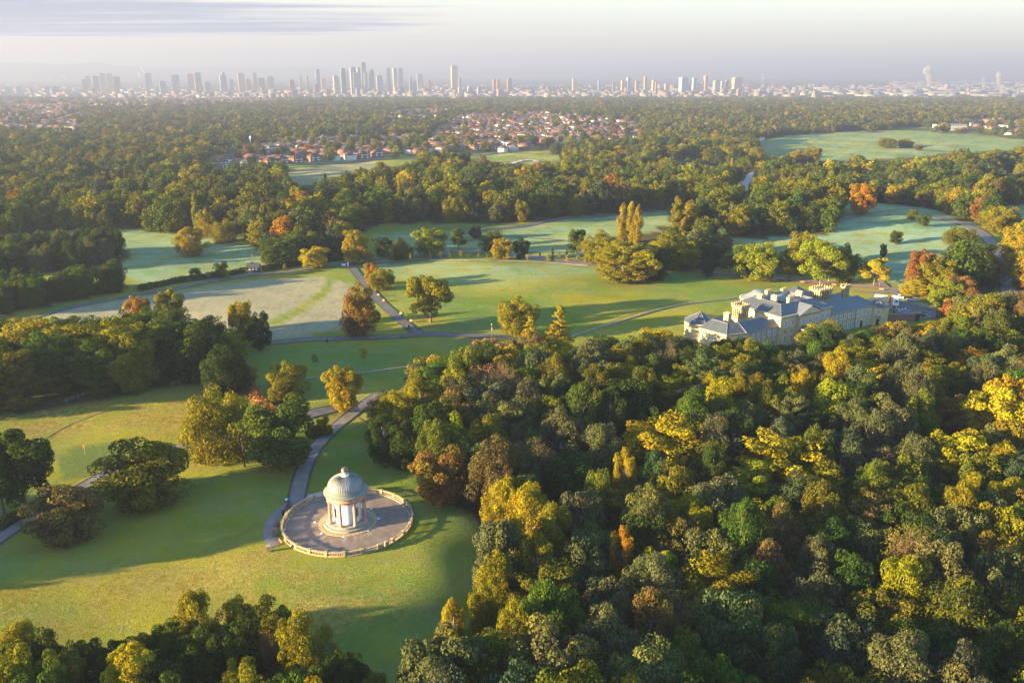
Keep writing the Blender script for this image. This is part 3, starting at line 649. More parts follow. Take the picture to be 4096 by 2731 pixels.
# ---------------------------------------------------------------- trees that stand by themselves or in small clumps
# base x, base y, top y, width (2352-wide pixels), kind, colour, turned share, label
T1 = [
 (440,588,523,72,'birch','gold',.8,'multi-stemmed golden birch standing alone on the frosty golf course'),
 (515,556,502,58,'willow','goldgreen',.4,'round yellowish willow at the edge of the wood by the frosty golf course'),
 (450,642,614,28,'round','green',.1,'small round green tree, left of the pair in front of the dark-roofed hut'),
 (510,638,600,34,'round','green',.1,'taller round green tree beside the hedge, left of the dark-roofed hut'),
 (640,612,543,80,'oak','green',.2,'broad dark green oak on the lawn behind the hedge, right of the hut'),
 (722,616,565,68,'round','yellow',.0,'bright yellow-green maple by the path near the hedge'),
 (722,588,532,66,'oak','olive',.4,'olive oak with a lit top behind the yellow-green maple'),
 (818,606,527,62,'round','gold',.6,'tall golden tree at the head of the diagonal path'),
 (850,606,585,40,'bare','rust',.8,'small rust coloured half-bare tree beside the path crossing'),
 (856,655,603,36,'round','orange',.8,'small orange tree tucked behind the green one on the round lawn'),
 (876,664,613,58,'oak','goldgreen',.5,'dense yellow-green tree on the lawn right of the diagonal path'),
 (878,589,543,46,'round','dark',.0,'very dark green round tree behind the avenue'),
 (920,594,549,62,'willow','olive',.4,'spreading olive green tree right of the very dark round one'),
 (990,587,522,78,'round','lime',.4,'large lime tree with golden top where the avenue bends'),
 (965,590,563,34,'bare','rust',.5,'brownish thin tree left of the large lime tree with golden top'),
 (1053,573,528,40,'open','green',.2,'green tree on a tall bare trunk behind the avenue bend'),
 (1093,549,517,28,'round','bluegreen',.0,'small dark blue-green tree on the frosty lawn by the upper path'),
 (1130,580,525,52,'oak','green',.4,'green tree with a golden crest left of the golden avenue tree'),
 (1153,596,545,50,'round','gold',.2,'golden round tree standing in the avenue'),
 (1196,595,548,38,'round','dark',.0,'dark green pear-shaped tree right of the golden avenue tree'),
 (828,770,651,80,'oak','russet',.9,'large rust and orange tree left of the diagonal path'),
 (989,740,627,98,'open','goldgreen',.3,'tall open crowned yellow-green oak alone on the sunlit lawn'),
 (1190,772,682,92,'oak','goldgreen',.7,'dense dark oak with golden shoulder above the near wood'),
 (557,797,688,56,'round','gold',.5,'tall golden tree beside the beech stand and the dry meadow'),
 (600,806,712,52,'round','dark',.1,'dark green tree on a clean trunk right of the tall golden one'),
 (562,892,838,58,'round','goldgreen',.4,'small golden green tree beside the dead trunk'),
 (662,912,831,86,'oak','goldgreen',.4,'broad green oak above the orange reeds'),
 (791,946,840,84,'round','gold',.9,'vivid orange gold tree in the fork of the two paths'),
 (637,925,885,40,'birch','goldgreen',.3,'slender pale young tree in front of the broad green oak'),
 (505,1046,898,168,'willow','goldgreen',.5,'wide golden willow beside the lower path'),
 (645,1072,918,158,'round','green',.3,'big rounded green oak left of the curving footpath'),
 (745,998,955,36,'bush','gold',.5,'golden bush in the grass beside the curving footpath'),
 (722,1004,972,34,'bush','olive',.2,'olive bush touching the golden bush by the curving footpath'),
 (336,1150,1010,190,'oak','olive',.9,'very broad oak with golden upper crown between path and lawn'),
 (158,1232,1118,156,'oak','brown',.6,'broad low brown oak on the lawn at lower left'),
 (62,1182,996,150,'open','dark',.1,'dark airy tree group leader left of the putting green'),
 (10,1180,1010,110,'open','dark',.2,'dark airy tree cut by the left edge of the picture'),
 (1428,560,468,24,'poplar','gold',.5,'slim golden poplar, leftmost of the five tall poplars'),
 (1447,560,466,26,'poplar','yellow',.4,'golden poplar, second from left among the tall poplars'),
 (1463,562,472,22,'poplar','gold',.5,'golden poplar, middle one of the tall poplars'),
 (1553,540,452,32,'poplar','goldgreen',.5,'tall greenish gold poplar, second from right'),
 (1581,540,462,46,'poplar','gold',.3,'broad golden poplar, rightmost of the tall poplars'),
 (1325,592,523,52,'open','green',.2,'tall open green tree at the left end of the avenue clump'),
 (1378,604,530,80,'oak','goldgreen',.2,'golden green tree behind the avenue, left in the big clump'),
 (1398,634,556,62,'beech','goldgreen',.4,'beech with a short lit trunk at the front left of the big clump'),
 (1432,648,546,104,'beech','goldgreen',.3,'golden beech in front of the poplars, its crown reaching the ground'),
 (1478,650,572,78,'open','yellow',.2,'yellow-green chestnut, lowest crown of the big clump'),
 (1498,640,560,80,'oak','dark',.2,'dark oak filling the gap behind the yellow-green chestnut'),
 (1530,618,535,96,'oak','goldgreen',.5,'broad golden green tree behind the avenue, centre of the big clump'),
 (1568,616,545,90,'oak','goldgreen',.3,'golden tree with a lit trunk right in the big clump'),
 (1620,612,548,78,'oak','dark',.1,'dark green tree closing the big clump on the right'),
 (1625,636,591,38,'round','bluegreen',.0,'small blue-green tree in front of the dark end of the clump'),
 (1675,628,588,44,'open','brown',.3,'thin brownish tree beside the avenue right of the clump'),
 (1738,642,553,92,'oak','lime',.3,'broad lime green tree beside the avenue'),
 (1712,636,565,60,'round','green',.1,'green tree half behind the broad lime green one'),
 (1812,642,565,58,'open','goldgreen',.4,'yellow-green open tree between the two large lime trees'),
 (1845,610,528,70,'oak','goldgreen',.5,'golden topped oak behind the avenue left of the hill lawn'),
 (1884,655,547,104,'open','lime',.3,'large lime tree with a pale lit trunk beside the avenue'),
 (1936,650,560,58,'oak','green',.2,'dark green tree on a leaning trunk at the end of the avenue'),
 (2007,656,588,72,'open','yellow',.1,'yellow-green tree with a hole in its crown by the path fork'),
 (2056,560,532,30,'round','dark',.1,'small dark round tree alone on the hill lawn'),
 (2027,592,558,16,'round','dark',.0,'slim dark little tree below the round one on the hill lawn'),
 (2108,668,570,66,'round','rust',.8,'rust and pink maple behind the car park'),
 (2145,672,588,92,'oak','goldgreen',.6,'broad golden green oak above the car park'),
 (2098,678,640,58,'beech','yellow',.6,'low yellow tree at the edge of the car park'),
 (2130,680,648,44,'round','orange',.5,'small orange tree on a pale trunk above the car park'),
 (2242,652,578,84,'round','orange',.9,'bright orange tree beside the wide right-hand path'),
 (2275,655,590,66,'oak','brown',.5,'dark brown tree touching the bright orange one'),
 (2185,640,565,54,'round','bluegreen',.1,'plain dark green round tree behind the golden oak'),
 (2200,562,520,70,'oak','olive',.5,'dark oak with golden crest at the top of the hill path'),
 (2235,600,552,84,'oak','green',.3,'spreading green tree left of the bend in the wide path'),
 (2195,700,632,86,'round','russet',.7,'russet brown tree right of the car park'),
 (2165,706,640,70,'oak','lime',.3,'lime green tree between the car park and the rust red tree'),
 (2185,740,682,62,'bush','red',.9,'low copper red tree at the corner of the car park'),
 (2338,600,508,80,'oak','gold',.6,'golden oak right of the wide path at the picture edge'),
 (2345,660,560,70,'oak','gold',.9,'golden brown tree below the golden oak at the picture edge'),
 (2290,530,470,80,'oak','goldgreen',.5,'golden green oak at the upper end of the wide path'),
 (2095,505,480,24,'round','olive',.3,'small olive tree where the wide path leaves the wood'),
 (2120,520,492,30,'round','green',.2,'small green tree beside the top of the wide path'),
 (1978,492,420,62,'round','orange',.9,'orange tree at the top of the hill lawn'),
 (2039,340,316,42,'oak','olive',.4,'largest tree of the little group on the far green field'),
 (2026,338,320,24,'oak','goldgreen',.4,'leftmost tree of the little group on the far green field'),
 (2076,339,318,30,'oak','goldgreen',.5,'round golden tree right in the group on the far green field'),
 (2090,339,324,16,'round','olive',.2,'smallest tree beside the golden one on the far green field'),
 (2110,346,333,22,'round','brown',.6,'lone low round tree on the far green field'),
 (1865,372,336,40,'oak','goldgreen',.5,'golden green tree at the near edge of the far field'),
 (1832,372,344,46,'oak','gold',.5,'golden broad tree at the corner of the far field'),
 (724,846,812,18,'sapling','goldgreen',.2,'thin nearly bare sapling on the lawn, left one of the two'),
 (836,839,799,26,'sapling','gold',.4,'taller golden sapling on the lawn, right one of the two'),
 (1063,825,812,22,'bush','dark',.0,'small dark bush on the lawn beside the rust coloured tree'),
]
DEC = random.Random(11)
def from_px(bx, by, ty, w):
    p = atv(bx, by); H = height_from(p, ty * S); Rr = w * S * depth(p) / F_PX / 2; return p, H, Rr
for bx, by, ty, w, kind, col, turn, lab in T1:
    p, H, Rr = from_px(bx, by, ty, w); plant(kind, p.x, p.y, H * 1.02, Rr * 1.06, PAL[col], turn, label=lab, rnd=DEC)
# avenue saplings with stakes
SAP = [(877,599),(900,606),(943,605),(990,601),(1013,599),(1034,603),(1059,599),(1077,603),(1100,599),(1121,603),(1166,603),(1212,605),(1240,596),(1258,607),(1284,601),(1302,609),(1329,605),(1344,610),
       (343,672),(435,656),(481,651),(526,644),(569,637),(613,632),(655,626)]
SAPCOL = ['green','green','goldgreen','green','goldgreen','green','goldgreen','green','goldgreen','olive','gold','gold','green','gold','goldgreen','yellow','goldgreen','gold','green','green','green','goldgreen','green','green','goldgreen']
for i, (u, v) in enumerate(SAP):
    p = atv(u, v); side = 'beside the long path by the hedge' if i >= 18 else 'along the avenue'
    n = i - 18 + 1 if i >= 18 else i + 1
    ords = ['first','second','third','fourth','fifth','sixth','seventh','eighth','ninth','tenth','eleventh','twelfth','thirteenth','fourteenth','fifteenth','sixteenth','seventeenth','last']
    s_ = plant('sapling', p.x, p.y, DEC.uniform(3.8, 5.6), DEC.uniform(.8, 1.25), PAL[SAPCOL[i]], .4,
          label='young staked tree, %s from the left %s' % (ords[n-1] if not (i == 24) else 'last', side), group='staked saplings along the paths', rnd=DEC)
for (u, v, h), w_ in (((1269,600,6.4),'left'), ((1301,598,5.6),'right')):
    p = atv(u, v); plant('cypress', p.x, p.y, h, .85, PAL['dark'], 0, label='narrow dark cypress between the avenue saplings, %s one of two' % w_, rnd=DEC)

# ---------------------------------------------------------------- the near wood and the grove: crowns placed one by one
def crown_at(u, v, H, f=.60):
    d = ray(u * S, v * S); z = 0
    for _ in range(12):
        zz = z + f * H; t = (zz - CAM_H) / d[2]; z = hz1(t * d[0], t * d[1])
    return Vector((t * d[0], t * d[1], z))
# crown centre x, y, width, kind, colour, height, turned, label
T2 = [
 (1008,1082,128,'round','russet',12,.6,'round rust brown tree at the wood edge right of the temple'),
 (905,955,84,'birch','goldgreen',14,.5,'golden birch at the corner of the wood where the paths meet'),
 (880,1000,78,'birch','dark',12,.1,'dark bushy birch at the wood edge above the temple lawn'),
 (930,1005,86,'oak','dark',12,.1,'dark green tree with pale stems at the wood edge above the temple'),
 (962,918,96,'birch','goldgreen',15,.6,'tall golden birch second from the left corner of the wood'),
 (995,845,104,'oak','gold',12,.6,'golden leafy tree at the upper left tip of the wood'),
 (960,880,60,'birch','goldgreen',13,.5,'small golden birch below the tip of the wood'),
 (1040,945,150,'oak','brown',16,.5,'large rounded olive brown oak in the left of the wood'),
 (1120,800,100,'round','pink',13,.9,'pinkish orange tree at the top left of the wood'),
 (1122,890,132,'bare','pink',15,1,'bare pinkish tree with spreading twigs in the left of the wood'),
 (1285,752,78,'larch','gold',18,.6,'tall pointed golden tree at the upper edge of the wood'),
 (1218,768,60,'larch','gold',15,.6,'shorter golden pointed tree left of the tall golden one'),
 (1170,830,90,'oak','gold',14,.7,'golden tree between the pinkish tree and the bare tree'),
 (1240,830,100,'beech','goldgreen',15,.6,'greenish gold beech under the pointed golden trees'),
 (1310,805,118,'beech','gold',15,.8,'orange gold beech glowing below the tall pointed golden tree'),
 (1385,790,90,'oak','green',13,.3,'dark green oak in front of the curved low wall'),
 (1430,830,86,'beech','gold',13,.9,'small golden beech right of the orange gold beech'),
 (1515,778,112,'oak','gold',13,.4,'rounded golden tree left of the hall end pavilion'),
 (1580,790,66,'oak','dark',11,.1,'dark tree in front of the hall end pavilion'),
 (1700,790,90,'oak','dark',12,.2,'dark green tree in front of the left wing of the hall'),
 (1640,800,76,'beech','yellow',11,.6,'yellow tipped tree in front of the left wing of the hall'),
 (1800,790,80,'oak','dark',12,.2,'dark tree in front of the hall centre'),
 (1890,768,108,'oak','goldgreen',13,.7,'big golden crowned tree hiding part of the hall right of the portico'),
 (1990,772,70,'willow','gold',11,.5,'golden drooping tree right of the garden path of the hall'),
 (2060,760,80,'oak','gold',12,.5,'golden tree in front of the brick garden wall'),
 (2110,770,84,'oak','goldgreen',12,.6,'golden green tree in front of the car park'),
 (2175,780,90,'beech','gold',13,.7,'gold beech spilling over below the car park'),
 (2270,730,150,'oak','olive',18,.8,'huge golden olive oak at the right below the wide path'),
 (2210,760,80,'oak','yellow',13,.6,'bright yellow tree left of the huge golden olive oak'),
 (2240,840,100,'beech','orange',15,.7,'orange tipped beech at the right of the wood'),
 (2140,890,84,'round','yellow',14,.2,'round bright yellow tree in the right of the wood'),
 (1990,868,112,'beech','gold',15,.8,'flame-like golden beech behind the yellow-green maple'),
 (1910,935,112,'round','lime',16,.5,'tall yellow-green maple with orange crown top in the wood'),
 (1700,860,110,'beech','goldgreen',15,.5,'green beech with golden tip under the hall'),
 (1695,905,60,'birch','goldgreen',14,.4,'yellow-tipped birch under the left wing of the hall'),
 (1630,905,70,'birch','goldgreen',13,.5,'thin golden birch in the middle of the wood'),
 (1840,905,66,'birch','gold',15,.5,'golden drooping birch left of the yellow-green maple'),
 (1530,1015,200,'beech','gold',18,.7,'great golden beech in the middle of the wood'),
 (1440,920,130,'oak','dark',16,.1,'deep green oak left above the great golden beech'),
 (1340,930,120,'beech','dark',16,.2,'deep green beech with bright sprays in the wood'),
 (1790,1062,200,'beech','gold',18,.7,'great orange topped beech in the right of the wood'),
 (1720,1120,110,'beech','lime',15,.3,'lime green beech at the left foot of the great orange one'),
 (1880,1110,120,'beech','goldgreen',15,.3,'green beech right of the great orange topped beech'),
 (2290,955,140,'round','yellow',17,.5,'large sunlit yellow tree at the right edge of the wood'),
 (2300,1070,110,'birch','gold',15,.5,'golden birch at the right edge below the large yellow tree'),
 (2225,1145,60,'birch','gold',15,.5,'slim golden topped birch at the right of the wood'),
 (1380,1040,120,'birch','grey',16,.2,'grey green birch left of the great golden beech'),
 (1228,1062,120,'bare','brown',14,1,'bare brown tree with fine twigs above the golden birches'),
 (1120,1010,90,'birch','goldgreen',15,.5,'golden green birch below the large olive brown oak'),
 (1160,1160,104,'birch','gold',15,.3,'golden birch at the wood edge right of the temple lawn'),
 (1215,1190,110,'birch','gold',16,.4,'brightest golden birch in the sunlit clump'),
 (1270,1230,100,'birch','goldgreen',16,.5,'golden green birch on the right of the sunlit clump'),
 (1170,1250,100,'birch','gold',15,.4,'golden birch at the lower left of the sunlit clump'),
 (1140,1340,90,'birch','goldgreen',14,.5,'yellow green birch where the wood meets the lower lawn'),
 (1235,1300,90,'birch','goldgreen',15,.5,'olive gold birch below the sunlit clump'),
 (1110,1420,84,'birch','goldgreen',14,.5,'yellow tipped birch lower on the wood edge'),
 (1040,1450,74,'birch','gold',13,.4,'golden birch at the lowest corner of the wood edge'),
 (1180,1460,80,'birch','goldgreen',15,.3,'pale yellow topped birch near the bottom of the wood'),
 (1430,1288,66,'birch','orange',15,.6,'orange tipped birch in the lower middle of the wood'),
 (1500,1325,120,'round','lime',14,.0,'dull lime green maple in the lower middle of the wood'),
 (1435,1100,60,'birch','gold',16,.6,'narrow golden topped birch left below the great golden beech'),
 (1640,1290,150,'oak','grey',16,.3,'wide grey green oak in the shaded lower wood'),
 (1560,1440,150,'bare','brown',15,1,'thin brown leaved tree with pale limbs near the bottom'),
 (1420,1440,110,'birch','grey',15,.1,'grey birch with pale branches near the bottom'),
 (1830,1160,130,'oak','bluegreen',16,.1,'dark blue-green tree under the great orange topped beech'),
 (2010,1010,110,'birch','grey',17,.1,'tall grey green birch right of the yellow-green maple'),
 (2100,1060,110,'birch','grey',16,.2,'grey green birch in the right of the wood'),
 (2090,1190,140,'birch','olive',17,.4,'olive birch with a sunlit top knot'),
 (2200,1230,150,'oak','grey',18,.2,'large grey green oak at the right in shade'),
 # grove at the bottom left
 (40,1455,110,'birch','goldgreen',12,.6,'golden birch at the left end of the bottom grove'),
 (105,1500,90,'oak','dark',12,.3,'dark oak second from the left in the bottom grove'),
 (185,1490,90,'oak','dark',12,.2,'dark green tree in the left part of the bottom grove'),
 (250,1500,80,'round','dark',12,.3,'dark tree with bright tips in the bottom grove'),
 (300,1545,120,'round','yellow',12,.1,'bright lime yellow tree at the bottom of the grove'),
 (390,1450,90,'oak','green',12,.3,'green tree on the upper edge of the bottom grove'),
 (445,1420,96,'birch','goldgreen',13,.6,'golden birch rising at the upper edge of the bottom grove'),
 (540,1395,90,'birch','goldgreen',14,.6,'tall golden green birch, topmost crown of the bottom grove'),
 (610,1400,110,'oak','olive',14,.5,'olive oak with lit leaves at the top right of the bottom grove'),
 (620,1500,56,'bare','rust',11,1,'small reddish half-dead tree in the bottom grove'),
 (690,1480,110,'birch','goldgreen',14,.4,'yellow-green birch in the right of the bottom grove'),
 (560,1480,100,'oak','dark',13,.4,'dark tree with orange tips in the middle of the bottom grove'),
 (470,1500,110,'oak','dark',12,.3,'dark oak in the centre of the bottom grove'),
 (790,1520,110,'oak','dark',13,.1,'dark green tree at the right end of the bottom grove'),
 (740,1440,70,'bare','brown',12,.8,'thin twiggy tree at the right of the bottom grove'),
 # beech stand at the left
 (60,790,170,'beech','gold',19,.5,'gold tipped beech at the left end of the tall beech stand'),
 (170,790,160,'beech','goldgreen',19,.5,'golden beech, second crown of the tall beech stand'),
 (270,790,150,'beech','goldgreen',19,.4,'yellow tipped beech, third crown of the tall beech stand'),
 (360,780,130,'beech','green',18,.4,'green beech with gold edges in the tall beech stand'),
 (450,790,130,'oak','dark',18,.2,'dark broad tree near the right end of the tall beech stand'),
 (320,720,60,'round','orange',17,.8,'orange topped tree rising out of the beech stand'),
 (392,715,60,'open','goldgreen',17,.5,'umbrella-shaped tree rising out of the beech stand'),
 (505,840,90,'oak','dark',15,.1,'dark tree closing the right end of the beech stand'),
 (540,850,70,'round','dark',11,.4,'lower dark shrubby tree right of the beech stand'),
]
TOPS = [ # skylines of the woods as they stand in view: nothing in them grows above these lines
 [(850,1010),(870,930),(900,880),(940,870),(960,812),(1040,815),(1070,790),(1140,768),(1180,775),(1210,762),(1245,765),(1330,790),(1380,765),(1440,785),(1470,770),(1500,752),(1550,758),(1590,785),(1640,792),(1680,772),(1750,765),(1800,800),(1850,792),(1860,742),(1900,730),(1940,760),(1980,772),(2000,760),(2030,765),(2052,728),(2100,742),(2130,735),(2180,752),(2200,722),(2230,680),(2300,662),(2352,660),(2900,640)],
 [(-500,1430),(0,1435),(60,1425),(140,1455),(300,1465),(360,1425),(420,1392),(520,1362),(600,1362),(680,1388),(720,1425),(780,1480),(860,1550),(950,1600)],
 [(-500,735),(0,728),(150,716),(250,722),(300,700),(420,690),(470,710),(520,760),(560,810),(620,850)],
 [(-500,560),(0,565),(60,548),(140,542),(200,535),(270,545),(310,568)],
 [(-500,668),(0,652),(130,624),(260,624),(310,660)]]
def cap_H(x, y, H, line, floor_=6.0):
    z = hz1(x, y); u, v, zc = proj(np.array([x]), np.array([y]), np.array([z + H])); lim = np.interp(u[0], [q[0] for q in line], [q[1] for q in line])
    while H > floor_:
        u, v, zc = proj(np.array([x]), np.array([y]), np.array([z + H * 1.02])); 
        if v[0] >= lim: break
        H -= .5
    return H
W2 = random.Random(5)
for u, v, w, kind, col, H, turn, lab in T2:
    p = crown_at(u, v, H); Rr = w * S * depth((p.x, p.y, H * .6)) / F_PX / 2
    line = TOPS[0] if 'stand' not in lab and 'grove' not in lab else TOPS[1] if 'grove' in lab else TOPS[2]
    H = H * W2.uniform(.97, 1.05); H = H if kind == 'larch' or 'rising' in lab else cap_H(p.x, p.y, H, line, 7.0)
    plant(kind, p.x, p.y, H, Rr * 1.05, PAL[col], turn, label=lab, rnd=W2)

POLY_WOOD = [(880,1030),(950,1050),(1010,1145),(1085,1180),(1140,1270),(1140,1390),(1075,1520),(1010,1640),(900,1850),(2700,2100),(3100,1000),(2450,760),(2300,770),(2150,760),(2050,785),(1960,800),(1880,830),(1700,835),(1600,818),(1450,815),(1290,830),(1160,860),(1040,870),(985,880),(930,915),(895,960)]
POLY_GROVE = [(-500,1700),(-420,1540),(0,1555),(250,1560),(420,1530),(560,1500),(690,1505),(780,1550),(860,1640),(900,1800),(500,1900),(-300,1900)]
POLY_STAND = [(-520,1040),(-500,800),(0,800),(280,790),(480,815),(545,860),(480,875),(300,905),(150,930),(0,955)]
POLY_ROW1 = [(-420,660),(-350,585),(0,592),(130,582),(220,578),(295,575),(290,598),(200,618),(0,638)]
POLY_ROW2 = [(-500,820),(-450,735),(0,688),(200,664),(295,648),(296,665),(180,688),(60,712),(0,727)]
POLY_RIGHT = [(2330,540),(2700,560),(2800,760),(2352,720),(2335,620)]
POLY_SHADOWERS = [(-100,1290),(-750,1290),(-750,1130),(-160,1130)]      # wood just outside the left of the frame
def scatter(poly, spacing, rng, y0=0, y1=1e9):
    P = wpoly(poly) if poly and isinstance(poly[0][0], (int, float)) and max(abs(q[1]) for q in poly) > 200 else poly
    xs = [p[0] for p in P]; ys = [p[1] for p in P]; out = []
    nx = int((max(xs) - min(xs)) / spacing) + 1; ny = int((max(ys) - min(ys)) / spacing) + 1
    for j in range(ny):
        for i in range(nx):
            x = min(xs) + (i + .5 * (j % 2) + rng.uniform(-.32, .32)) * spacing; y = min(ys) + (j + rng.uniform(-.32, .32)) * spacing
            if bool(inside(np.array([x]), np.array([y]), P)[0]): out.append((x, y))
    return out
def near_path(x, y, d):
    for L, w in ALL_PATHS:
        for k in range(0, len(L), 2):
            if (L[k].x - x) ** 2 + (L[k].y - y) ** 2 < (d + w / 2) ** 2: return True
    return False
VISIBLE = [[(1535,455),(1608,455),(1608,525),(1535,525)], [(1418,470),(1478,470),(1478,545),(1418,545)], FAR_FIELD, SMALL_FIELD, BROWN_FIELD, STRIP_FIELD, RIGHT_FIELD, RIGHT_LAWN, BACK_LAWN, HILL_LAWN, GOLF_FROST,
           [(1696,458),(1704,430),(1724,402),(1745,392),(1735,415),(1715,450)], [(2225,512),(2290,545),(2332,620),(2345,705),(2298,700),(2290,640),(2270,575),(2225,532)], [(1965,690),(2165,705),(2192,732),(2050,745),(1960,720)]]
def blocks(x, y, H):
    """would crowns of height H here rise in front of open ground that is seen in the photograph?"""
    x = np.atleast_1d(np.asarray(x, float)); y = np.atleast_1d(np.asarray(y, float)); r = np.zeros(x.shape, bool); z = hz(x, y)
    for f in (.35, .7, .98):
        u, v, _ = proj(x, y, z + H * f)
        for pl in VISIBLE: r |= inside(u, v, pl)
    return r
def fill(poly, spacing, mix, kinds, Hr, Rr_, seed, keep=.55, line=None):
    rng = random.Random(seed); made = []
    for x, y in scatter(poly, spacing, rng):
        H = rng.uniform(*Hr); rad = rng.uniform(*Rr_)
        if any((x - q[3]) ** 2 + (y - q[4]) ** 2 < (keep * (rad + q[6])) ** 2 for q in PLACED): continue
        hx, hy = x - 88.0, y - 267.2; a = R(31.5); hu, hw = hx*math.cos(a) + hy*math.sin(a), -hx*math.sin(a) + hy*math.cos(a)
        if -34 < hu < 66 and -rad - 4.5 < hw < 45: continue
        if near_path(x, y, rad * .45): continue
        z_ = hz1(x, y); uu, vv, zz_ = proj(np.array([x]), np.array([y]), np.array([z_ + H])); hwid = rad * F_PX / zz_[0] / S
        if uu[0] + hwid < -60 or uu[0] - hwid > 2380 or vv[0] > 1575: continue      # nothing of it would be seen
        if line is None and blocks(x, y, H)[0]: continue
        col = rng.choices([m[0] for m in mix], [m[1] for m in mix])[0]; kind = rng.choices([k[0] for k in kinds], [k[1] for k in kinds])[0]
        if kind == 'birch': rad *= .85; H *= 1.08
        if line not in (None, 'tall'): H = cap_H(x, y, H, line, 5.0)
        c = tuple(min(.5, k * rng.uniform(.85, 1.18)) for k in PAL[col])
        made.append((plant(kind, x, y, H, rad, c, rng.choice([0, .05, .15, .4]), rnd=rng), kind, col))
    return made
SHADE = [('dark',3),('green',1.6),('olive',4),('grey',6),('bluegreen',1.4),('brown',1.3),('goldgreen',1.6),('gold',.5),('lime',.2)]
FILL = []
FILL += [(o, k, c, 'near wood') for o, k, c in fill(POLY_WOOD, 8.0, SHADE, [('birch',4.5),('oak',3.5),('beech',2),('round',1.5),('bare',.25)], (13, 18), (4.6, 6.8), 3, .5, TOPS[0])]
FILL += [(o, k, c, 'bottom grove') for o, k, c in fill(POLY_GROVE, 6.8, [('dark',4),('green',2),('olive',2),('goldgreen',2),('yellow',.6)], [('oak',4),('birch',3),('round',2)], (9, 12.5), (3.0, 4.2), 4, .55, TOPS[1])]
FILL += [(o, k, c, 'beech stand') for o, k, c in fill(POLY_STAND, 8.0, [('dark',3),('green',3),('goldgreen',1.4),('olive',1)], [('beech',5),('oak',2)], (16, 20), (5.0, 6.8), 6, .5, TOPS[2])]
FILL += [(o, k, c, 'upper golf row') for o, k, c in fill(POLY_ROW1, 8.0, [('dark',3),('olive',3),('goldgreen',1.5),('grey',1)], [('birch',3),('oak',3),('willow',1)], (10.5, 14), (4.2, 5.8), 7, .5, 'tall')]
FILL += [(o, k, c, 'lower golf row') for o, k, c in fill(POLY_ROW2, 7.5, [('dark',3),('green',4)], [('oak',3),('round',3)], (10.5, 13), (4.0, 5.4), 8, .5, 'tall')]
FILL += [(o, k, c, 'clump beyond the wide path') for o, k, c in fill(POLY_RIGHT, 12, [('gold',1),('olive',2),('rust',1),('green',2)], [('oak',3),('round',2)], (12, 16), (5, 6.5), 9)]
# ---------------------------------------------------------------- labels that single out each filled-in tree
WORD = {'oak': 'oak', 'birch': 'birch', 'beech': 'beech', 'round': 'round-crowned tree', 'bare': 'half-bare tree', 'willow': 'willow', 'larch': 'larch', 'open': 'ash', 'poplar': 'poplar'}
_t = ['first','second','third','fourth','fifth','sixth','seventh','eighth','ninth','tenth','eleventh','twelfth','thirteenth','fourteenth','fifteenth','sixteenth','seventeenth','eighteenth','nineteenth']
ORD = _t + [w for d, o in (('twenty','twentieth'),('thirty','thirtieth'),('forty','fortieth'),('fifty','fiftieth'),('sixty','sixtieth')) for w in [o] + [d + '-' + q for q in _t[:9]]]
def finish_labels():
    groups = {}
    for o, k, c, reg in FILL:
        x, y, z = o.location; H = 14 * o.scale.z
        u, v, _ = proj(np.array([x]), np.array([y]), np.array([z + 9.0])); u, v = float(u[0]), float(v[0])
        if reg == 'near wood':
            if v > 1568 or u > 2352: reg2 = 'hidden foot of the near wood'; 
            row = 'below the hall' if v < 900 else 'upper half' if v < 1080 else 'lower half' if v < 1300 else 'bottom edge'
            side = 'left' if u < 1350 else 'middle' if u < 1800 else 'right'
            reg = 'near wood, %s, %s' % (side, row)
        groups.setdefault((k, c, reg), []).append((u, o))
    for (k, c, reg), L in groups.items():
        L.sort(key=lambda q: q[0])
        for i, (u, o) in enumerate(L):
            nm = '%s %s' % (CW[c], WORD[k])
            pos_ = 'the only one in ' if len(L) == 1 else '%s from left in ' % ORD[i]
            o['label'] = ('%s, %s%s' % (nm, pos_, reg))
            o['group'] = 'trees of the %s' % reg.split(',')[0]
finish_labels()

# ---------------------------------------------------------------- everything farther off: woods that read as one mass
LODC = bpy.data.collections.new('distant_tree_shapes')      # sources for the instanced woods, never linked to the scene
def lod_object(i, kind, frac, grow, seed, trunk=True):
    me, c, r = make_crown(kind, seed, frac, grow, LEAF_I)
    if trunk:
        R0, H0 = KIND[kind][:2]; m = MB().tube([(0, 0, -.4), (0, 0, H0 * .3), (0, 0, H0 * .7)], [.26, .2, .08], 5, cap=False)
        tm = m.mesh('t', BARK); import bmesh
        b = bmesh.new(); b.from_mesh(me); b.from_mesh(tm); n0 = len(me.polygons); b.faces.ensure_lookup_table()
        for f in b.faces[n0:]: f.material_index = 1
        b.to_mesh(me); b.free(); me.materials.append(BARK)
    me.name = 'wood_tree_shape'; o = bpy.data.objects.new('wood_tree_shape_%02d' % i, me); LODC.objects.link(o); return o
mid_kinds = ['oak', 'oak', 'round', 'birch', 'beech', 'oak', 'willow', 'round', 'larch', 'poplar', 'oak', 'birch']
for i, k in enumerate(mid_kinds): lod_object(i, k, .24, 1.8, 500 + i)
far_kinds = ['oak', 'round', 'birch', 'beech', 'oak', 'poplar']
for i, k in enumerate(far_kinds): lod_object(12 + i, k, .045, 4.0, 700 + i, False)
SHP_R = [KIND[k][0] for k in mid_kinds + far_kinds]; SHP_H = [KIND[k][1] for k in mid_kinds + far_kinds]
ng = bpy.data.node_groups.new('scatter_trees', 'GeometryNodeTree')
ng.interface.new_socket('Geometry', in_out='INPUT', socket_type='NodeSocketGeometry'); ng.interface.new_socket('Geometry', in_out='OUTPUT', socket_type='NodeSocketGeometry')
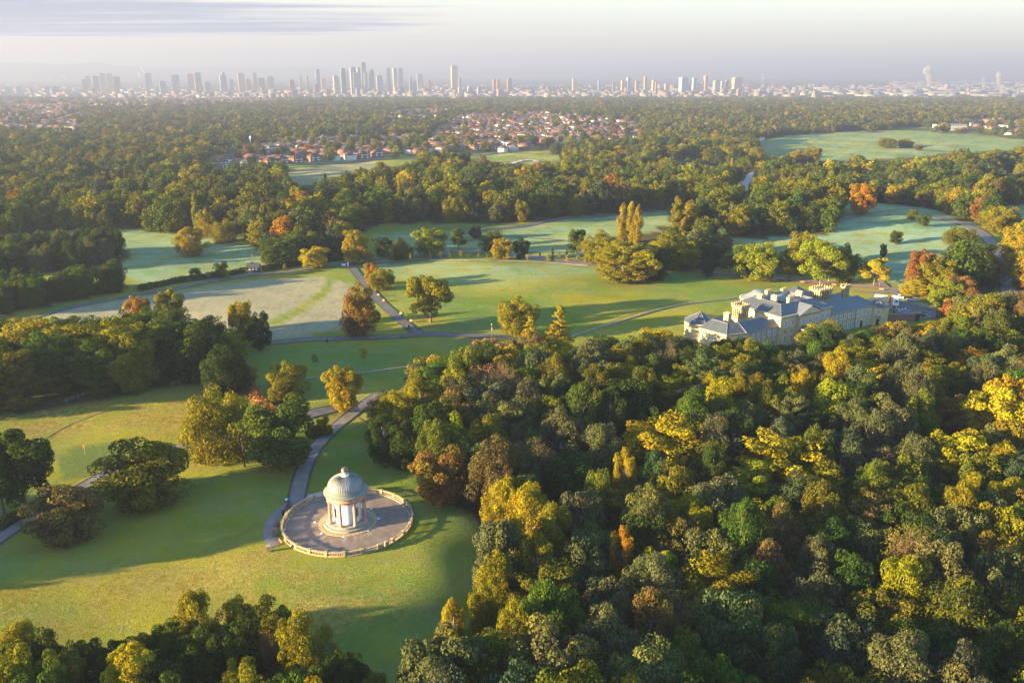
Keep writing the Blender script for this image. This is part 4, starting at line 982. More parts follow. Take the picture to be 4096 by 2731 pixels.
gi = ng.nodes.new('NodeGroupInput'); go = ng.nodes.new('NodeGroupOutput'); ip = ng.nodes.new('GeometryNodeInstanceOnPoints'); ci = ng.nodes.new('GeometryNodeCollectionInfo')
ci.inputs['Collection'].default_value = LODC; ci.inputs['Separate Children'].default_value = True; ci.inputs['Reset Children'].default_value = True
def named(n, ty):
    a = ng.nodes.new('GeometryNodeInputNamedAttribute'); a.data_type = ty; a.inputs[0].default_value = n; return a.outputs[0]
ng.links.new(gi.outputs[0], ip.inputs['Points']); ng.links.new(ci.outputs[0], ip.inputs['Instance']); ip.inputs['Pick Instance'].default_value = True
ng.links.new(named('shape', 'INT'), ip.inputs['Instance Index']); ng.links.new(named('rot', 'FLOAT_VECTOR'), ip.inputs['Rotation']); ng.links.new(named('size', 'FLOAT_VECTOR'), ip.inputs['Scale'])
ng.links.new(ip.outputs[0], go.inputs[0])
def wood(name, label, pts, Hs, Rs, shp, cols, turns, rng):
    n = len(pts); x, y = pts[:, 0], pts[:, 1]; me = bpy.data.meshes.new(name)
    V = np.stack([x, y, hz(x, y)], 1); me.vertices.add(n); me.vertices.foreach_set('co', V.astype(np.float32).ravel()); me.update()
    def att(nm, ty, prop, arr): a = me.attributes.new(nm, ty, 'POINT'); a.data.foreach_set(prop, arr.ravel())
    att('shape', 'INT', 'value', shp.astype(np.int32))
    att('rot', 'FLOAT_VECTOR', 'vector', np.stack([np.zeros(n), np.zeros(n), rng.uniform(0, 6.28, n)], 1).astype(np.float32))
    sr = np.array(SHP_R)[shp]; sh = np.array(SHP_H)[shp]
    att('size', 'FLOAT_VECTOR', 'vector', np.stack([Rs / sr, Rs / sr, Hs / sh], 1).astype(np.float32))
    att('tint', 'FLOAT_COLOR', 'color', np.concatenate([cols, turns[:, None]], 1).astype(np.float32))
    o = link(name, me); md_ = o.modifiers.new('trees', 'NODES'); md_.node_group = ng
    tag(o, label, None, None, 'stuff'); return o
HOUSE_ZONES = [
 [(470,402),(560,384),(700,372),(860,362),(980,352),(1230,345),(1240,328),(960,326),(700,335),(490,350)],
 [(960,322),(1040,285),(1060,266),(1230,260),(1350,272),(1480,288),(1490,318),(1300,328),(1050,332)],
 [(-100,300),(-100,228),(160,235),(205,270),(185,298)],
 [(560,345),(600,330),(760,320),(960,318),(980,335),(700,352)],
 [(830,262),(1000,252),(1060,262),(960,275)], [(0,235),(500,222),(700,232),(300,245)],
 [(1060,385),(1060,350),(1240,342),(1250,352)], [(2150,300),(2200,280),(2300,278),(2352,300),(2340,312)],
]
OPEN = [FAR_FIELD, SMALL_FIELD, BROWN_FIELD, STRIP_FIELD, RIGHT_FIELD, RIGHT_LAWN, LAKE_A, LAKE_B, BACK_LAWN, HILL_LAWN,
        [(1690,462),(1700,430),(1720,405),(1760,380),(1745,415),(1715,465)], [(2050,300),(2060,292),(2160,292),(2180,302),(2110,304)],
        [(430,408),(560,390),(700,384),(860,372),(980,364),(1330,352),(1330,344),(980,357),(700,373),(560,379),(420,398)],
        [(2240,545),(2200,515),(2150,500),(2230,510),(2290,550)], GOLF_FROST, [(1100,392),(1180,368),(1250,366),(1240,384),(1180,394)]]
FOREST_LOW = [   # wooded ground below pixel row 525
 [(480,520),(560,548),(600,585),(612,606),(680,600),(700,585),(790,590),(795,560),(860,520)],
 [(1340,565),(1400,545),(1545,530),(1640,545),(1670,600),(1640,606),(1440,620),(1380,596)],
 [(1500,520),(1905,515),(1905,538),(1760,548),(1640,550),(1545,540)],
 [(1700,602),(1900,592),(1940,610),(1940,632),(1700,630)],
 [(2130,650),(2180,610),(2210,570),(2262,560),(2285,600),(2280,680),(2250,700),(2160,700)],
 [(-300,560),(-300,500),(900,500),(860,520),(480,545),(300,528),(130,528),(0,556)],
 [(2180,500),(2352,505),(2500,520),(2500,560),(2300,545),(2260,520)]]
gr_ = np.random.default_rng(21)
def grid_pts(x0, x1, y0, y1, sp):
    nx, ny = int((x1 - x0) / sp), int((y1 - y0) / sp); i, j = np.meshgrid(np.arange(nx), np.arange(ny)); i = i.ravel(); j = j.ravel()
    return np.stack([x0 + (i + .5 * (j % 2) + gr_.uniform(-.38, .38, len(i))) * sp, y0 + (j + gr_.uniform(-.38, .38, len(i))) * sp], 1)
def keep_mask(P):
    x, y = P[:, 0], P[:, 1]; u, v, _ = proj(x, y, hz(x, y)); k = (np.abs(u - 1176) < 1176 + 420)
    low = v > 512; inl = np.zeros(len(P), bool)
    for pl in FOREST_LOW: inl |= inside(u, v, pl)
    k &= (~low) | inl
    for pl in OPEN: k &= ~inside(u, v, pl)
    k &= ~blocks(x, y, np.where(y < 1350, 14.5, 14.0))
    hzn = np.zeros(len(P), bool)
    u2, v2, _ = proj(x, y, hz(x, y) + 12.0)
    for pl in HOUSE_ZONES: hzn |= inside(u, v, pl) | inside(u2, v2, pl)
    k &= (~hzn) | (gr_.uniform(0, 1, len(P)) < .09)
    for L, w in ALL_PATHS:
        q = np.array([(a.x, a.y) for a in L[::3]]); 
        for a in q:
            k &= (x - a[0]) ** 2 + (y - a[1]) ** 2 > (w / 2 + 3.5) ** 2
    px = np.array([q[3] for q in PLACED]); py = np.array([q[4] for q in PLACED]); pr = np.array([q[6] for q in PLACED])
    idx = np.where(k & (y < 900))[0]
    for i in idx:
        if ((px - x[i]) ** 2 + (py - y[i]) ** 2 < (pr + 3.0) ** 2 * .8).any(): k[i] = False
    return k
def colours(P, rng, far=0.0):
    names = ['dark', 'green', 'olive', 'grey', 'bluegreen', 'goldgreen', 'gold', 'lime', 'brown', 'rust', 'orange']
    w = np.array([4.0, 3.4, 3.8, 1.2, 1.4, 2.8, .8, .8, 1.0, .28, .08]); ci_ = rng.choice(len(names), len(P), p=w / w.sum())
    # like stands with like: a slow wave picks drifts of the same colour
    drift = np.sin(P[:, 0] * .021 + 2 * np.sin(P[:, 1] * .013)) * np.sin(P[:, 1] * .017 + 1.7 * np.sin(P[:, 0] * .011))
    ci_ = np.where((drift > .45) & (rng.uniform(0, 1, len(P)) < .6), rng.choice([5, 2, 1], len(P)), ci_)
    ci_ = np.where((drift < -.5) & (rng.uniform(0, 1, len(P)) < .6), rng.choice([0, 1, 4], len(P)), ci_)
    return np.array([PAL[n] for n in names])[ci_] * rng.uniform(.85, 1.2, (len(P), 1))
P1 = grid_pts(-1100, 1100, 330, 1350, 9.2); P1 = P1[keep_mask(P1)]
P1 = P1[gr_.uniform(0, 1, len(P1)) < .93 + .12 * np.sin(P1[:, 0] * .05 + 2 * np.sin(P1[:, 1] * .04)) * np.sin(P1[:, 1] * .06)]
sh = gr_.choice(12, len(P1), p=np.array([3, 3, 3, 3, 2.4, 3, 1, 2, .5, .18, 3, 2.5]) / 26.58)
big = gr_.gamma(2.2, .45, len(P1)) + .25 * np.sin(P1[:, 0] * .018) * np.sin(P1[:, 1] * .023); H1 = np.clip(10.5 + 4.2 * big, 9, 21); R1 = np.clip(3.8 + 1.7 * big, 3.4, 8.2); R1[sh == 9] = 2.2; H1[sh == 9] = 21; R1[sh == 8] = 3.4
wood('park_woods', 'mixed green and golden woods stretching behind the park lawns', P1, H1, R1, sh, colours(P1, gr_), gr_.choice([0, .1, .3, .6], len(P1)), gr_)
# wood west of the frame whose long shadows reach the lawns
_r = random.Random(77); PW = np.array(scatter([(-150, 113), (-250, 82), (-250, 116), (-150, 146), (-122, 154), (-122, 124)], 9.0, _r)); nw_ = len(PW)
wood('west_wood', 'wood beyond the left picture edge that shades the lawns', PW, gr_.uniform(14, 19, nw_), gr_.uniform(5, 6.5, nw_), gr_.choice([0, 1, 3, 4], nw_), colours(PW, gr_), np.full(nw_, .2), gr_)
P2 = grid_pts(-2100, 2100, 1350, 2500, 12.0); P2 = P2[keep_mask(P2)]
P3 = grid_pts(-3400, 3400, 2500, 4700, 19.0); P3 = P3[keep_mask(P3)]; P3 = P3[(gr_.uniform(0, 1, len(P3)) < np.clip(1.15 - (P3[:, 1] - 2900) / 1900, .25, .9))]
gapn = np.sin(P2[:, 0] * .011 + 1.3 * np.sin(P2[:, 1] * .006)) * np.sin(P2[:, 1] * .009 + 1)
PF = np.concatenate([P2[gr_.uniform(0, 1, len(P2)) < .64 - .42 * np.clip(gapn, 0, 1)], P3]); sh = 12 + gr_.choice(6, len(PF), p=[.3, .24, .2, .12, .12, .02])
H2 = gr_.uniform(11, 19, len(PF)); R2 = gr_.uniform(5.0, 8.2, len(PF)); R2[PF[:, 1] > 2500] *= 1.35; R2[sh == 17] = 2.6
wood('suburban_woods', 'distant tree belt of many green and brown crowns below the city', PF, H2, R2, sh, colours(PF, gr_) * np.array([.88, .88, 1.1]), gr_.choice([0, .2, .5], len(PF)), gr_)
# leaf litter and shade-bare soil under the woods
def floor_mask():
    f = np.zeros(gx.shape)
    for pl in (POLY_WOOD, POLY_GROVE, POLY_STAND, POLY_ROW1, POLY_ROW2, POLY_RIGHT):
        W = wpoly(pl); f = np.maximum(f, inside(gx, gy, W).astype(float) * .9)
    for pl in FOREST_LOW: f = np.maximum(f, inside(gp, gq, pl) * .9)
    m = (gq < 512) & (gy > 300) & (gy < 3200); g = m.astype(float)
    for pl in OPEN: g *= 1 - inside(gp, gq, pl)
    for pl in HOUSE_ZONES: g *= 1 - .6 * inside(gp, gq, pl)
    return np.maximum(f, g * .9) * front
for q in PLACED[:95]:       # fallen leaves and thin grass beneath the single trees
    if q[6] > 2.5: k_ = (np.abs(gx - q[3]) < 14) & (np.abs(gy - q[4]) < 14); br[k_] = np.maximum(br[k_], .75 * np.exp(-(((gx[k_] - q[3]) ** 2 + (gy[k_] - q[4]) ** 2) / (q[6] * .75) ** 2) ** 1.5))
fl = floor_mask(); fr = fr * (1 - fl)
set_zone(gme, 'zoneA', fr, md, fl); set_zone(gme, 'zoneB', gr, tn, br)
# ---------------------------------------------------------------- the domed temple and its round terrace
TC = Vector((-33.2, 152.9, 0.0)); FACE = math.atan2(-152.9, 33.2)
def stone_mat(name, col, var=.25):
    return simple(name, col, .85, var, 1.6, .25, bstr=.45, bdist=.03, streak=.45)
STONE = stone_mat('buff_stone', (.34, .265, .155)); PINK = stone_mat('pink_sandstone', (.44, .24, .175)); GREYST = stone_mat('grey_stone', (.27, .25, .22), .3)
WHITE = simple('white_render', (.76, .76, .75), .7, .05, 1.2, .3, bstr=.1)
SLATEST = stone_mat('cornice_slab_stone', (.17, .185, .165), .35)
LEAD = simple('lead_sheet', (.285, .27, .262), .5, .16, 1.3, .4, .15, bstr=.1); SEAM = simple('lead_seam', (.11, .125, .13), .6, .15, 2, .4, .1)
COPPER = simple('brown_copper', (.16, .105, .075), .38, .25, 2, .5, .55)
def polar_obj(name, bm, mat, parent, a, loc=TC):
    o = bm.build(name, mat, parent); return o
# terrace floor: asphalt with pale streaks washed out from the steps
tm_, tt = newmat('terrace_asphalt'); N = NT(tt); p = N.obj(); sp = N.n('ShaderNodeSeparateXYZ'); N.l(p, sp.inputs[0])
r_ = N.math('SQRT', N.math('ADD', N.math('MULTIPLY', sp.outputs[0], sp.outputs[0]), N.math('MULTIPLY', sp.outputs[1], sp.outputs[1])))
an = N.math('ARCTAN2', sp.outputs[1], sp.outputs[0]); cb = N.n('ShaderNodeCombineXYZ'); N.l(N.math('MULTIPLY', an, 5.0), cb.inputs[0]); N.l(N.math('MULTIPLY', r_, .18), cb.inputs[1])
stn = N.noise(1.4, 5, .65, cb.outputs[0]); fall = N.ramp(r_, 11.0, 5.0); base = N.mix(N.ramp(N.noise(.5, 5, .6, p), .3, .7), (.135, .103, .088), (.195, .155, .130))
c = N.mix(N.math('MULTIPLY', N.ramp(stn, .50, .66), N.math('MULTIPLY', fall, .75)), base, (.34, .30, .24))
c = N.mix(N.ramp(r_, 12.2, 12.5), c, (.085, .07, .055))
N.out(c, .75, .3, bump=N.noise(6, 4, .7, p), bstr=.3, bdist=.015)
terrace = thing('temple_terrace', 'round asphalt terrace ringed by a stone balustrade around the white domed temple', 'terrace', TC)
MB().lathe([(0.0, .13), (6.0, .13), (12.5, .10), (12.9, .10), (13.2, .02), (13.25, -.5)], 96).build('floor', tm_, terrace)
MB().lathe([(12.25, .10), (12.28, .22), (12.52, .22), (12.55, .12)], 96).build('kerb', GREYST, terrace)
# stone ring round the steps, laid in separate slabs
slab = MB()
NS = 40; da = 2*math.pi/NS
def arc_block(m, r0, r1, z0, z1, a0, a1, n=2):
    v = []
    for k in range(n + 1):
        a = a0 + (a1 - a0) * k / n; c_, s_ = math.cos(a), math.sin(a)
        v += [(r0*c_, r0*s_, z0), (r1*c_, r1*s_, z0), (r1*c_, r1*s_, z1), (r0*c_, r0*s_, z1)]
    f = []
    for k in range(n):
        b = 4*k; f += [(b, b+4, b+5, b+1), (b+1, b+5, b+6, b+2), (b+2, b+6, b+7, b+3), (b+3, b+7, b+4, b)]
    f += [(0, 1, 2, 3), (4*n+3, 4*n+2, 4*n+1, 4*n)]
    return m.add(v, f)
sm = arc_block(MB(), 4.85, 5.85, .0, .20, .004, da - .004).mesh('paving_slab', STONE)
rg = random.Random(2)
for k in range(NS):
    o = link('paving_slab', sm, terrace, (0, 0, rg.uniform(-.012, .012)), k * da)
# small round ground lights
for k, (X, Y) in enumerate(((852,880),(948,1040),(1262,1088),(1607,1003),(1760,833),(1657,692))):
    q = at(1020 + X/3.5636, 1840 + Y/3.5636, .13); m = MB().lathe([(.0,.06),(.20,.06),(.24,.03),(.26,.0)], 16)
    o = m.build('ground_light', simple('lamp_glass', (.75,.76,.8), .3, .05), None); o.location = (q.x, q.y, .13)
    tag(o, ['round white ground light left of the temple steps','round white ground light at front left of the temple','round white ground light in front of the temple','round white ground light at front right of the temple','round white ground light right of the temple','round white ground light behind right of the temple'][k], 'ground light', None, 'ground lights set in the terrace')
# balustrade
bal = thing('balustrade', 'buff stone balustrade with pillars ringing the temple terrace', 'balustrade', TC)
prof = [(.10,.0),(.10,.06),(.065,.10),(.05,.18),(.095,.34),(.085,.42),(.05,.56),(.075,.60),(.075,.66)]
bm_ = MB().lathe(prof, 8).mesh('baluster', STONE, True)
NB = 24; db = 2*math.pi/NB; RB = 12.93; GAPS = ((R(127), R(133)), (R(-50.5), R(-45.5)))
def in_gap(a):
    a = (a + math.pi) % (2*math.pi) - math.pi
    return any(g0 <= a <= g1 for g0, g1 in GAPS)
ped = MB().box(-.24, -.27, -.15, .24, .27, 1.02).box(-.30, -.33, 1.02, .30, .33, 1.14).mesh('pedestal', STONE)
a_off = R(130) - db * 5 - R(2.9)
for s_ in range(NB):
    a0 = a_off + s_ * db; sec = [a0 + R(1.2), a0 + db - R(1.2)]
    if not in_gap(a0): link('pedestal', ped, bal, (RB*math.cos(a0), RB*math.sin(a0), 0), a0)
    runs = [sec]
    for g0, g1 in GAPS:
        nr = []
        for r0, r1 in runs:
            sh_ = round(((r0 + r1)/2 - (g0 + g1)/2) / (2*math.pi)) * 2*math.pi; h0, h1 = g0 + sh_, g1 + sh_
            if h1 < r0 or h0 > r1: nr.append([r0, r1]); continue
            if h0 - r0 > R(1): nr.append([r0, h0])
            if r1 - h1 > R(1): nr.append([h1, r1])
            for h in (h0, h1):
                if r0 < h < r1: link('pedestal', ped, bal, (RB*math.cos(h), RB*math.sin(h), 0), h)
        runs = nr
    for r0, r1 in runs:
        n = max(2, int((r1 - r0) / db * 5))
        arc_block(MB(), RB - .20, RB + .20, -.2, .22, r0, r1, n).build('plinth', STONE, bal)
        arc_block(MB(), RB - .19, RB + .19, .88, 1.04, r0, r1, n).build('rail', STONE, bal)
        nb = max(1, int((r1 - r0) * RB / .31)); 
        for k in range(nb):
            a = r0 + (r1 - r0) * (k + .5) / nb; link('baluster', bm_, bal, (RB*math.cos(a), RB*math.sin(a), .22))
# the temple itself
temple = thing('temple', 'white round temple with eight pink columns, ribbed grey dome and small lantern', 'temple', TC)
MB().lathe([(0, .60), (4.78, .60), (4.82, .56), (4.82, .0)], 72).build('lower_step', GREYST, temple)
MB().lathe([(0, .98), (4.22, .98), (4.26, .94), (4.26, .6)], 72).build('upper_step', GREYST, temple)
WALL_R = 2.8; win_a = [FACE + R(42), FACE - R(56), FACE + R(132), FACE - R(146)]
m = MB(); n = 96; zs = [.98, 2.1, 4.3, 6.0]
hw = .17                                             # half angle of a window opening
def cut(a): return any(abs((a - w + math.pi) % (2*math.pi) - math.pi) < hw for w in win_a)
vs = [(WALL_R*math.cos(2*math.pi*k/n), WALL_R*math.sin(2*math.pi*k/n), z) for z in zs for k in range(n)]; fs = []
for i in range(3):
    for k in range(n):
        if i == 1 and cut(2*math.pi*(k + .5)/n): continue
        fs.append((i*n+k, i*n+(k+1) % n, (i+1)*n+(k+1) % n, (i+1)*n+k))
m.add(vs, fs).build('wall', WHITE, temple, True)
WOODP = simple('window_boards', (.30, .17, .08), .6, .3, 3, .3)
for w in win_a:
    m = MB(); 
    for z0, z1 in ((1.95, 2.1), (4.3, 4.42)): arc_block(m, WALL_R - .25, WALL_R + .06, z0, z1, w - hw - .03, w + hw + .03, 3)
    for s_ in (-1, 1): arc_block(m, WALL_R - .25, WALL_R + .04, 2.1, 4.3, w + s_*(hw + .02) - .02, w + s_*(hw + .02) + .02, 1)
    f = m.build('window_surround', WHITE, temple)
    b = arc_block(MB(), WALL_R - .22, WALL_R - .16, 2.1, 4.3, w - hw, w + hw, 3).build('shutter', WOODP, f)
    m = MB()
    for k in range(1, 4): m.add(*[(lambda q: (q.v, q.f))(arc_block(MB(), WALL_R - .16, WALL_R - .12, 2.1 + .55*k - .03, 2.1 + .55*k + .03, w - hw, w + hw, 2))][0])
    m.add(*[(lambda q: (q.v, q.f))(arc_block(MB(), WALL_R - .16, WALL_R - .125, 2.1, 4.3, w - .012, w + .012, 1))][0])
    m.build('glazing_bars', simple('bar_paint', (.12, .08, .05), .6), f)
colm = MB().lathe([(.42,0),(.42,.14),(.36,.16),(.38,.22),(.33,.28),(.335,1.6),(.32,3.0),(.285,4.42),(.31,4.46),(.29,4.50),(.36,4.60),(.36,4.64)], 20).box(-.40,-.40,4.64,.40,.40,4.80).mesh('column', PINK, True)
plm = MB().box(-.46, -.46, 0, .46, .46, .13).mesh('column_plinth', PINK)
for k in range(8):
    a = FACE + R(22.5 + 45 * k); o = link('column', colm, temple, (3.66*math.cos(a), 3.66*math.sin(a), 1.1), a)
    link('column_plinth', plm, o, (0, 0, -.12))
MB().lathe([(2.8, 5.90), (3.95, 5.90), (3.95, 6.22), (4.0, 6.24), (4.0, 6.42), (3.93, 6.46), (3.93, 6.85), (4.12, 6.98), (4.25, 7.16), (2.9, 7.2)], 96).build('entablature', PINK, temple, True)
rows = [(4.46, 4.02, 7.18, 7.44, 52), (4.06, 3.80, 7.44, 7.72, 48), (3.86, 3.62, 7.70, 7.98, 48), (3.70, 3.50, 7.96, 8.22, 44)]
for i, (ro, ri, z0, z1, n_) in enumerate(rows):
    dq = 2*math.pi/n_; m = MB()
    v = []
    for a in (.006, dq/2, dq - .006):
        for r, z in ((ri - .5, z0), (ro, z0), (ro - .03, z0 + (.10 if i == 0 else .22)), (ri, z1), (ri - .5, z1)): v.append((r*math.cos(a), r*math.sin(a), z))
    f = []
    for s_ in range(2):
        for q in range(4): f.append((s_*5+q, (s_+1)*5+q, (s_+1)*5+q+1, s_*5+q+1))
    f += [(0,1,2,3,4), (14,13,12,11,10)]
    me = m.add(v, f).mesh('cornice_slab', SLATEST)
    for k in range(n_): link('cornice_slab', me, temple, (0, 0, rg.uniform(-.012, .012)), k * dq + i * .05)
dprof = []
for k in range(15):
    t = k / 14 * R(80); dprof.append((3.50 * math.cos(t) , 8.20 + 2.32 * math.sin(t)))
dome = MB().lathe([(3.58, 8.16), (3.58, 8.24)] + dprof, 112).build('dome', LEAD, temple, True)
seam = MB(); pts = [((r + .02), 0, z + .02) for r, z in dprof]
seam.tube(pts, [.06]*len(pts), 4); seam_me = seam.mesh('dome_seam', SEAM)
for k in range(52): link('dome_seam', seam_me, dome, (0, 0, 0), k * 2*math.pi/52)
lantern = MB().lathe([(.30,10.30),(.86,10.38),(.86,10.50),(.74,10.56),(.74,10.74),(.66,10.76),(.0,10.76)], 28).build('lantern_base', WHITE, temple, True)
lc = MB().lathe([(.075,10.74),(.055,10.85),(.05,11.38),(.075,11.46)], 8).mesh('lantern_column', SEAM, True)
for k in range(8):
    a = k * math.pi/4; link('lantern_column', lc, lantern, (.62*math.cos(a), .62*math.sin(a), 0))
MB().lathe([(0,10.76),(.30,10.76),(.34,10.9),(.30,11.1),(.0,11.12)], 16).build('lantern_bell', WHITE, lantern, True)
pr = [(.60, 11.44), (.76, 11.46), (.76, 11.54)] + [(.72*math.cos(R(q)), 11.54 + .74*math.sin(R(q))) for q in range(0, 86, 10)] + [(.05, 12.29), (.05, 12.40), (0, 12.42)]
MB().lathe(pr, 28).build('lantern_dome', COPPER, temple, True)

# curved walk on the west side of the terrace
def ring_walk(name, r0, r1, a0, a1, mat, lift):
    m = MB(); vs, fs = [], []; n = 30
    for i in range(n + 1):
        a = a0 + (a1 - a0) * i / n; w = 1 - .25 * (i / n)
        for k in range(4):
            r = r0 + (r1 - r0) * k / 3; x, y = TC.x + r*math.cos(a), TC.y + r*math.sin(a); vs.append((x, y, hz1(x, y) + lift))
    for i in range(n):
        for k in range(3): fs.append((i*4+k, (i+1)*4+k, (i+1)*4+k+1, i*4+k+1)[::-1])
    o = m.add(vs, fs).build(name, mat); o['kind'] = 'structure'
ring_walk('footpath', 14.0, 16.6, R(131), R(217), ASPH, .09)
ring_walk('footpath', 13.2, 15.4, R(122), R(139), GRAVEL, .105)

# ---------------------------------------------------------------- benches, bins, boards and lamps
TIMBER = simple('bench_timber', (.17, .085, .05), .7, .25, 5, .3); TIMBER_LIT = simple('sunlit_bench_timber', (.42, .22, .12), .7, .2, 5, .3)  # second timber: same wood with sunlight put into its colour
IRON = simple('black_iron', (.02, .02, .022), .45, .2, 5, .5); STEELG = simple('galvanised_steel', (.33, .34, .35), .4, .1, 5, .5, .6)
def make_bench(timber):
    t = thing('bench', 'wooden park bench', 'bench')
    sl = MB().box(-.9, -.045, 0, .9, .045, .035).mesh('slat', timber)
    for y in (-.18, -.06, .06, .18): link('slat', sl, t, (0, y, .44))
    for k in range(4):
        o = link('back_slat', sl, t, (0, .27 + .035*k, .54 + .12*k)); o.rotation_euler = (R(75), 0, 0)
    for x in (-.78, .78):
        e = MB().tube([(x, -.22, 0), (x, -.20, .45), (x, .22, .43)], .035, 5).tube([(x, .26, 0), (x, .22, .45), (x, .40, .98)], .035, 5).tube([(x, -.22, .44), (x, -.24, .66), (x, .28, .68)], .03, 5)
        e.build('end_frame', IRON, t)
    return t
bench0 = make_bench(TIMBER); bench1 = make_bench(TIMBER_LIT); _ub = set()
def put_bench(p, rz, label, pale=False):
    src = bench1 if pale else bench0
    o = src if src.name not in _ub else copy_tree(src)
    if src.name not in _ub: _ub.add(src.name)
    o.location = (p[0], p[1], hz1(p[0], p[1]) + .05); o.rotation_euler = (0, 0, rz); o['label'] = label; o['group'] = 'park benches'; return o
def t5(X, Y): return at(1020 + X/3.5636, 1840 + Y/3.5636)
# benches face away from the terrace (towards the west): rotation so that local -y points outwards
for (X, Y), lab in (((470,695),'bench with a seated person by the curved walk of the terrace'),((300,925),'upper empty bench on the curved walk beside the balustrade'),((280,1070),'middle empty bench on the curved walk beside the balustrade'),((345,1205),'lowest bench on the curved walk, near the square stone pillar')):
    q = t5(X, Y); a = math.atan2(q.y - TC.y, q.x - TC.x); put_bench(q, a + R(90), lab)
BN = [((1511,1186),R(-60),'pale bench beside the diagonal path, topmost of the lit ones',1),((1532,1208),R(-60),'second pale bench beside the diagonal path',1),((1600,1261),R(-60),'third pale bench down the diagonal path',1),((1641,1290),R(-60),'pale bench nearest the path junction, lit by the sun',1),
      ((1640,1323),R(150),'dark bench on a slab at the rounded grass corner of the junction',0),((1339,1369),0,'dark bench beside the bin on the horizontal path',0),((1492,1361),0,'dark bench in the middle of the horizontal path',0),((1614,1353),0,'brown bench on the horizontal path nearest the signpost',0),
      ((381,1941),R(35),'bench beside the lower left path between two brown oaks',0),((688,1814),R(25),'bench beside the path under the wide golden willow',0),((1234,1670),R(15),'grey bench beside the path right of the green oak',0),
      ((3099,1124),R(-10),'orange lit bench on the avenue lawn, leftmost by the hall',1),((3208,1134),R(-10),'orange lit bench on the avenue lawn, second from left',1),((3335,1145),R(-10),'orange lit bench above the chimneys of the hall',1),((3525,1163),R(-20),'orange lit bench at the drive end near the truck',1),
      ((1938,1021),R(0),'small bench on the avenue by the golden tree',0),((2050,1036),R(-8),'grey bench on the avenue right of the dark green tree',0)]
for (X, Y), rz, lab, pale in BN: put_bench(at(X, Y), rz, lab, bool(pale))
def make_bin():
    t = thing('litter_bin', 'black litter bin', 'bin')
    MB().lathe([(.0,0),(.26,0),(.30,.1),(.32,.85),(.34,.88)], 16).build('body', IRON, t, True); MB().lathe([(.36,.88),(.36,.95),(.20,1.08),(0,1.1)], 16).build('lid', IRON, t, True); return t
bin0 = make_bin()
for i, ((X, Y), lab) in enumerate((((1020+405/3.56,1840+775/3.56),'black bin beside the seated person near the terrace'),((1308,1369),'black bin left of the bench on the horizontal path'),((1635,1311),'black bin on the grass corner by the path junction'),((1386,1066),'dark bin beside the white board at the head of the diagonal path'),((1470,1061),'black bin on the avenue below the rust coloured tree'),((1926,1005),'black bin by the upper avenue bend'))):
    o = bin0 if i == 0 else copy_tree(bin0); p = at(X, Y); o.location = (p.x, p.y, p.z + .05); o['label'] = lab; o['group'] = 'litter bins'
# information board, square pillar
p = t5(470, 612); t = thing('information_board', 'slanted dark blue information board on two posts beside the path', 'sign', (p.x, p.y, 0), R(20))
for x in (-.42, .42): MB().box(x-.04, -.04, 0, x+.04, .04, .95).build('post', IRON, t)
pn = MB().box(-.62, -.32, -.02, .62, .32, .02).build('panel', simple('blue_panel', (.02, .06, .16), .3, .2, 6, .5), t); pn.location = (0, 0, 1.0); pn.rotation_euler = (R(35), 0, 0)
MB().box(-.50, -.24, .021, -.05, .20, .026).build('printed_text', simple('board_print', (.45, .55, .65), .5), pn)
p = t5(195, 1300); t = thing('stone_pillar', 'short square stone pillar at the end of the curved walk', 'pillar', (p.x, p.y, 0), R(15))
MB().box(-.33, -.33, -.1, .33, .33, 1.15).build('shaft', STONE, t); MB().box(-.40, -.40, 1.15, .40, .40, 1.27).build('cap', STONE, t)
# lamp posts and masts
def lamp_post(X, Y, Ht, label, dark=True, arm=False):
    p = at(X, Y); t = thing('lamp_post', label, 'lamp post', (p.x, p.y, p.z)); mt = IRON if dark else STEELG
    MB().lathe([(.0,-.2),(.24,-.2),(.24,.9),(.14,1.1),(.14,1.3),(.09,1.35)], 12).build('base', mt, t, True) if dark else MB().lathe([(0,-.2),(.12,-.2),(.12,.8),(.07,.9)], 10).build('base', mt, t, True)
    MB().tube([(0,0,.9),(0,0,Ht-.5)], [.09,.055], 8).build('pole', mt, t, True)
    MB().lathe([(.05,Ht-.5),(.20,Ht-.42),(.24,Ht-.05),(.28,0+Ht),(.05,Ht+.18),(0,Ht+.25)], 12).build('lantern', mt, t, True); return t
lamp_post(978, 1866, 7.0, 'tall dark lamp post between the golden willow and the big green oak')
lamp_post(1618, 1334, 7.5, 'thin grey pole on the lawn corner by the path junction', False)
lamp_post(1968, 1352, 5.0, 'thin grey pole beside the path above the pinkish tree', False)
lamp_post(3440+750/5.6, 1150+570/5.6, 4.6, 'black lamp post beside the garden wall and the workers')
lamp_post(1680, 1252, 0.1, 'x') if False else None
lamp_post(3313, 1128, 8.5, 'white topped lamp column among the lime trees on the avenue', False)
# finger post
p = at(1679, 1349); t = thing('finger_post', 'black finger post with two arms at the path junction', 'signpost', (p.x, p.y, p.z))
MB().tube([(0,0,-.1),(0,0,3.4)], .07, 8).build('post', IRON, t); MB().box(-.95,-.03,2.85,-.08,.03,3.05).build('sign_arm', IRON, t); MB().box(.08,-.03,2.95,.85,.03,3.25).build('sign_arm', IRON, t)
MB().box(-.10,-.09,1.75,.10,-.07,2.0).build('notice', WHITE, t)
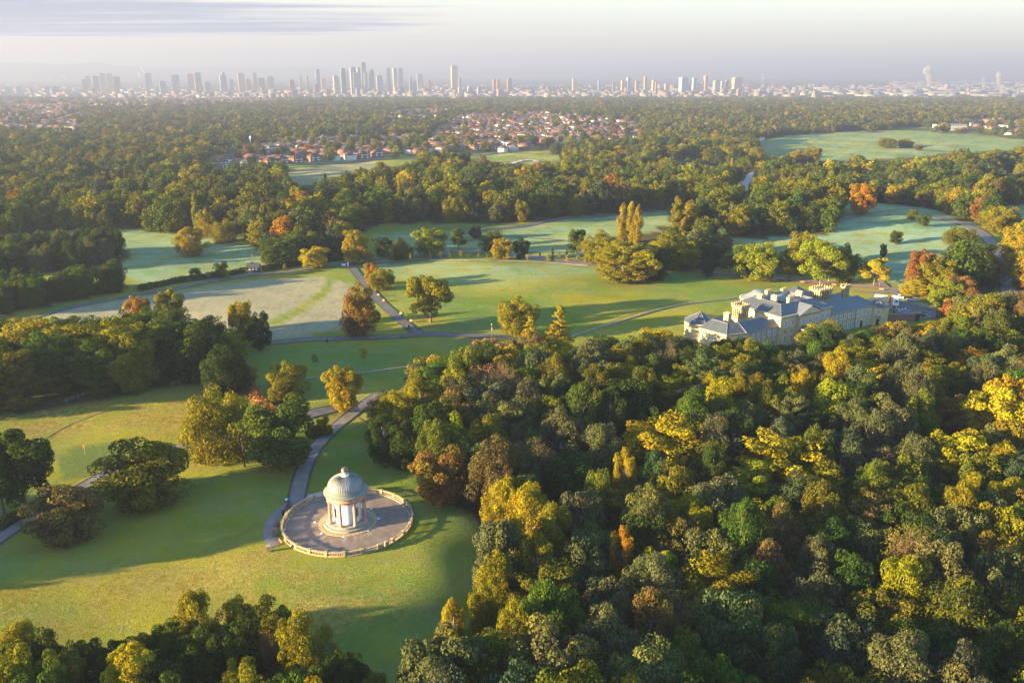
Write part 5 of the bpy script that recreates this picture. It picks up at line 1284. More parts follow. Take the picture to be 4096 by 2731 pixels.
# white boards at the head of the diagonal path
p = at(1392, 1068); t = thing('white_post', 'white square post standing at the head of the diagonal path', 'post', (p.x, p.y, p.z)); MB().box(-.2,-.2,-.1,.2,.2,2.1).build('shaft', WHITE, t); MB().box(-.24,-.24,2.1,.24,.24,2.2).build('cap', WHITE, t)
p = at(1377, 1066); t = thing('sign_board', 'low white sign board by the hedge end', 'sign', (p.x, p.y, p.z)); MB().box(-1.2,-.05,.4,1.2,.05,1.2).build('panel', WHITE, t); [MB().box(x-.05,-.04,-.1,x+.05,.04,.42).build('post', IRON, t) for x in (-1, 1)]
# tee sign of the golf course, flag on the green
p = at(863, 1561); t = thing('tee_sign', 'small white golf tee sign on two legs on the mound', 'sign', (p.x, p.y, p.z)); MB().box(-.4,-.03,.7,.4,.03,1.3).build('panel', WHITE, t); [MB().box(x-.04,-.03,-.1,x+.04,.03,.72).build('post', IRON, t) for x in (-.3, .3)]
for (X, Y, h, lab) in ((340, 1816, 2.3, 'red flag on the near putting green'), (1010, 1037, 2.2, 'thin flag on the far putting green beyond the hut')):
    p = at(X, Y); t = thing('golf_flag', lab, 'flag', (p.x, p.y, p.z)); MB().tube([(0,0,0),(0,0,h)], .02, 5).build('pole', WHITE, t)
    MB().add([(0,0,h),(-.42,.05,h-.06),(-.40,-.04,h-.36),(0,0,h-.42)],[(0,1,2,3)]).build('cloth', simple('red_cloth', (.6,.05,.03), .7), t)
# dead trunk and reeds beside it
p = at(967, 1553); t = thing('dead_tree', 'bleached dead tree trunk with broken limbs', 'dead tree', (p.x, p.y, p.z)); DW = simple('dead_wood', (.42,.31,.24), .85, .25, 4)
MB().tube([(0,0,-.2),(.05,0,1.2),(-.2,.1,2.6),(-.3,.1,4.2)], [.38,.28,.24,.12], 8).build('trunk', DW, t, True)
for e in (((-.25,.1,3.3),(.3,.1,4.3),(.75,.2,4.5)), ((-.25,.1,3.5),(-.8,0,4.3),(-.95,-.1,4.8)), ((-.28,.1,3.9),(-.1,.2,4.9),(.05,.2,5.2))): MB().tube(e, [.11,.08,.03], 6).build('limb', DW, t, True)
# hedge and fences
HEDG = simple('hedge_core', (.016, .028, .012), .9, .3, 2)
def hedge(pts, h, w, label, seed, col, density=26):
    L = catmull([atv(u, v) for u, v in pts], 1.2); rng = np.random.default_rng(seed); t = thing('hedge', label, 'hedge', (L[0].x, L[0].y, hz1(L[0].x, L[0].y))); o0 = Vector(t.location)
    m = MB(); n = len(L); vs, fs = [], []
    for i, p in enumerate(L):
        d = (L[min(i+1,n-1)] - L[max(i-1,0)]).normalized(); q = Vector((-d.y, d.x)) * w/2*.72; z = hz1(p.x, p.y)
        for sg, dz in ((-1,-.2),(-1,h*.72),(1,h*.72),(1,-.2)): vs.append((p.x + q.x*sg - o0.x, p.y + q.y*sg - o0.y, z + dz - o0.z))
    for i in range(n-1):
        for k in range(3): fs.append((i*4+k,(i+1)*4+k,(i+1)*4+k+1,i*4+k+1))
    m.add(vs, fs).build('branches', HEDG, t)
    nl = int(n * 1.2 * density * (h + w)); ii_ = rng.integers(0, n, nl); P = np.array([(a.x, a.y) for a in L])[ii_] + rng.normal(size=(nl, 2)) * w * .30
    z = hz(P[:,0], P[:,1]) + rng.uniform(.05, 1, nl) ** .6 * h * (1 + .12*np.sin(ii_*.5)); c = np.stack([P[:,0]-o0.x, P[:,1]-o0.y, z-o0.z], 1); nr_ = rng.normal(size=(nl,3)); nr_[:,2] += .5; nr_ /= np.linalg.norm(nr_,axis=1)[:,None]
    up = rng.normal(size=(nl,3)); b = np.cross(nr_, up); b /= np.linalg.norm(b,axis=1)[:,None]; tt_ = np.cross(b, nr_); s = rng.uniform(.16,.34,nl)[:,None]
    V = np.stack([c - tt_*s, c + b*s*.7, c + tt_*s, c - b*s*.7], 1).reshape(-1,3); me = np_mesh('foliage', V, np.arange(nl*4).reshape(-1,4), LEAF)
    for nm in ('rnd','lobe'): a = me.attributes.new(nm,'FLOAT','FACE'); a.data.foreach_set('value', rng.uniform(0,1,nl).astype(np.float32))
    f = link('foliage', me, t); f.color = (*col, .1); return t
hedge([(322,668),(400,651),(480,639),(560,627)], 2.3, 3.0, 'long dark hedge left of the dark-roofed hut', 1, PAL['dark'])
hedge([(604,622),(660,614),(700,607),(745,602),(792,597)], 2.3, 3.0, 'dark hedge between the hut and the head of the diagonal path', 2, PAL['dark'])
hedge([(505,893),(540,880),(585,872)], 1.6, 1.6, 'low dark shrubs beside the dead trunk', 3, PAL['brown'])
hedge([(575,893),(590,915),(602,940),(622,952)], 1.8, 2.6, 'orange pink bracken below the dead trunk', 4, (.36,.15,.06))
hedge([(398,886),(430,875),(465,868),(500,862)], 1.1, 1.6, 'pale dry reeds at the foot of the beech stand', 5, (.17,.145,.095))
hedge([(155,925),(200,910),(235,900)], 1.1, 1.2, 'short strip of pale reeds left at the foot of the beech stand', 6, (.17,.145,.095))
hedge([(0,1215),(60,1180),(110,1150),(150,1130)], 1.3, 2.4, 'dark undergrowth between the lower left path and the dark trees', 7, PAL['brown'])
def fence(pts, step, h, label):
    L = catmull([atv(u, v) for u, v in pts], step); t = thing('post_fence', label, 'fence', (L[0].x, L[0].y, hz1(L[0].x, L[0].y))); o0 = Vector(t.location)
    pm = MB().box(-.05,-.05,-.2,.05,.05,h).mesh('post', simple('fence_wood',(.10,.085,.06),.9))
    W = [Vector((p.x, p.y, hz1(p.x, p.y))) for p in L]
    for q in W: link('post', pm, t, q - o0)
    for zz in (h*.45, h*.9): MB().tube([q - o0 + Vector((0,0,zz)) for q in W], .025, 4).build('rail', IRON, t)
fence([(5,1200),(60,1163),(130,1113),(200,1082),(260,1060),(310,1035),(370,1012),(420,1000)], 3.0, 1.1, 'dark post and rail fence along the lower left path')
# dark-roofed hut on the golf course
ROOFD = simple('dark_shingle', (.045,.042,.055), .8, .3, 3)
p = at(1016, 1085); t = thing('hut', 'small dark timber hut with a gabled roof beside the hedge', 'hut', (p.x, p.y, p.z + .0), R(4)); DT = simple('dark_timber',(.03,.027,.03),.8)
MB().box(-2.6,-1.6,-.3,2.6,1.6,2.3).build('wall', DT, t)
MB().add([(-3,-2.3,2.05),(3,-2.3,2.05),(3,2.3,2.05),(-3,2.3,2.05),(-3,0,3.9),(3,0,3.9)],[(0,1,5,4),(2,3,4,5),(0,4,3),(1,2,5)]).build('roof', ROOFD, t)
MB().add([(-1.5,-.6,3.45),(-.1,-.6,3.45),(-.8,-.6,4.3),(-.8,1.2,4.3),(-1.5,1.2,3.45),(-.1,1.2,3.45)],[(0,1,2),(1,5,3,2),(0,2,3,4),(3,5,4)]).build('roof_gablet', ROOFD, t)
for x in (-1.55, 0, 1.45): MB().box(x-.42,-1.66,.8,x+.42,-1.6,1.75).build('window', WHITE, t)
# ---------------------------------------------------------------- the country house
hall = thing('country_house', 'long cream stuccoed country house with slate roofs and columned chimney stacks', 'house', (88.0, 267.2, 0), R(31.5))
CREAM = simple('cream_stucco', (.52, .41, .235), .8, .07, .35, .2, bstr=.12, streak=.25); TRIM = stone_mat('stone_trim', (.31, .265, .19)); 
SLATE, st_ = newmat('slate_roof'); N = NT(st_); p = N.obj(); br_ = N.n('ShaderNodeTexBrick'); br_.inputs['Scale'].default_value = 2.2; br_.inputs['Mortar Size'].default_value = .012
N.l(N.mapping(p, (1, 1, 1)), br_.inputs['Vector']); br_.inputs['Color1'].default_value = (.030,.045,.066,1); br_.inputs['Color2'].default_value = (.052,.066,.084,1); br_.inputs['Mortar'].default_value = (.03,.035,.04,1)
cc = N.mix(N.ramp(N.noise(.35, 5, .65, p), .45, .75), br_.outputs['Color'], (.085,.070,.058)); cc = N.mix(N.ramp(N.noise(2.2, 4, .7, p), .55, .8), cc, (.065,.080,.080))
N.out(cc, .45, .5, bump=br_.outputs['Fac'], bstr=.25, bdist=.02)
LEADR = simple('lead_roof', (.12,.137,.165), .4, .15, .8, .5, .2, bstr=.15); POT = simple('chimney_pot', (.50,.38,.22), .8, .2, 3)
GLASS, gt = newmat('window_glass'); N = NT(gt); N.out((.10,.14,.19), .12, .8)
FRAMEW = simple('white_window_paint', (.78,.78,.76), .5, .04, 3)
DARK = simple('dark_doorway', (.03,.03,.03), .6)
def hpart(m, name, mat, parent=None, smooth=False): return m.build(name, mat, parent or hall, smooth)
def ring_cornice(poly, z, h=.35, out=.3, th=.55):
    m = MB(); n = len(poly); cx = sum(p[0] for p in poly)/n; cy = sum(p[1] for p in poly)/n
    def off(k, d):
        x, y = poly[k]; px, py = poly[k-1]; nx, ny = poly[(k+1) % n]
        a = Vector((x-px, y-py)).normalized(); b = Vector((nx-x, ny-y)).normalized(); na_ = Vector((a.y, -a.x)); nb_ = Vector((b.y, -b.x)); s = (na_+nb_); s = s / max(.3, s.length_squared) * 2
        return x + s.x*d, y + s.y*d
    prof_ = ((0, z - .12), (out*.5, z - .1), (out, z + .1), (out, z + h), (-th + out, z + h), (-th + out, z - .12))
    v = [(*off(k, d), zz) for d, zz in prof_ for k in range(n)]
    f = [(i*n+k, i*n+(k+1) % n, (i+1)*n+(k+1) % n, (i+1)*n+k) for i in range(len(prof_)-1) for k in range(n)]
    return m.add(v, f)
def hip(u0, u1, w0, w1, z, h, axis='u', g0=True, g1=True, inset=0):
    """hipped roof; g0/g1 False leaves that end as a plain gable"""
    if axis == 'u':
        c = (w0+w1)/2; r = (w1-w0)/2; a = (u0 + (r if g0 else 0), c, z+h); b = (u1 - (r if g1 else 0), c, z+h)
        return MB().add([(u0,w0,z),(u1,w0,z),(u1,w1,z),(u0,w1,z),a,b], [(0,1,5,4),(1,2,5),(2,3,4,5),(3,0,4)])
    c = (u0+u1)/2; r = (u1-u0)/2; a = (c, w0 + (r if g0 else 0), z+h); b = (c, w1 - (r if g1 else 0), z+h)
    return MB().add([(u0,w0,z),(u1,w0,z),(u1,w1,z),(u0,w1,z),a,b], [(0,1,4),(1,2,5,4),(2,3,5),(3,0,4,5)])
def ridge_lines(pairs, mat=None, r=.13):
    m = MB()
    for a, b in pairs: m.tube([a, b], r, 5)
    return hpart(m, 'lead_ridges', mat or LEADR)
def chimney(u, w, z0, z1, su, sw, pots=4, along='u', name='chimney', body=None):
    o = hpart(MB().box(u-su/2, w-sw/2, z0, u+su/2, w+sw/2, z1).box(u-su/2-.1, w-sw/2-.1, z1, u+su/2+.1, w+sw/2+.1, z1+.22), name, body or CREAM_STONE)
    pm = MB().lathe([(.13,0),(.15,.05),(.12,.4),(.15,.45)], 8).mesh('chimney_pot', POT, True)
    for k in range(pots):
        t_ = (k + .5) / pots - .5; link('chimney_pot', pm, o, (u + (t_*su if along == 'u' else 0), w + (t_*sw if along == 'w' else 0), z1+.2))
    return o
CREAM_STONE = stone_mat('chimney_stone', (.42,.32,.19), .12)  # cream stone of the stacks and blind arches
def columned_stack(u, w, z0, su, sw, hb, hc, nu, nw, arch=False):
    """square chimney tower: solid base, open colonnade, cornice and a crown of pots"""
    o = hpart(MB().box(u-su/2, w-sw/2, z0, u+su/2, w+sw/2, z0+hb).box(u-su/2-.15, w-sw/2-.15, z0+hb, u+su/2+.15, w+sw/2+.15, z0+hb+.25), 'chimney_tower', CREAM_STONE)
    zb = z0 + hb + .25; cm_ = MB().box(-.20,-.20,0,.20,.20,hc).mesh('tower_column', STONE)
    for i in range(nu + 1):
        for sgn in (-1, 1): link('tower_column', cm_, o, (u - su/2 + .25 + (su-.5)*i/nu, w + sgn*(sw/2-.25), zb))
    for j in range(1, nw):
        for sgn in (-1, 1): link('tower_column', cm_, o, (u + sgn*(su/2-.25), w - sw/2 + .25 + (sw-.5)*j/nw, zb))
    MB().box(u-su/2+.55, w-sw/2+.55, zb, u+su/2-.55, w+sw/2-.55, zb+hc).build('tower_core', DARK, o)
    zt = zb + hc; MB().box(u-su/2-.12, w-sw/2-.12, zt, u+su/2+.12, w+sw/2+.12, zt+.55).box(u-su/2-.28, w-sw/2-.28, zt+.55, u+su/2+.28, w+sw/2+.28, zt+.75).build('tower_cornice', STONE, o)
    pm = MB().box(-.24,-.24,0,.24,.24,.55).lathe([(.16,.55),(.13,.8),(.17,.85)], 8).mesh('chimney_pot', STONE)
    for i in range(nu + 1):
        for sgn in (-1, 1): link('chimney_pot', pm, o, (u - su/2 + .1 + (su-.2)*i/nu, w + sgn*(sw/2), zt+.75))
    for j in range(1, nw):
        for sgn in (-1, 1): link('chimney_pot', pm, o, (u + sgn*(su/2), w - sw/2 + (sw)*j/nw, zt+.75))
    return o
# windows: pane with a white sash frame, shared shapes
def win_mesh(wd, ht):
    pane = MB().box(-wd/2, -.03, 0, wd/2, .03, ht).mesh('window', GLASS); m = MB(); t_ = .07
    m.box(-wd/2-t_, -.08, -t_, -wd/2, .04, ht+t_).box(wd/2, -.08, -t_, wd/2+t_, .04, ht+t_).box(-wd/2, -.08, ht, wd/2, .04, ht+t_).box(-wd/2-.12, -.20, -.16, wd/2+.12, .04, -t_)
    for k in (1, 2): m.box(-wd/2 + wd*k/3 - .02, -.07, 0, -wd/2 + wd*k/3 + .02, .035, ht)
    for k in (1, 2, 3): m.box(-wd/2, -.071, ht*k/4 - .02, wd/2, .036, ht*k/4 + .02)
    return pane, m.mesh('window_frame', FRAMEW)
WM = {}
def window(u, w, z, wd=1.0, ht=1.7, rz=0.0, parent=None):
    if (wd, ht) not in WM: WM[wd, ht] = win_mesh(wd, ht)
    a, b = WM[wd, ht]; o = link('window', a, parent or hall, (u, w, z), rz); link('window_frame', b, o); return o
# --- central block
cen = [(0,0),(25,0),(25,21.5),(0,21.5)]
hpart(MB().prism(cen, -.2, 9.9), 'central_wall', CREAM); hpart(ring_cornice(cen, 9.9, .45, .45, .9), 'central_cornice', TRIM)
hpart(MB().prism([(8.0,-.9),(18.4,-.9),(18.4,0.2),(8.0,0.2)], -.2, 9.9), 'centre_bay_wall', CREAM)
hpart(MB().add([(7.6,-1.2,10.0),(18.8,-1.2,10.0),(13.2,-1.2,12.5),(7.6,4.5,10.0),(18.8,4.5,10.0),(13.2,4.5,12.5)],[(0,1,2),(0,2,5,3),(1,4,5,2),(3,5,4)]), 'pediment', CREAM)
hpart(MB().add([(7.3,-1.5,10.05),(7.3,4.6,10.05),(13.2,4.6,12.78),(13.2,-1.5,12.78),(19.1,-1.5,10.05),(19.1,4.6,10.05)],[(0,3,2,1),(3,4,5,2)]).box(7.4,-1.35,9.75,19.0,-1.0,10.02), 'pediment_roof', LEADR)
zi, zt_ = 10.35, 12.9; o_ = 4.6; i_ = 6.4
v = [(.3,.3,zi),(24.7,.3,zi),(24.7,21.2,zi),(.3,21.2,zi),(o_,o_,zt_),(25-o_,o_,zt_),(25-o_,21.5-o_,zt_),(o_,21.5-o_,zt_)]
hpart(MB().add(v, [(0,1,5,4),(1,2,6,5),(2,3,7,6),(3,0,4,7)]), 'central_roof', SLATE)
v2 = [(o_,o_,zt_),(25-o_,o_,zt_),(25-o_,21.5-o_,zt_),(o_,21.5-o_,zt_),(i_,i_,11.7),(25-i_,i_,11.7),(25-i_,21.5-i_,11.7),(i_,21.5-i_,11.7)]
hpart(MB().add(v2, [(0,1,5,4),(1,2,6,5),(2,3,7,6),(3,0,4,7),(4,5,6,7)]), 'inner_lead_roof', LEADR)
ridge_lines([(v[k], v[4+k]) for k in range(4)] + [(v[4+k], v[4+(k+1) % 4]) for k in range(4)])
hpart(MB().box(9.5,9,11.7,15.5,13.5,12.5).add([(9.2,8.7,12.5),(15.8,8.7,12.5),(15.8,13.8,12.5),(9.2,13.8,12.5),(12.5,11.2,14.0)],[(0,1,4),(1,2,4),(2,3,4),(3,0,4)]), 'roof_lantern', LEADR)
for k in range(8): hpart(MB().box(6.6+.0, 6.9+k*1.05, 11.70, 9.3, 6.98+k*1.05, 11.80), 'lead_roll', LEADR)
for u, w, su, sw, n_, al in ((5.0,14.0,1.2,2.0,4,'w'),(8.2,10.5,1.1,2.3,3,'w'),(11.2,6.3,2.6,1.1,6,'u'),(12.0,16.8,2.4,1.1,5,'u'),(18.5,15.6,2.4,1.1,5,'u'),(20.0,10.0,1.1,2.4,5,'w')):
    chimney(u, w, 11.5, 13.9, su, sw, n_, al)
for u in (2.6, 5.8, 20.6, 23.2):
    window(u, -.04, 6.6, 1.05, 1.9); window(u, -.04, .9, 1.15, 2.6)
    hpart(MB().box(u-.65,-.03,4.35,u+.65,.0,5.45), 'blind_panel', TRIM)
for u in (10.0, 13.2, 16.4): window(u, -.94, 6.6, 1.05, 1.9); window(u, -.94, .9, 1.15, 2.6) if u != 13.2 else None
for w in (5.0, 9.0, 16): window(-.04, w, 6.4, 1.3, 1.9, R(-90))
hpart(MB().box(7.75,-1.05,-.1,7.95,-.9,9.9), 'downpipe', STEELG); hpart(MB().box(24.7,-.12,-.1,24.85,.0,9.9), 'downpipe', STEELG)
hpart(MB().box(-.03,-.05,5.9,7.9,.0,6.1), 'string_course', TRIM); hpart(MB().box(18.5,-.05,5.9,25.03,.0,6.1), 'string_course', TRIM)
# portico
por = hpart(MB().box(8.2,-4.4,4.5,18.2,-.9,5.2).box(8.0,-4.6,5.2,18.4,-.9,5.45), 'portico', TRIM)
MB().add([(8.0,-4.6,5.45),(18.4,-4.6,5.45),(17.2,-.9,6.15),(9.2,-.9,6.15)],[(0,1,2,3)]).build('portico_roof', SLATE, por)
pc = MB().lathe([(.42,0),(.38,.2),(.36,2.4),(.31,4.3),(.42,4.5)], 14).mesh('portico_column', TRIM, True)
for u in (8.8, 11.6, 14.8, 17.6): link('portico_column', pc, por, (u, -3.9, 0))
MB().box(12.5,-.97,0,13.9,-.90,2.9).build('door', DARK, por); MB().box(8.0,-4.8,-.1,18.4,-.9,.12).build('portico_step', TRIM, por)
# --- right wing
rw = [(25,1.0),(50.4,1.0),(50.4,10.5),(25,10.5)]
hpart(MB().prism(rw, -.2, 6.8), 'right_wing_wall', CREAM); hpart(ring_cornice(rw, 6.8, .35, .3, .7), 'right_wing_cornice', TRIM)
hpart(hip(25,50.6,.8,10.7,7.1,3.0,'u',False,True), 'right_wing_roof', SLATE); ridge_lines([((25,5.75,10.1),(45.65,5.75,10.1)),((45.65,5.75,10.1),(50.6,.8,7.1)),((45.65,5.75,10.1),(50.6,10.7,7.1))])
hpart(MB().box(39.6,.72,-.2,50.2,1.05,6.8), 'end_bay_wall', CREAM)
for k in range(11):
    u = 27.4 + k*2.22; w_ = .96 if u < 39.6 else .68
    window(u, w_, 4.5, .95, 1.45)
    if k not in (7, 10): window(u, w_, .8, .95, 2.1)
    if k < 6: hpart(MB().box(u+1.0,.93,-.1,u+1.24,1.0,6.7), 'pilaster', TRIM)
hpart(MB().box(42.4,.60,0,43.4,.68,2.6), 'door', DARK); hpart(MB().box(42.5,.58,2.62,43.3,.66,3.0), 'fanlight', FRAMEW)
hpart(MB().box(25,.90,3.7,39.6,1.0,3.85), 'string_course', TRIM); hpart(MB().box(39.3,.58,-.1,39.45,.72,6.8), 'downpipe', STEELG); hpart(MB().box(50.2,.45,-.1,50.35,.65,6.8), 'downpipe', STEELG)
# right end pavilion: eight sided
def octo(cu, cw, r, a0=R(22.5), n=8): return [(cu + r*math.cos(a0 + 2*math.pi*k/n), cw + r*math.sin(a0 + 2*math.pi*k/n)) for k in range(n)]
def pavilion(cu, cw, r, h, rise, a0=R(22.5), band=True):
    P = octo(cu, cw, r, a0); o = hpart(MB().prism(P, -.2, h), 'pavilion_wall', CREAM); ring_cornice(P, h, .3, .25, .5).build('pavilion_cornice', TRIM, o)
    q = octo(cu, cw, r + .2, a0); MB().add([(x, y, h+.3) for x, y in q] + [(cu, cw, h+rise)], [(k, (k+1) % 8, 8) for k in range(8)]).build('pavilion_roof', SLATE, o)
    m = MB(); [m.tube([(x, y, h+.32), (cu, cw, h+rise+.04)], .12, 5) for x, y in q]; m.build('lead_ridges', LEADR, o)
    return o, P
po, P = pavilion(52.3, 1.6, 4.0, 6.6, 2.2)
ap = math.cos(R(22.5)) * 4.0 + .03
for a in (-90, -45, -0):
    window(52.3 + ap*math.cos(R(a)), 1.6 + ap*math.sin(R(a)), .8, .95, 2.1, R(a+90), po) if a != -90 else None
MB().box(49.7+.0,-1.0,0,50.7,-.3,2.5).build('door', DARK, po) if False else None
window(52.3 + ap*math.cos(R(-135)), 1.6 + ap*math.sin(R(-135)), 4.3, .9, 1.4, R(-45), po)
d_ = MB().box(-.5,-.05,0,.5,.05,2.4).build('door', DARK, po); d_.location = (52.3 + ap*math.cos(R(-135)), 1.6 + ap*math.sin(R(-135)), 0); d_.rotation_euler = (0,0,R(-45))
cn = MB().lathe([(0,3.4),(1.15,3.4),(1.2,3.5),(.2,3.75),(0,3.75)], 16).build('door_canopy', TRIM, po, True); cn.location = (52.3 + ap*math.cos(R(-135)), 1.6 + ap*math.sin(R(-135)), 0)
# --- ranges behind the right wing
hpart(MB().prism([(28,17),(38,17),(38,27),(28,27)], -.2, 8.2), 'rear_pavilion_wall', CREAM); hpart(ring_cornice([(28,17),(38,17),(38,27),(28,27)], 8.2, .35, .3, .6), 'rear_pavilion_cornice', TRIM)
hpart(hip(27.8,38.2,16.8,27.2,8.55,3.4,'u'), 'rear_pavilion_roof', SLATE)
hpart(MB().prism([(25,10.5),(40,10.5),(40,17),(25,17)], -.2, 6.2), 'rear_link_wall', CREAM); hpart(MB().box(25,10.5,6.2,40,17,6.4), 'rear_flat_roof', LEADR)
hpart(MB().prism([(44,14.5),(57,14.5),(57,21),(44,21)], -.2, 5.2), 'stable_wall', GREYST); hpart(hip(43.7,57.3,14.2,21.3,5.2,2.6,'u'), 'stable_roof', SLATE)
hpart(hip(37.5,44,12.5,19,6.3,2.4,'u'), 'small_hip_roof', SLATE); hpart(MB().box(38,13,-.2,43.7,18.7,6.3), 'rear_room_wall', CREAM)
columned_stack(33.0, 11.5, 6.2, 6.6, 4.4, 2.9, 3.0, 5, 4); 
o = columned_stack(42.6, 8.6, 7.2, 2.9, 1.5, 1.6, 3.6, 3, 1)
# --- left wing
lw = [(-14.6,.8),(0,.8),(0,9.5),(-14.6,9.5)]
hpart(MB().prism(lw, -.2, 6.8), 'left_wing_wall', CREAM); hpart(MB().box(-14.6,.5,6.7,0,.9,7.15), 'left_wing_cornice', TRIM)
hpart(hip(-15.0,0,.5,8.2,7.1,2.6,'u',False,True), 'left_wing_roof', SLATE); ridge_lines([((-15,4.35,9.7),(-3.85,4.35,9.7)),((-3.85,4.35,9.7),(0,.5,7.1)),((-15,4.35,9.7),(-14.8,.5,7.1))])
for k in range(6):
    u = -1.6 - k*2.45; window(u, .76, 4.4, .95, 1.5); window(u, .76, .8, .95, 2.0)
    hpart(MB().box(u-1.35,.72,-.1,u-1.1,.8,6.6), 'pilaster', TRIM)
ew = [(-14.6,.8),(-21.6,2.6),(-23.4,13.2),(-15.4,13.2)]
ew = [ew[0], ew[3], ew[2], ew[1]]
hpart(MB().prism(ew, -.2, 6.8), 'end_wing_wall', CREAM); hpart(ring_cornice(ew, 6.8, .35, .3, .6), 'end_wing_cornice', TRIM)
apx = (-18.6, 5.5, 9.7); apy = (-19.3, 11.5, 9.7); E4 = [(x, y, 7.12) for x, y in ew]
hpart(MB().add(E4 + [apx, apy, (-15.0,4.35,9.7)], [(3,0,6,4),(2,3,4,5),(1,2,5),(0,1,5,4,6)]), 'end_wing_roof', SLATE); ridge_lines([(E4[3],apx),(apx,apy),(apy,E4[2]),(apx,(-15.0,4.35,9.7))])
de = Vector((-23.4+21.6, 13.2-2.6)).normalized(); ang_e = math.atan2(-de.y, -de.x)
for k in range(4):
    q = Vector((-21.6, 2.6)) + de * (1.6 + k*2.5); window(q.x-.04, q.y, 3.9, .95, 1.5, ang_e)
po, P = pavilion(-19.4, 17.0, 5.3, 7.6, 3.3)
ap = math.cos(R(22.5)) * 5.3
arch = MB().add([(-1.7,0,0),(1.7,0,0)] + [(1.7*math.cos(R(t)), 0, 3.2 + 1.7*math.sin(R(t))) for t in range(0, 181, 15)], [tuple(range(0, 15))])
for a in (180, 225):
    ob = arch.build('blind_arch', CREAM_STONE, po); ob.location = (-19.4 + (ap+.03)*math.cos(R(a)), 17 + (ap+.03)*math.sin(R(a)), 0); ob.rotation_euler = (0, 0, R(a+90))
hpart(MB().box(-15.4,9.5,-.2,0,15.5,5.9), 'court_wall', CREAM); hpart(MB().box(-15.2,9.7,5.9,0,15.3,6.1), 'court_lead_roof', LEADR)
hpart(MB().add([(-14.5,15.4,6.3),(0,15.4,6.3),(0,19.0,7.1),(-14.5,19.0,7.1)],[(0,1,2,3)]).box(-14.5,18.8,-.2,0,19.0,7.1), 'garden_corridor', SLATE)
hpart(MB().box(-14,10.4,6.1,-8,13.6,6.9), 'roof_light', LEADR)
columned_stack(-7.4, 10.8, 6.0, 3.9, 3.9, 2.6, 3.2, 4, 4); o = hpart(MB().box(-14.9,8.9,6.0,-13.3,10.9,11.2).box(-15.05,8.75,11.2,-13.15,11.05,11.5), 'tall_chimney', CREAM_STONE)
for k in range(3): link('chimney_pot', bpy.data.meshes['chimney_pot'], o, (-14.1, 9.3 + .6*k, 11.4))
# low porch building in front of the left end
lp = hpart(MB().prism([(-21.0,-6),(-14.5,-6),(-14.5,.5),(-21.0,2.0)], -.2, 3.3), 'porch_wall', CREAM); MB().box(-21.2,-6.2,3.3,-14.3,.4,3.6).build('porch_roof', ROOFD, lp)
# garden bow with its low dome
bow = hpart(MB().lathe([(6.2,-.2),(6.2,9.9),(6.5,10.0),(6.5,10.35),(6.1,10.4)], 40, 12.5, 21.5), 'garden_bow', CREAM, None, True)
MB().lathe([(6.3,10.35),(2.6,12.6),(2.6,12.9),(0,13.1)], 40, 12.5, 21.0).build('bow_roof', LEADR, bow, True)
# garden path lawn edge and the brick garden wall beside the house
BRICK, bt = newmat('old_brick'); N = NT(bt); p = N.obj(); b_ = N.n('ShaderNodeTexBrick'); b_.inputs['Scale'].default_value = 3.0; N.l(N.mapping(p, (1,1,1), (R(90),0,0)), b_.inputs['Vector'])
b_.inputs['Color1'].default_value = (.22,.10,.075,1); b_.inputs['Color2'].default_value = (.30,.16,.12,1); b_.inputs['Mortar'].default_value = (.25,.21,.18,1)
N.out(N.mix(N.ramp(N.noise(.6,5,.6,p),.45,.7), b_.outputs['Color'], (.16,.14,.12)), .9, .2)
def wall_between(a, b, h, th, name, mat, label, cat='wall'):
    A, B = Vector(a[:2]), Vector(b[:2]); L = (B-A).length; o = MB().box(0,-th/2,-.3,L,th/2,h).box(-.05,-th/2-.06,h,L+.05,th/2+.06,h+.12).build(name, mat)
    o.location = (A.x, A.y, hz1(A.x, A.y)); o.rotation_euler = (0,0,math.atan2(B.y-A.y, B.x-A.x)); return tag(o, label, cat)
wall_between(at(3440+560/5.6, 1150+775/5.6), at(3440+1220/5.6, 1150+750/5.6), 2.8, .4, 'brick_wall', BRICK, 'weathered red brick garden wall right of the house')
wall_between(at(3440+1220/5.6, 1150+752/5.6), at(3440+1320/5.6, 1150+745/5.6), 2.2, .2, 'dark_gate', DARK, 'dark gate at the right end of the brick garden wall', 'gate')
# ---------------------------------------------------------------- car park: lorry, cars and people
RED = simple('red_paint', (.42,.02,.02), .35, .1, 3, .5); WPAINT = simple('white_paint', (.78,.78,.78), .3, .05, 3, .5); TYRE = simple('tyre_rubber', (.02,.02,.02), .8)
CONT = simple('container_cream', (.60,.50,.38), .6, .08, 1.5, .3); YEL = simple('yellow_chassis', (.50,.30,.04), .5, .2, 3); BLK = simple('black_paint', (.012,.013,.018), .2, .1, 3, .6); SILV = simple('silver_paint', (.30,.32,.36), .25, .08, 3, .6, .4)
CGL = simple('car_glass', (.015,.02,.028), .08, .05, 3, .8)
def wheel(parent, x, y, z, r, w):
    o = link('wheel', bpy.data.meshes.get('wheel_%d' % int(r*100)) or MB().lathe([(0,-w/2),(r*.9,-w/2),(r,-w*.35),(r,w*.35),(r*.9,w/2),(0,w/2)], 18).mesh('wheel_%d' % int(r*100), TYRE), parent, (x, y, z)); o.rotation_euler = (R(90), 0, 0)
    h = link('rim', bpy.data.meshes.get('rim_%d' % int(r*100)) or MB().lathe([(0,-w*.56),(r*.55,-w*.54),(r*.6,-w*.45),(r*.6,w*.45),(r*.55,w*.54),(0,w*.56)], 12).mesh('rim_%d' % int(r*100), STEELG), o); return o
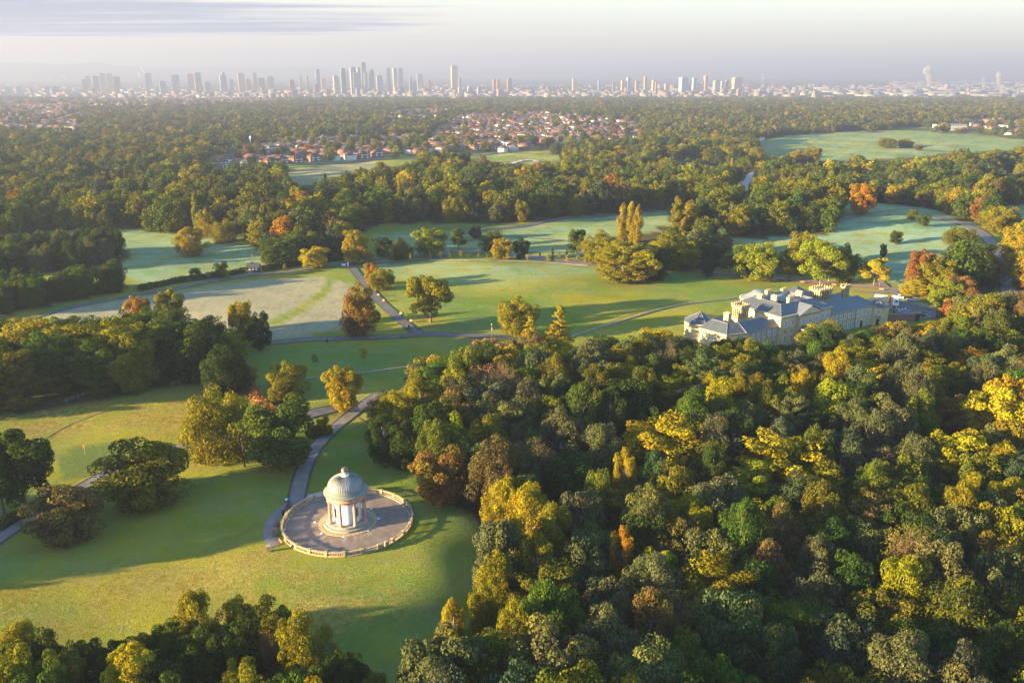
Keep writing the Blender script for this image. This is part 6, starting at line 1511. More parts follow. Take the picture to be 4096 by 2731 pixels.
def car(label, p, rz, paint, L=4.4, W=1.8, Hh=1.5, est=False):
    t = thing('parked_car', label, 'car', (p[0], p[1], hz1(p[0], p[1]) + .17), rz, 'cars in the car park'); l, w = L/2, W/2
    sec = [(-l, .35, .62, .86), (-l*.96, .25, .80, .95), (-l*.55, .22, .86, 1.0), (l*.30, .22, .84, 1.0), (l*.80, .24, .74, .96), (l*.98, .30, .60, .86)]
    m = MB(); vs = []
    for x, zb, zt, ww in sec:
        for y, z in ((-w*ww, zb), (-w*ww, zt*.75), (-w*ww*.93, zt), (w*ww*.93, zt), (w*ww, zt*.75), (w*ww, zb)): vs.append((x, y, z))
    fs = [(i*6+k, i*6+(k+1) % 6, (i+1)*6+(k+1) % 6, (i+1)*6+k) for i in range(5) for k in range(6)] + [(5,4,3,2,1,0), (30,31,32,33,34,35)]
    b = m.add(vs, fs).build('body', paint, t, False, .04); b.data.polygons.foreach_set('use_smooth', [True]*len(b.data.polygons))
    x0, x1, x2, x3 = (-l*.92 if est else -l*.78), (-l*.72 if est else -l*.45), l*.05, l*.42
    def cab(z0, z1, i, name, mat, k=1.0):
        return MB().add([(x0,-w*.86,z0),(x3,-w*.86,z0),(x3,w*.86,z0),(x0,w*.86,z0),(x1,-w*.68*k,z1),(x2,-w*.68*k,z1),(x2,w*.68*k,z1),(x1,w*.68*k,z1)], [(0,1,5,4),(1,2,6,5),(2,3,7,6),(3,0,4,7),(4,5,6,7)]).build(name, mat, t)
    cab(.82, Hh - .06, 0, 'windows', CGL)
    MB().box(x1-.05,-w*.70,Hh-.07,x2+.05,w*.70,Hh).build('roof', paint, t, False, .03)
    for x in (-l*.62, l*.62):
        for y in (-w*.9, w*.9): wheel(t, x, y, .32, .33, .22)
    for y in (-w*.62, w*.62): MB().box(l*.93,y-.17,.55,l*.99,y+.17,.70).build('headlight', WHITE, t); MB().box(-l*1.0,y-.15,.62,-l*.94,y+.15,.78).build('tail_light', RED, t)
    return t
def q5(X, Y): return at(3440 + X/5.6, 1150 + Y/5.6)
car('white hatchback parked behind the crane lorry', q5(845,242), R(150), WPAINT)
car('silver grey estate car in the far row of bays', q5(1180,312), R(152), SILV, 4.7, 1.85, 1.55, True)
car('black car parked alone in the near row of bays', q5(1357,632), R(-35), BLK, 4.6, 1.8, 1.45, True)
# lorry with crane and container: front towards the lower right
a, b = q5(330,385), q5(860,445); dv = Vector((b.x-a.x, b.y-a.y)); L_ = dv.length
lorry = thing('lorry', 'white cabbed crane lorry carrying a cream container in the car park', 'lorry', (a.x, a.y, .17), math.atan2(dv.y, dv.x))
MB().box(-.8,-1.1,.85,L_-2.0,1.1,1.15).box(-1.6,-1.1,.85,-.8,1.1,.98).build('chassis', YEL, lorry)
MB().box(-.4,-1.22,1.18,L_-4.2,1.22,3.9).build('container', CONT, lorry, False, .03)
for k in range(1, 12): MB().box(-.4+(L_-3.8)*k/12-.05,-1.26,1.3,-.4+(L_-3.8)*k/12+.05,-1.22,3.8).build('container_rib', CONT, lorry)
MB().box(1.2,-1.24,.45,4.0,-1.05,1.12).box(1.2,1.05,.45,4.0,1.24,1.12).build('side_guard', YEL, lorry)
cb_ = MB().add([(L_-2.1,-1.22,.7),(L_-.0,-1.22,.7),(L_-.0,1.22,.7),(L_-2.1,1.22,.7),(L_-2.1,-1.22,3.3),(L_-.35,-1.18,3.3),(L_-.35,1.18,3.3),(L_-2.1,1.22,3.3),(L_+.02,-1.22,1.8),(L_+.02,1.22,1.8)],
    [(3,2,1,0),(0,1,8,5,4),(1,2,9,8),(8,9,6,5),(2,3,7,6,9),(3,0,4,7),(4,5,6,7)]).build('cab', WPAINT, lorry, False, .05)
MB().add([(L_+.03,-1.05,1.85),(L_+.03,1.05,1.85),(L_-.26,1.0,2.95),(L_-.26,-1.0,2.95)],[(0,1,2,3)]).build('windscreen', CGL, cb_)
for s_ in (-1, 1): MB().box(L_-1.5,s_*1.235-.01,1.95,L_-.45,s_*1.235+.01,2.8).build('side_window', CGL, cb_); MB().box(L_-.1,s_*1.5-.1,2.0,L_+.0,s_*1.5+.1,2.6).build('mirror', BLK, cb_)
MB().box(L_+.03,-.8,.85,L_+.06,.8,1.6).build('grille', BLK, cb_)
cr = MB().box(L_-3.6,-.5,1.15,L_-2.9,.5,2.6).tube([(L_-3.2,0,2.5),(L_-3.0,.5,4.1),(L_-2.6,-.9,3.2)], [.22,.2,.16], 6).tube([(L_-3.3,.2,2.4),(L_-3.4,-.7,3.9),(L_-3.0,-1.0,2.6)], [.18,.16,.14], 6).build('crane', RED, lorry)
MB().box(L_-3.9,-1.4,.5,L_-3.4,1.4,.9).build('outrigger', YEL, lorry)
for x in (1.0, 2.2, L_-1.0):
    for y in (-1.05, 1.05): wheel(lorry, x, y, .50, .5, .32)
def person(label, p, rz, top, legs, pose='stand', Ht=1.74, hair=(.05,.03,.02), group=None, z=None):
    t = thing('person', label, 'person', (p[0], p[1], (hz1(p[0], p[1]) + .06) if z is None else z), rz, group); k = Ht/1.74
    st = .0
    if pose == 'sit':
        J = {'pel': (0,0,.52), 'che': (0,.05,.88), 'nek': (0,.03,1.06), 'hed': (0,-.03,1.22), 'kl': (-.12,-.46,.50), 'kr': (.12,-.46,.50), 'fl': (-.12,-.44,.05), 'fr': (.12,-.46,.05), 'fl2': (-.12,-.6,.04), 'fr2': (.12,-.62,.04),
             'sl': (-.19,.04,.98), 'sr': (.19,.04,.98), 'el': (-.24,-.06,.72), 'er': (.24,-.06,.72), 'hl': (-.12,-.28,.66), 'hr': (.12,-.28,.66)}
    else:
        s_ = .26 if pose == 'walk' else .06; ar = .22 if pose == 'walk' else .05
        J = {'pel': (0,0,.94), 'che': (0,-.01,1.28), 'nek': (0,-.01,1.47), 'hed': (0,-.03,1.62), 'kl': (-.10,-s_*.7,.50), 'kr': (.10,s_*.4,.49), 'fl': (-.10,-s_,.06), 'fr': (.10,s_*1.2,.08), 'fl2': (-.11,-s_-.15,.03), 'fr2': (.11,s_*1.2-.14,.04),
             'sl': (-.19,0,1.40), 'sr': (.19,0,1.40), 'el': (-.26,ar*.6,1.13), 'er': (.26,-ar*.6,1.13), 'hl': (-.25,ar*.2-.08,.88), 'hr': (.25,-ar-.12,.90)}
    names = list(J); rad = {'pel': .15,'che': .155,'nek': .06,'hed': .10,'kl': .075,'kr': .075,'fl': .05,'fr': .05,'fl2': .04,'fr2': .04,'sl': .075,'sr': .075,'el': .05,'er': .05,'hl': .04,'hr': .04}
    E_ = [('pel','che'),('che','nek'),('nek','hed'),('pel','kl'),('pel','kr'),('kl','fl'),('kr','fr'),('fl','fl2'),('fr','fr2'),('che','sl'),('che','sr'),('sl','el'),('sr','er'),('el','hl'),('er','hr')]
    me = bpy.data.meshes.new('body'); me.from_pydata([tuple(c*k for c in J[n]) for n in names], [(names.index(a), names.index(b)) for a, b in E_], []); me.update()
    o = link('body', me, t); md_ = o.modifiers.new('skin', 'SKIN'); sv = me.skin_vertices[0].data
    for i, n in enumerate(names): sv[i].radius = (rad[n]*k, rad[n]*k); sv[i].use_root = (n == 'pel')
    ss = o.modifiers.new('smooth', 'SUBSURF'); ss.levels = ss.render_levels = 1
    m, tt_ = newmat('clothing'); N = NT(tt_); g = N.n('ShaderNodeTexCoord').outputs['Object']; sz = N.n('ShaderNodeSeparateXYZ'); N.l(g, sz.inputs[0]); zz = sz.outputs[2]
    hip = (.55 if pose == 'sit' else .93)*k; nk = (1.10 if pose == 'sit' else 1.50)*k
    c = N.mix(N.math('GREATER_THAN', zz, hip), legs, top); c = N.mix(N.math('GREATER_THAN', zz, nk), c, (.45,.28,.20)); N.out(c, .8, .2); me.materials.append(m)
    h = J['hed']; MB().lathe([(0,-.02),(.085,.0),(.105,.06),(.08,.13),(0,.155)], 10, 0, 0).build('hair', simple('hair', hair, .7), t, True).location = (h[0]*k, (h[1]+.02)*k, h[2]*k)
    return t
HV = (.55,.60,.05)
person('worker in full orange suit standing beside the lorry cab', q5(680,450), 0, (.75,.10,.03), (.70,.09,.03))
person('worker in yellow vest and dark trousers left of the black lamp post', q5(695,508), R(30), HV, (.03,.03,.04))
person('worker in yellow vest right of the black lamp post', q5(808,532), R(200), HV, (.03,.03,.05))
person('worker in pale blue top beside the truck front', q5(795,470), R(150), (.55,.60,.70), (.04,.05,.10))
qb = t5(470, 690); ab = math.atan2(qb.y - TC.y, qb.x - TC.x)
person('person in dark blue jacket sitting on the bench by the terrace', (qb.x, qb.y), ab + R(90), (.03,.04,.14), (.03,.03,.05), 'sit', z=.08)
person('person walking at the head of the diagonal path in dark clothes', at(1407,1064), R(20), (.04,.05,.12), (.02,.02,.03), 'walk')
person('person in orange top walking on the avenue above the hall', at(3516,1149), R(80), (.40,.16,.08), (.06,.05,.06), 'walk')
person('person in black walking on the wide right-hand path', at(4038,1165), R(180), (.03,.03,.03), (.03,.03,.03), 'walk')
person('person in dark coat on the grass left of the wide path', at(3993,1125), R(140), (.03,.05,.05), (.02,.02,.02), 'walk')
person('person in bright yellow jacket on the golf course right of the hut', at(1105,1050), R(90), (.50,.52,.12), (.03,.03,.04), 'walk')
# small traffic cones by the bays
cm_ = MB().box(-.2,-.2,0,.2,.2,.05).lathe([(.15,.05),(.04,.6),(0,.62)], 10).mesh('cone_body', WHITE)
for i, (X, Y) in enumerate(((872,520),(942,502),(1018,488))):
    p = q5(X, Y); o = link('marker_cone', cm_, None, (p.x, p.y, .18)); tag(o, ['white marker cone in the car park, left one','white marker cone in the car park, middle one','white marker cone in the car park, right one'][i], 'cone', 'marker cones')

# ---------------------------------------------------------------- suburb houses
RTILE = simple('red_roof_tile', (.085,.042,.032), .85, .25, .6, .2); BTILE = simple('brown_roof_tile', (.065,.050,.045), .85, .25, .6, .2); STILE = simple('grey_roof_slate', (.085,.09,.105), .6, .2, .6, .3)
HBR = simple('house_brick', (.15,.08,.06), .9, .2, .8, .2); HWH = simple('house_render', (.50,.49,.47), .8, .06, .8, .2); WFR = simple('white_bay_windows', (.55,.60,.66), .4, .25, 2.0, .4)
def house_kind(wallm, roofm, W, D, Hh, rise):
    w = MB().box(-W/2,-D/2,-.6,W/2,D/2,Hh).mesh('wall', wallm)
    r = hip(-W/2-.4, W/2+.4, -D/2-.4, D/2+.4, Hh, rise, 'u')
    for x in (-W*.27, W*.27): r.add([(x-1.5,-D/2-1.0,Hh-.1),(x+1.5,-D/2-1.0,Hh-.1),(x+1.5,-D/2+2.4,Hh+.0),(x-1.5,-D/2+2.4,Hh+.0),(x,-D/2-1.0,Hh+1.3),(x,-D/2+2.4,Hh+1.3)], [(0,1,4),(1,2,5,4),(3,0,4,5)])
    r = r.mesh('roof', roofm)
    c = MB().box(-.6,-.4,Hh+rise*.5,.6,.4,Hh+rise+1.1).mesh('chimney', HBR)
    m = MB()
    for x in (-W*.27, W*.27):
        for z in (.9, 3.5): m.box(x-1.15,-D/2-.65,z,x+1.15,-D/2+.0,z+1.35)
    for x in (-W*.05, W*.05): m.box(x-.4,-D/2-.04,3.6,x+.4,-D/2,4.7)
    for x in (-W*.3, 0, W*.3): m.box(x-.6,D/2,3.4,x+.6,D/2+.04,4.6)
    return w, r, c, m.mesh('bay_windows', WFR)
HK = [house_kind(HBR, RTILE, 12.5, 8.5, 5.6, 3.1), house_kind(HWH, RTILE, 12.0, 8.5, 5.6, 3.0), house_kind(HBR, BTILE, 13.0, 8.8, 5.6, 3.2), house_kind(HWH, STILE, 12.5, 8.0, 5.4, 2.7), house_kind(HWH, BTILE, 15.0, 8.0, 5.2, 2.6)]
KW = ['red roofed brick house','red roofed white house','brown roofed brick house','grey roofed white house','long brown roofed white house']
HL = []
def put_house(x, y, rz, k):
    t = thing('semi_detached_house', 'house', 'house', (x, y, hz1(x, y)), rz); w, r, c, wi = HK[k]
    link('wall', w, t); link('roof', r, t); link('chimney', c, t); o = link('bay_windows', wi, t); o['kind'] = 'stuff'; HL.append([t, k, '']); return t
hr = random.Random(31)
def row_of(pts, step, off, region, kinds, jit=.6, cap=999):
    L = catmull([atv(u, v) for u, v in pts], step); n0 = len(HL)
    for i in range(len(L) - 1):
        d = L[i+1] - L[i]; a = math.atan2(d.y, d.x); q = Vector((-d.y, d.x)).normalized() * off
        if hr.random() < .06 or len(HL) - n0 >= cap: continue
        put_house(L[i].x + q.x + hr.uniform(-jit, jit), L[i].y + q.y, a + hr.uniform(-.05, .05), hr.choice(kinds)); HL[-1][2] = region
row_of([(560,384),(640,381),(700,378),(780,373),(850,368),(915,364)], 15.5, 15, 'row facing the brown meadow', [0,0,2,0,1])
row_of([(1090,350),(1150,348),(1240,343)], 15, 14, 'row facing the green field', [0,0,1])
row_of([(480,392),(560,384)], 16, 15, 'row left on the park road', [0,3,2])
row_of([(600,366),(720,358),(860,350),(960,344)], 16, 12, 'second row behind it'.replace('it', 'the road'), [0,2,0,1])
row_of([(830,334),(960,329),(1080,328),(1240,326)], 16, 8, 'third row behind the road', [0,1,0,2])
row_of([(490,352),(600,342),(700,336)], 17, 6, 'rows behind the grey wood', [1,3,0])
for j, v in enumerate((316, 309, 303, 298, 293, 288, 283, 278, 273, 268)):
    row_of([(1010 + 6*j, v + 2), (1130, v), (1250 + 4*j, v - 1), (1340 + 6*j, v + 3)], 17, 3, '%s tier of the white terraces' % ORD[j], [1,1,3,4,1,0] if j > 1 else [0,2,1], 1.5)
for v in (318, 312, 306): row_of([(1300, v), (1400, v - 4), (1490, v + 0)], 20, 3, '%s red row right of the terraces' % ('lowest' if v == 318 else 'middle' if v == 312 else 'top'), [0,0,2])

def house_labels():
    g = {}
    for t, k, reg in HL: g.setdefault((k, reg), []).append(t)
    for (k, reg), L in g.items():
        L.sort(key=lambda t: t.location.x / max(t.location.y, 1))
        for i, t in enumerate(L):
            t['label'] = '%s, %s in %s' % (KW[k], ('only one' if len(L) == 1 else ORD[i] + ' from left'), reg)
            t['group'] = 'suburban houses beyond the park'
house_labels()
# the rest of the suburbs: too small and many to count
def town_mesh(name, label, pts, sizes, hts, rng, roof=True, mats=None, angs=None):
    n = len(pts); V = []; Fq = []
    c_, s_ = np.cos(angs), np.sin(angs); z = hz(pts[:,0], pts[:,1]) - 1; w, d = sizes[:,0]/2, sizes[:,1]/2
    P = np.zeros((n, 10, 3))
    for k, (sx, sy) in enumerate(((-1,-1),(1,-1),(1,1),(-1,1))):
        x = pts[:,0] + sx*w*c_ - sy*d*s_; y = pts[:,1] + sx*w*s_ + sy*d*c_
        P[:,k] = np.stack([x, y, z], 1); P[:,4+k] = np.stack([x, y, z + hts], 1)
    rise = sizes[:,1] * .32 if roof else np.zeros(n)
    for k, sx in enumerate((-1, 1)):
        P[:,8+k] = np.stack([pts[:,0] + sx*w*.45*c_, pts[:,1] + sx*w*.45*s_, z + hts + rise], 1)
    base = (np.arange(n) * 10)[:, None]
    walls = np.concatenate([base + np.array([0,1,5,4]), base + np.array([1,2,6,5]), base + np.array([2,3,7,6]), base + np.array([3,0,4,7])])
    roofs = np.concatenate([base + np.array([4,5,9,8]), base + np.array([6,7,8,9]), base + np.array([5,6,9,9]), base + np.array([7,4,8,8])])
    me = bpy.data.meshes.new(name); fa = np.concatenate([walls, roofs]); tri = roofs[2*n:]
    quads = np.concatenate([walls, roofs[:2*n]]); tris = tri[:, :3]
    loops = np.concatenate([quads.ravel(), tris.ravel()]); me.vertices.add(n*10); me.vertices.foreach_set('co', P.astype(np.float32).ravel())
    me.loops.add(len(loops)); me.loops.foreach_set('vertex_index', loops.astype(np.int32)); nf = len(quads) + len(tris); me.polygons.add(nf)
    me.polygons.foreach_set('loop_start', np.concatenate([np.arange(len(quads))*4, len(quads)*4 + np.arange(len(tris))*3]).astype(np.int32))
    me.polygons.foreach_set('material_index', np.concatenate([np.zeros(4*n), np.ones(4*n)]).astype(np.int32)); me.update(calc_edges=True)
    col = rng.uniform(0, 1, n); f = np.concatenate([np.tile(col, 4), np.tile(col, 4)]); a = me.attributes.new('pick', 'FLOAT', 'FACE'); a.data.foreach_set('value', f.astype(np.float32))
    for m in mats: me.materials.append(m)
    o = link(name, me); tag(o, label, None, None, 'stuff'); return o
def pick_mat(name, stops, rough=.8, windows=False):
    m, t = newmat(name); N = NT(t); r = N.n('ShaderNodeValToRGB'); r.color_ramp.interpolation = 'CONSTANT'; e = r.color_ramp.elements
    while len(e) < len(stops): e.new(.5)
    for i, (ps, c) in enumerate(stops): e[i].position = ps; e[i].color = (*c, 1)
    N.l(N.attr('pick').outputs['Fac'], r.inputs[0]); c = r.outputs[0]
    if windows:
        p = N.pos(); s_ = N.n('ShaderNodeSeparateXYZ'); N.l(p, s_.inputs[0])
        fz = N.math('FRACT', N.math('MULTIPLY', s_.outputs[2], 1/3.4)); fx = N.math('FRACT', N.math('MULTIPLY', N.math('ADD', s_.outputs[0], N.math('MULTIPLY', s_.outputs[1], .7)), 1/4.5))
        g = N.math('MULTIPLY', N.math('GREATER_THAN', fz, .45), N.math('GREATER_THAN', fx, .4)); c = N.mix(N.math('MULTIPLY', g, .55), c, (.06,.08,.11))
    N.out(c, rough, .3); return m
TW = pick_mat('suburb_walls', [(0,(.15,.08,.06)),(.35,(.45,.44,.42)),(.6,(.19,.10,.08)),(.85,(.36,.33,.29))]); TR = pick_mat('suburb_roofs', [(0,(.11,.052,.038)),(.4,(.065,.05,.045)),(.7,(.13,.065,.045)),(.85,(.07,.075,.085))])
zr = np.random.default_rng(8); pts = []
for zi_, (zone, dens, s0) in enumerate(((HOUSE_ZONES[0],.92,17),(HOUSE_ZONES[1],.85,18),(HOUSE_ZONES[2],.95,20),(HOUSE_ZONES[3],.9,18),(HOUSE_ZONES[4],.9,20),(HOUSE_ZONES[5],.9,22))):
    W = wpoly(zone); xs = [q[0] for q in W]; ys = [q[1] for q in W]; G = grid_pts(min(xs), max(xs), min(ys), max(ys), s0); k = inside(G[:,0], G[:,1], W) & (zr.uniform(0,1,len(G)) < dens); pts.append(G[k])
G = grid_pts(-3300, 3300, 1300, 4600, 46); u_, v_, _ = proj(G[:,0], G[:,1], hz(G[:,0], G[:,1])); k = (np.abs(u_-1176) < 1300) & ~inside(u_, v_, FAR_FIELD)
patchy = np.sin(G[:,0]*.006+1)*np.sin(G[:,1]*.0045) + zr.uniform(-.4,.4,len(G)); k &= patchy > -.02; G = G[k]; pts.append(G + zr.uniform(-12,12,G.shape)); pts.append(G + zr.uniform(-22,22,G.shape))
PT = np.concatenate(pts); hp_ = np.array([(t.location.x, t.location.y) for t, _, _ in HL]); ok_ = np.ones(len(PT), bool)
for i in range(len(PT)):
    if PT[i,1] < 2100 and ((hp_[:,0]-PT[i,0])**2 + (hp_[:,1]-PT[i,1])**2 < 13.5**2).any(): ok_[i] = False
PT = PT[ok_]; n = len(PT); town_mesh('distant_suburb_houses', 'small distant brick and white suburb houses scattered among the trees', PT, np.stack([zr.uniform(10,20,n), zr.uniform(7.5,9.5,n)],1), zr.uniform(5,7,n), zr, True, [TW, TR], np.radians(zr.normal(8, 14, n)))
# larger buildings that stand out in the suburbs
def slab_building(name, label, X0, X1, Ybase, Htop, D, wallm, roofm, floors=4, rise=0, cat='building'):
    p = at((X0+X1)/2, Ybase); W = (X1-X0) * depth(p) / F_PX; t = thing(name, label, cat, (p.x, p.y, p.z), R(8)); 
    MB().box(-W/2,-D/2,-2,W/2,D/2,Htop).build('wall', wallm, t)
    (hip(-W/2-.5,W/2+.5,-D/2-.5,D/2+.5,Htop,rise,'u') if rise else MB().box(-W/2-.3,-D/2-.3,Htop,W/2+.3,D/2+.3,Htop+.6)).build('roof', roofm, t)
    m = MB(); fh = Htop / floors; nb = max(2, int(W/5))
    for f_ in range(floors):
        for b in range(nb): x = -W/2 + W*(b+.5)/nb; m.box(x-1.5,-D/2-.06,f_*fh+fh*.35,x+1.5,-D/2,f_*fh+fh*.8)
    w = m.build('windows', GLASS, t); w['kind'] = 'stuff'; return t
slab_building('apartment_block', 'brown brick apartment block with a flat roof in the middle distance', 1118, 1197, 498, 13, 14, HBR, HBR, 4)
slab_building('shop_building', 'low building with a bright flat roof among trees in the middle', 1452, 1505, 512, 6, 18, HBR, WHITE, 2)
slab_building('school_building', 'pale roofed school building left of the middle', 1263, 1318, 512, 6, 14, HWH, WHITE, 2)
slab_building('white_hall_building', 'white end building with a slate roof at the left of the park road', 966, 1022, 672, 7, 12, HWH, STILE, 2, 3)
slab_building('hospital_building', 'long red brick building with white roof beyond the far green field', 3738, 3856, 518, 9, 22, HWH, LEADR, 2)
slab_building('red_brick_house', 'large red brick hipped building beyond the far green field', 3882, 3950, 478, 11, 20, HBR, RTILE, 3, 5)
slab_building('brown_roofed_building', 'brown hipped roof building beside the long white one', 3840, 3890, 500, 8, 20, HBR, BTILE, 2, 6)
slab_building('low_white_building', 'low white roofed building at the right edge beyond the field', 4010, 4096, 515, 6, 30, HWH, LEADR, 2)
slab_building('boathouse', 'pale stone boathouse facade by the dark lake', 2758, 2815, 607, 9, 10, TRIM, LEADR, 2)
p = at(1814, 407); S_ = depth(p)/F_PX; H_ = height_from(p, 353); t = thing('church', 'tall dark church spire rising from the trees at the centre of the horizon', 'church', (p.x, p.y, p.z-6)); hw_ = 9*S_
MB().box(-hw_,-hw_,0,hw_,hw_,H_*.45).build('tower', STONE_D, t); MB().add([(-hw_,-hw_,H_*.45),(hw_,-hw_,H_*.45),(hw_,hw_,H_*.45),(-hw_,hw_,H_*.45),(0,0,H_+6)],[(0,1,4),(1,2,4),(2,3,4),(3,0,4)]).build('spire', STONE_D, t)
for sx in (-1,1):
    for sy in (-1,1): MB().add([(sx*hw_-1.2,sy*hw_-1.2,H_*.45),(sx*hw_+1.2,sy*hw_-1.2,H_*.45),(sx*hw_+1.2,sy*hw_+1.2,H_*.45),(sx*hw_-1.2,sy*hw_+1.2,H_*.45),(sx*hw_,sy*hw_,H_*.62)],[(0,1,4),(1,2,4),(2,3,4),(3,0,4)]).build('pinnacle', STONE_D, t)
p = at(3252, 402); H_ = height_from(p, 357); t = thing('church', 'slender sunlit church spire above the trees right of centre', 'church', (p.x, p.y, p.z-6)); hw_ = 6.5*depth(p)/F_PX
MB().box(-hw_,-hw_,0,hw_,hw_,H_*.40).build('tower', STONE, t); MB().add([(-hw_,-hw_,H_*.40),(hw_,-hw_,H_*.40),(hw_,hw_,H_*.40),(-hw_,hw_,H_*.40),(0,0,H_+6)],[(0,1,4),(1,2,4),(2,3,4),(3,0,4)]).build('spire', STONE, t)
for (X, Y, yt, lab) in ((1004, 592, 545, 'slim white mast among the suburb houses at left'), (2565, 497, 480, 'pale lattice column right of the white terraces'), (3546, 485, 468, 'white mast behind the far green field')):
    p = at(X, Y); H_ = height_from(p, yt); t = thing('mast', lab, 'mast', tuple(p)); MB().tube([(0,0,-2),(0,0,H_)], [.6,.4], 6).build('pole', WHITE, t); MB().box(-1,-1,H_-3,1,1,H_).build('aerial_head', WHITE, t)

# ---------------------------------------------------------------- the city on the plain
def tower_mat(name, wall, glass, fx=3.6, fz=3.3, gx_=.42, gz__=.40, rough=.5, vert=False):
    m, t = newmat(name); N = NT(t); p = N.obj(); s_ = N.n('ShaderNodeSeparateXYZ'); N.l(p, s_.inputs[0]); nrm = N.n('ShaderNodeSeparateXYZ'); N.l(N.n('ShaderNodeTexCoord').outputs['Normal'], nrm.inputs[0])
    h = N.math('ADD', s_.outputs[0], s_.outputs[1]); a = N.math('GREATER_THAN', N.math('FRACT', N.math('MULTIPLY', h, 1/(fx*2.2))), gx_); b = N.math('GREATER_THAN', N.math('FRACT', N.math('MULTIPLY', s_.outputs[2], 1/(fz*(1 if not vert else 6)))), gz__ if not vert else .12)
    g = N.math('MULTIPLY', a, b); g = N.math('MULTIPLY', g, N.math('LESS_THAN', nrm.outputs[2], .5)); c = N.mix(g, wall, glass); N.out(c, rough, .5); return m
TM = {'cream': tower_mat('tower_cream', (.44,.31,.19), (.20,.155,.12)), 'white': tower_mat('tower_white_striped', (.36,.35,.36), (.09,.12,.17), vert=True), 'brown': tower_mat('tower_brown', (.18,.135,.11), (.08,.08,.09)),
      'red': tower_mat('tower_red_brick', (.27,.12,.085), (.12,.09,.085)), 'glass': tower_mat('tower_blue_glass', (.10,.14,.20), (.17,.22,.28), vert=True), 'grey': tower_mat('tower_grey', (.24,.25,.27), (.12,.14,.17)), 'teal': tower_mat('tower_green_glass', (.20,.26,.25), (.09,.13,.14), vert=True),
      'orange': tower_mat('tower_orange', (.42,.19,.11), (.19,.11,.09)), 'blue': tower_mat('tower_pale_blue', (.24,.30,.38), (.12,.17,.25))}
TWN = {'cream':'cream coloured','white':'white striped','brown':'brown','red':'red brick','glass':'dark glass','grey':'grey','teal':'greenish glass','orange':'orange brick','blue':'pale blue'}
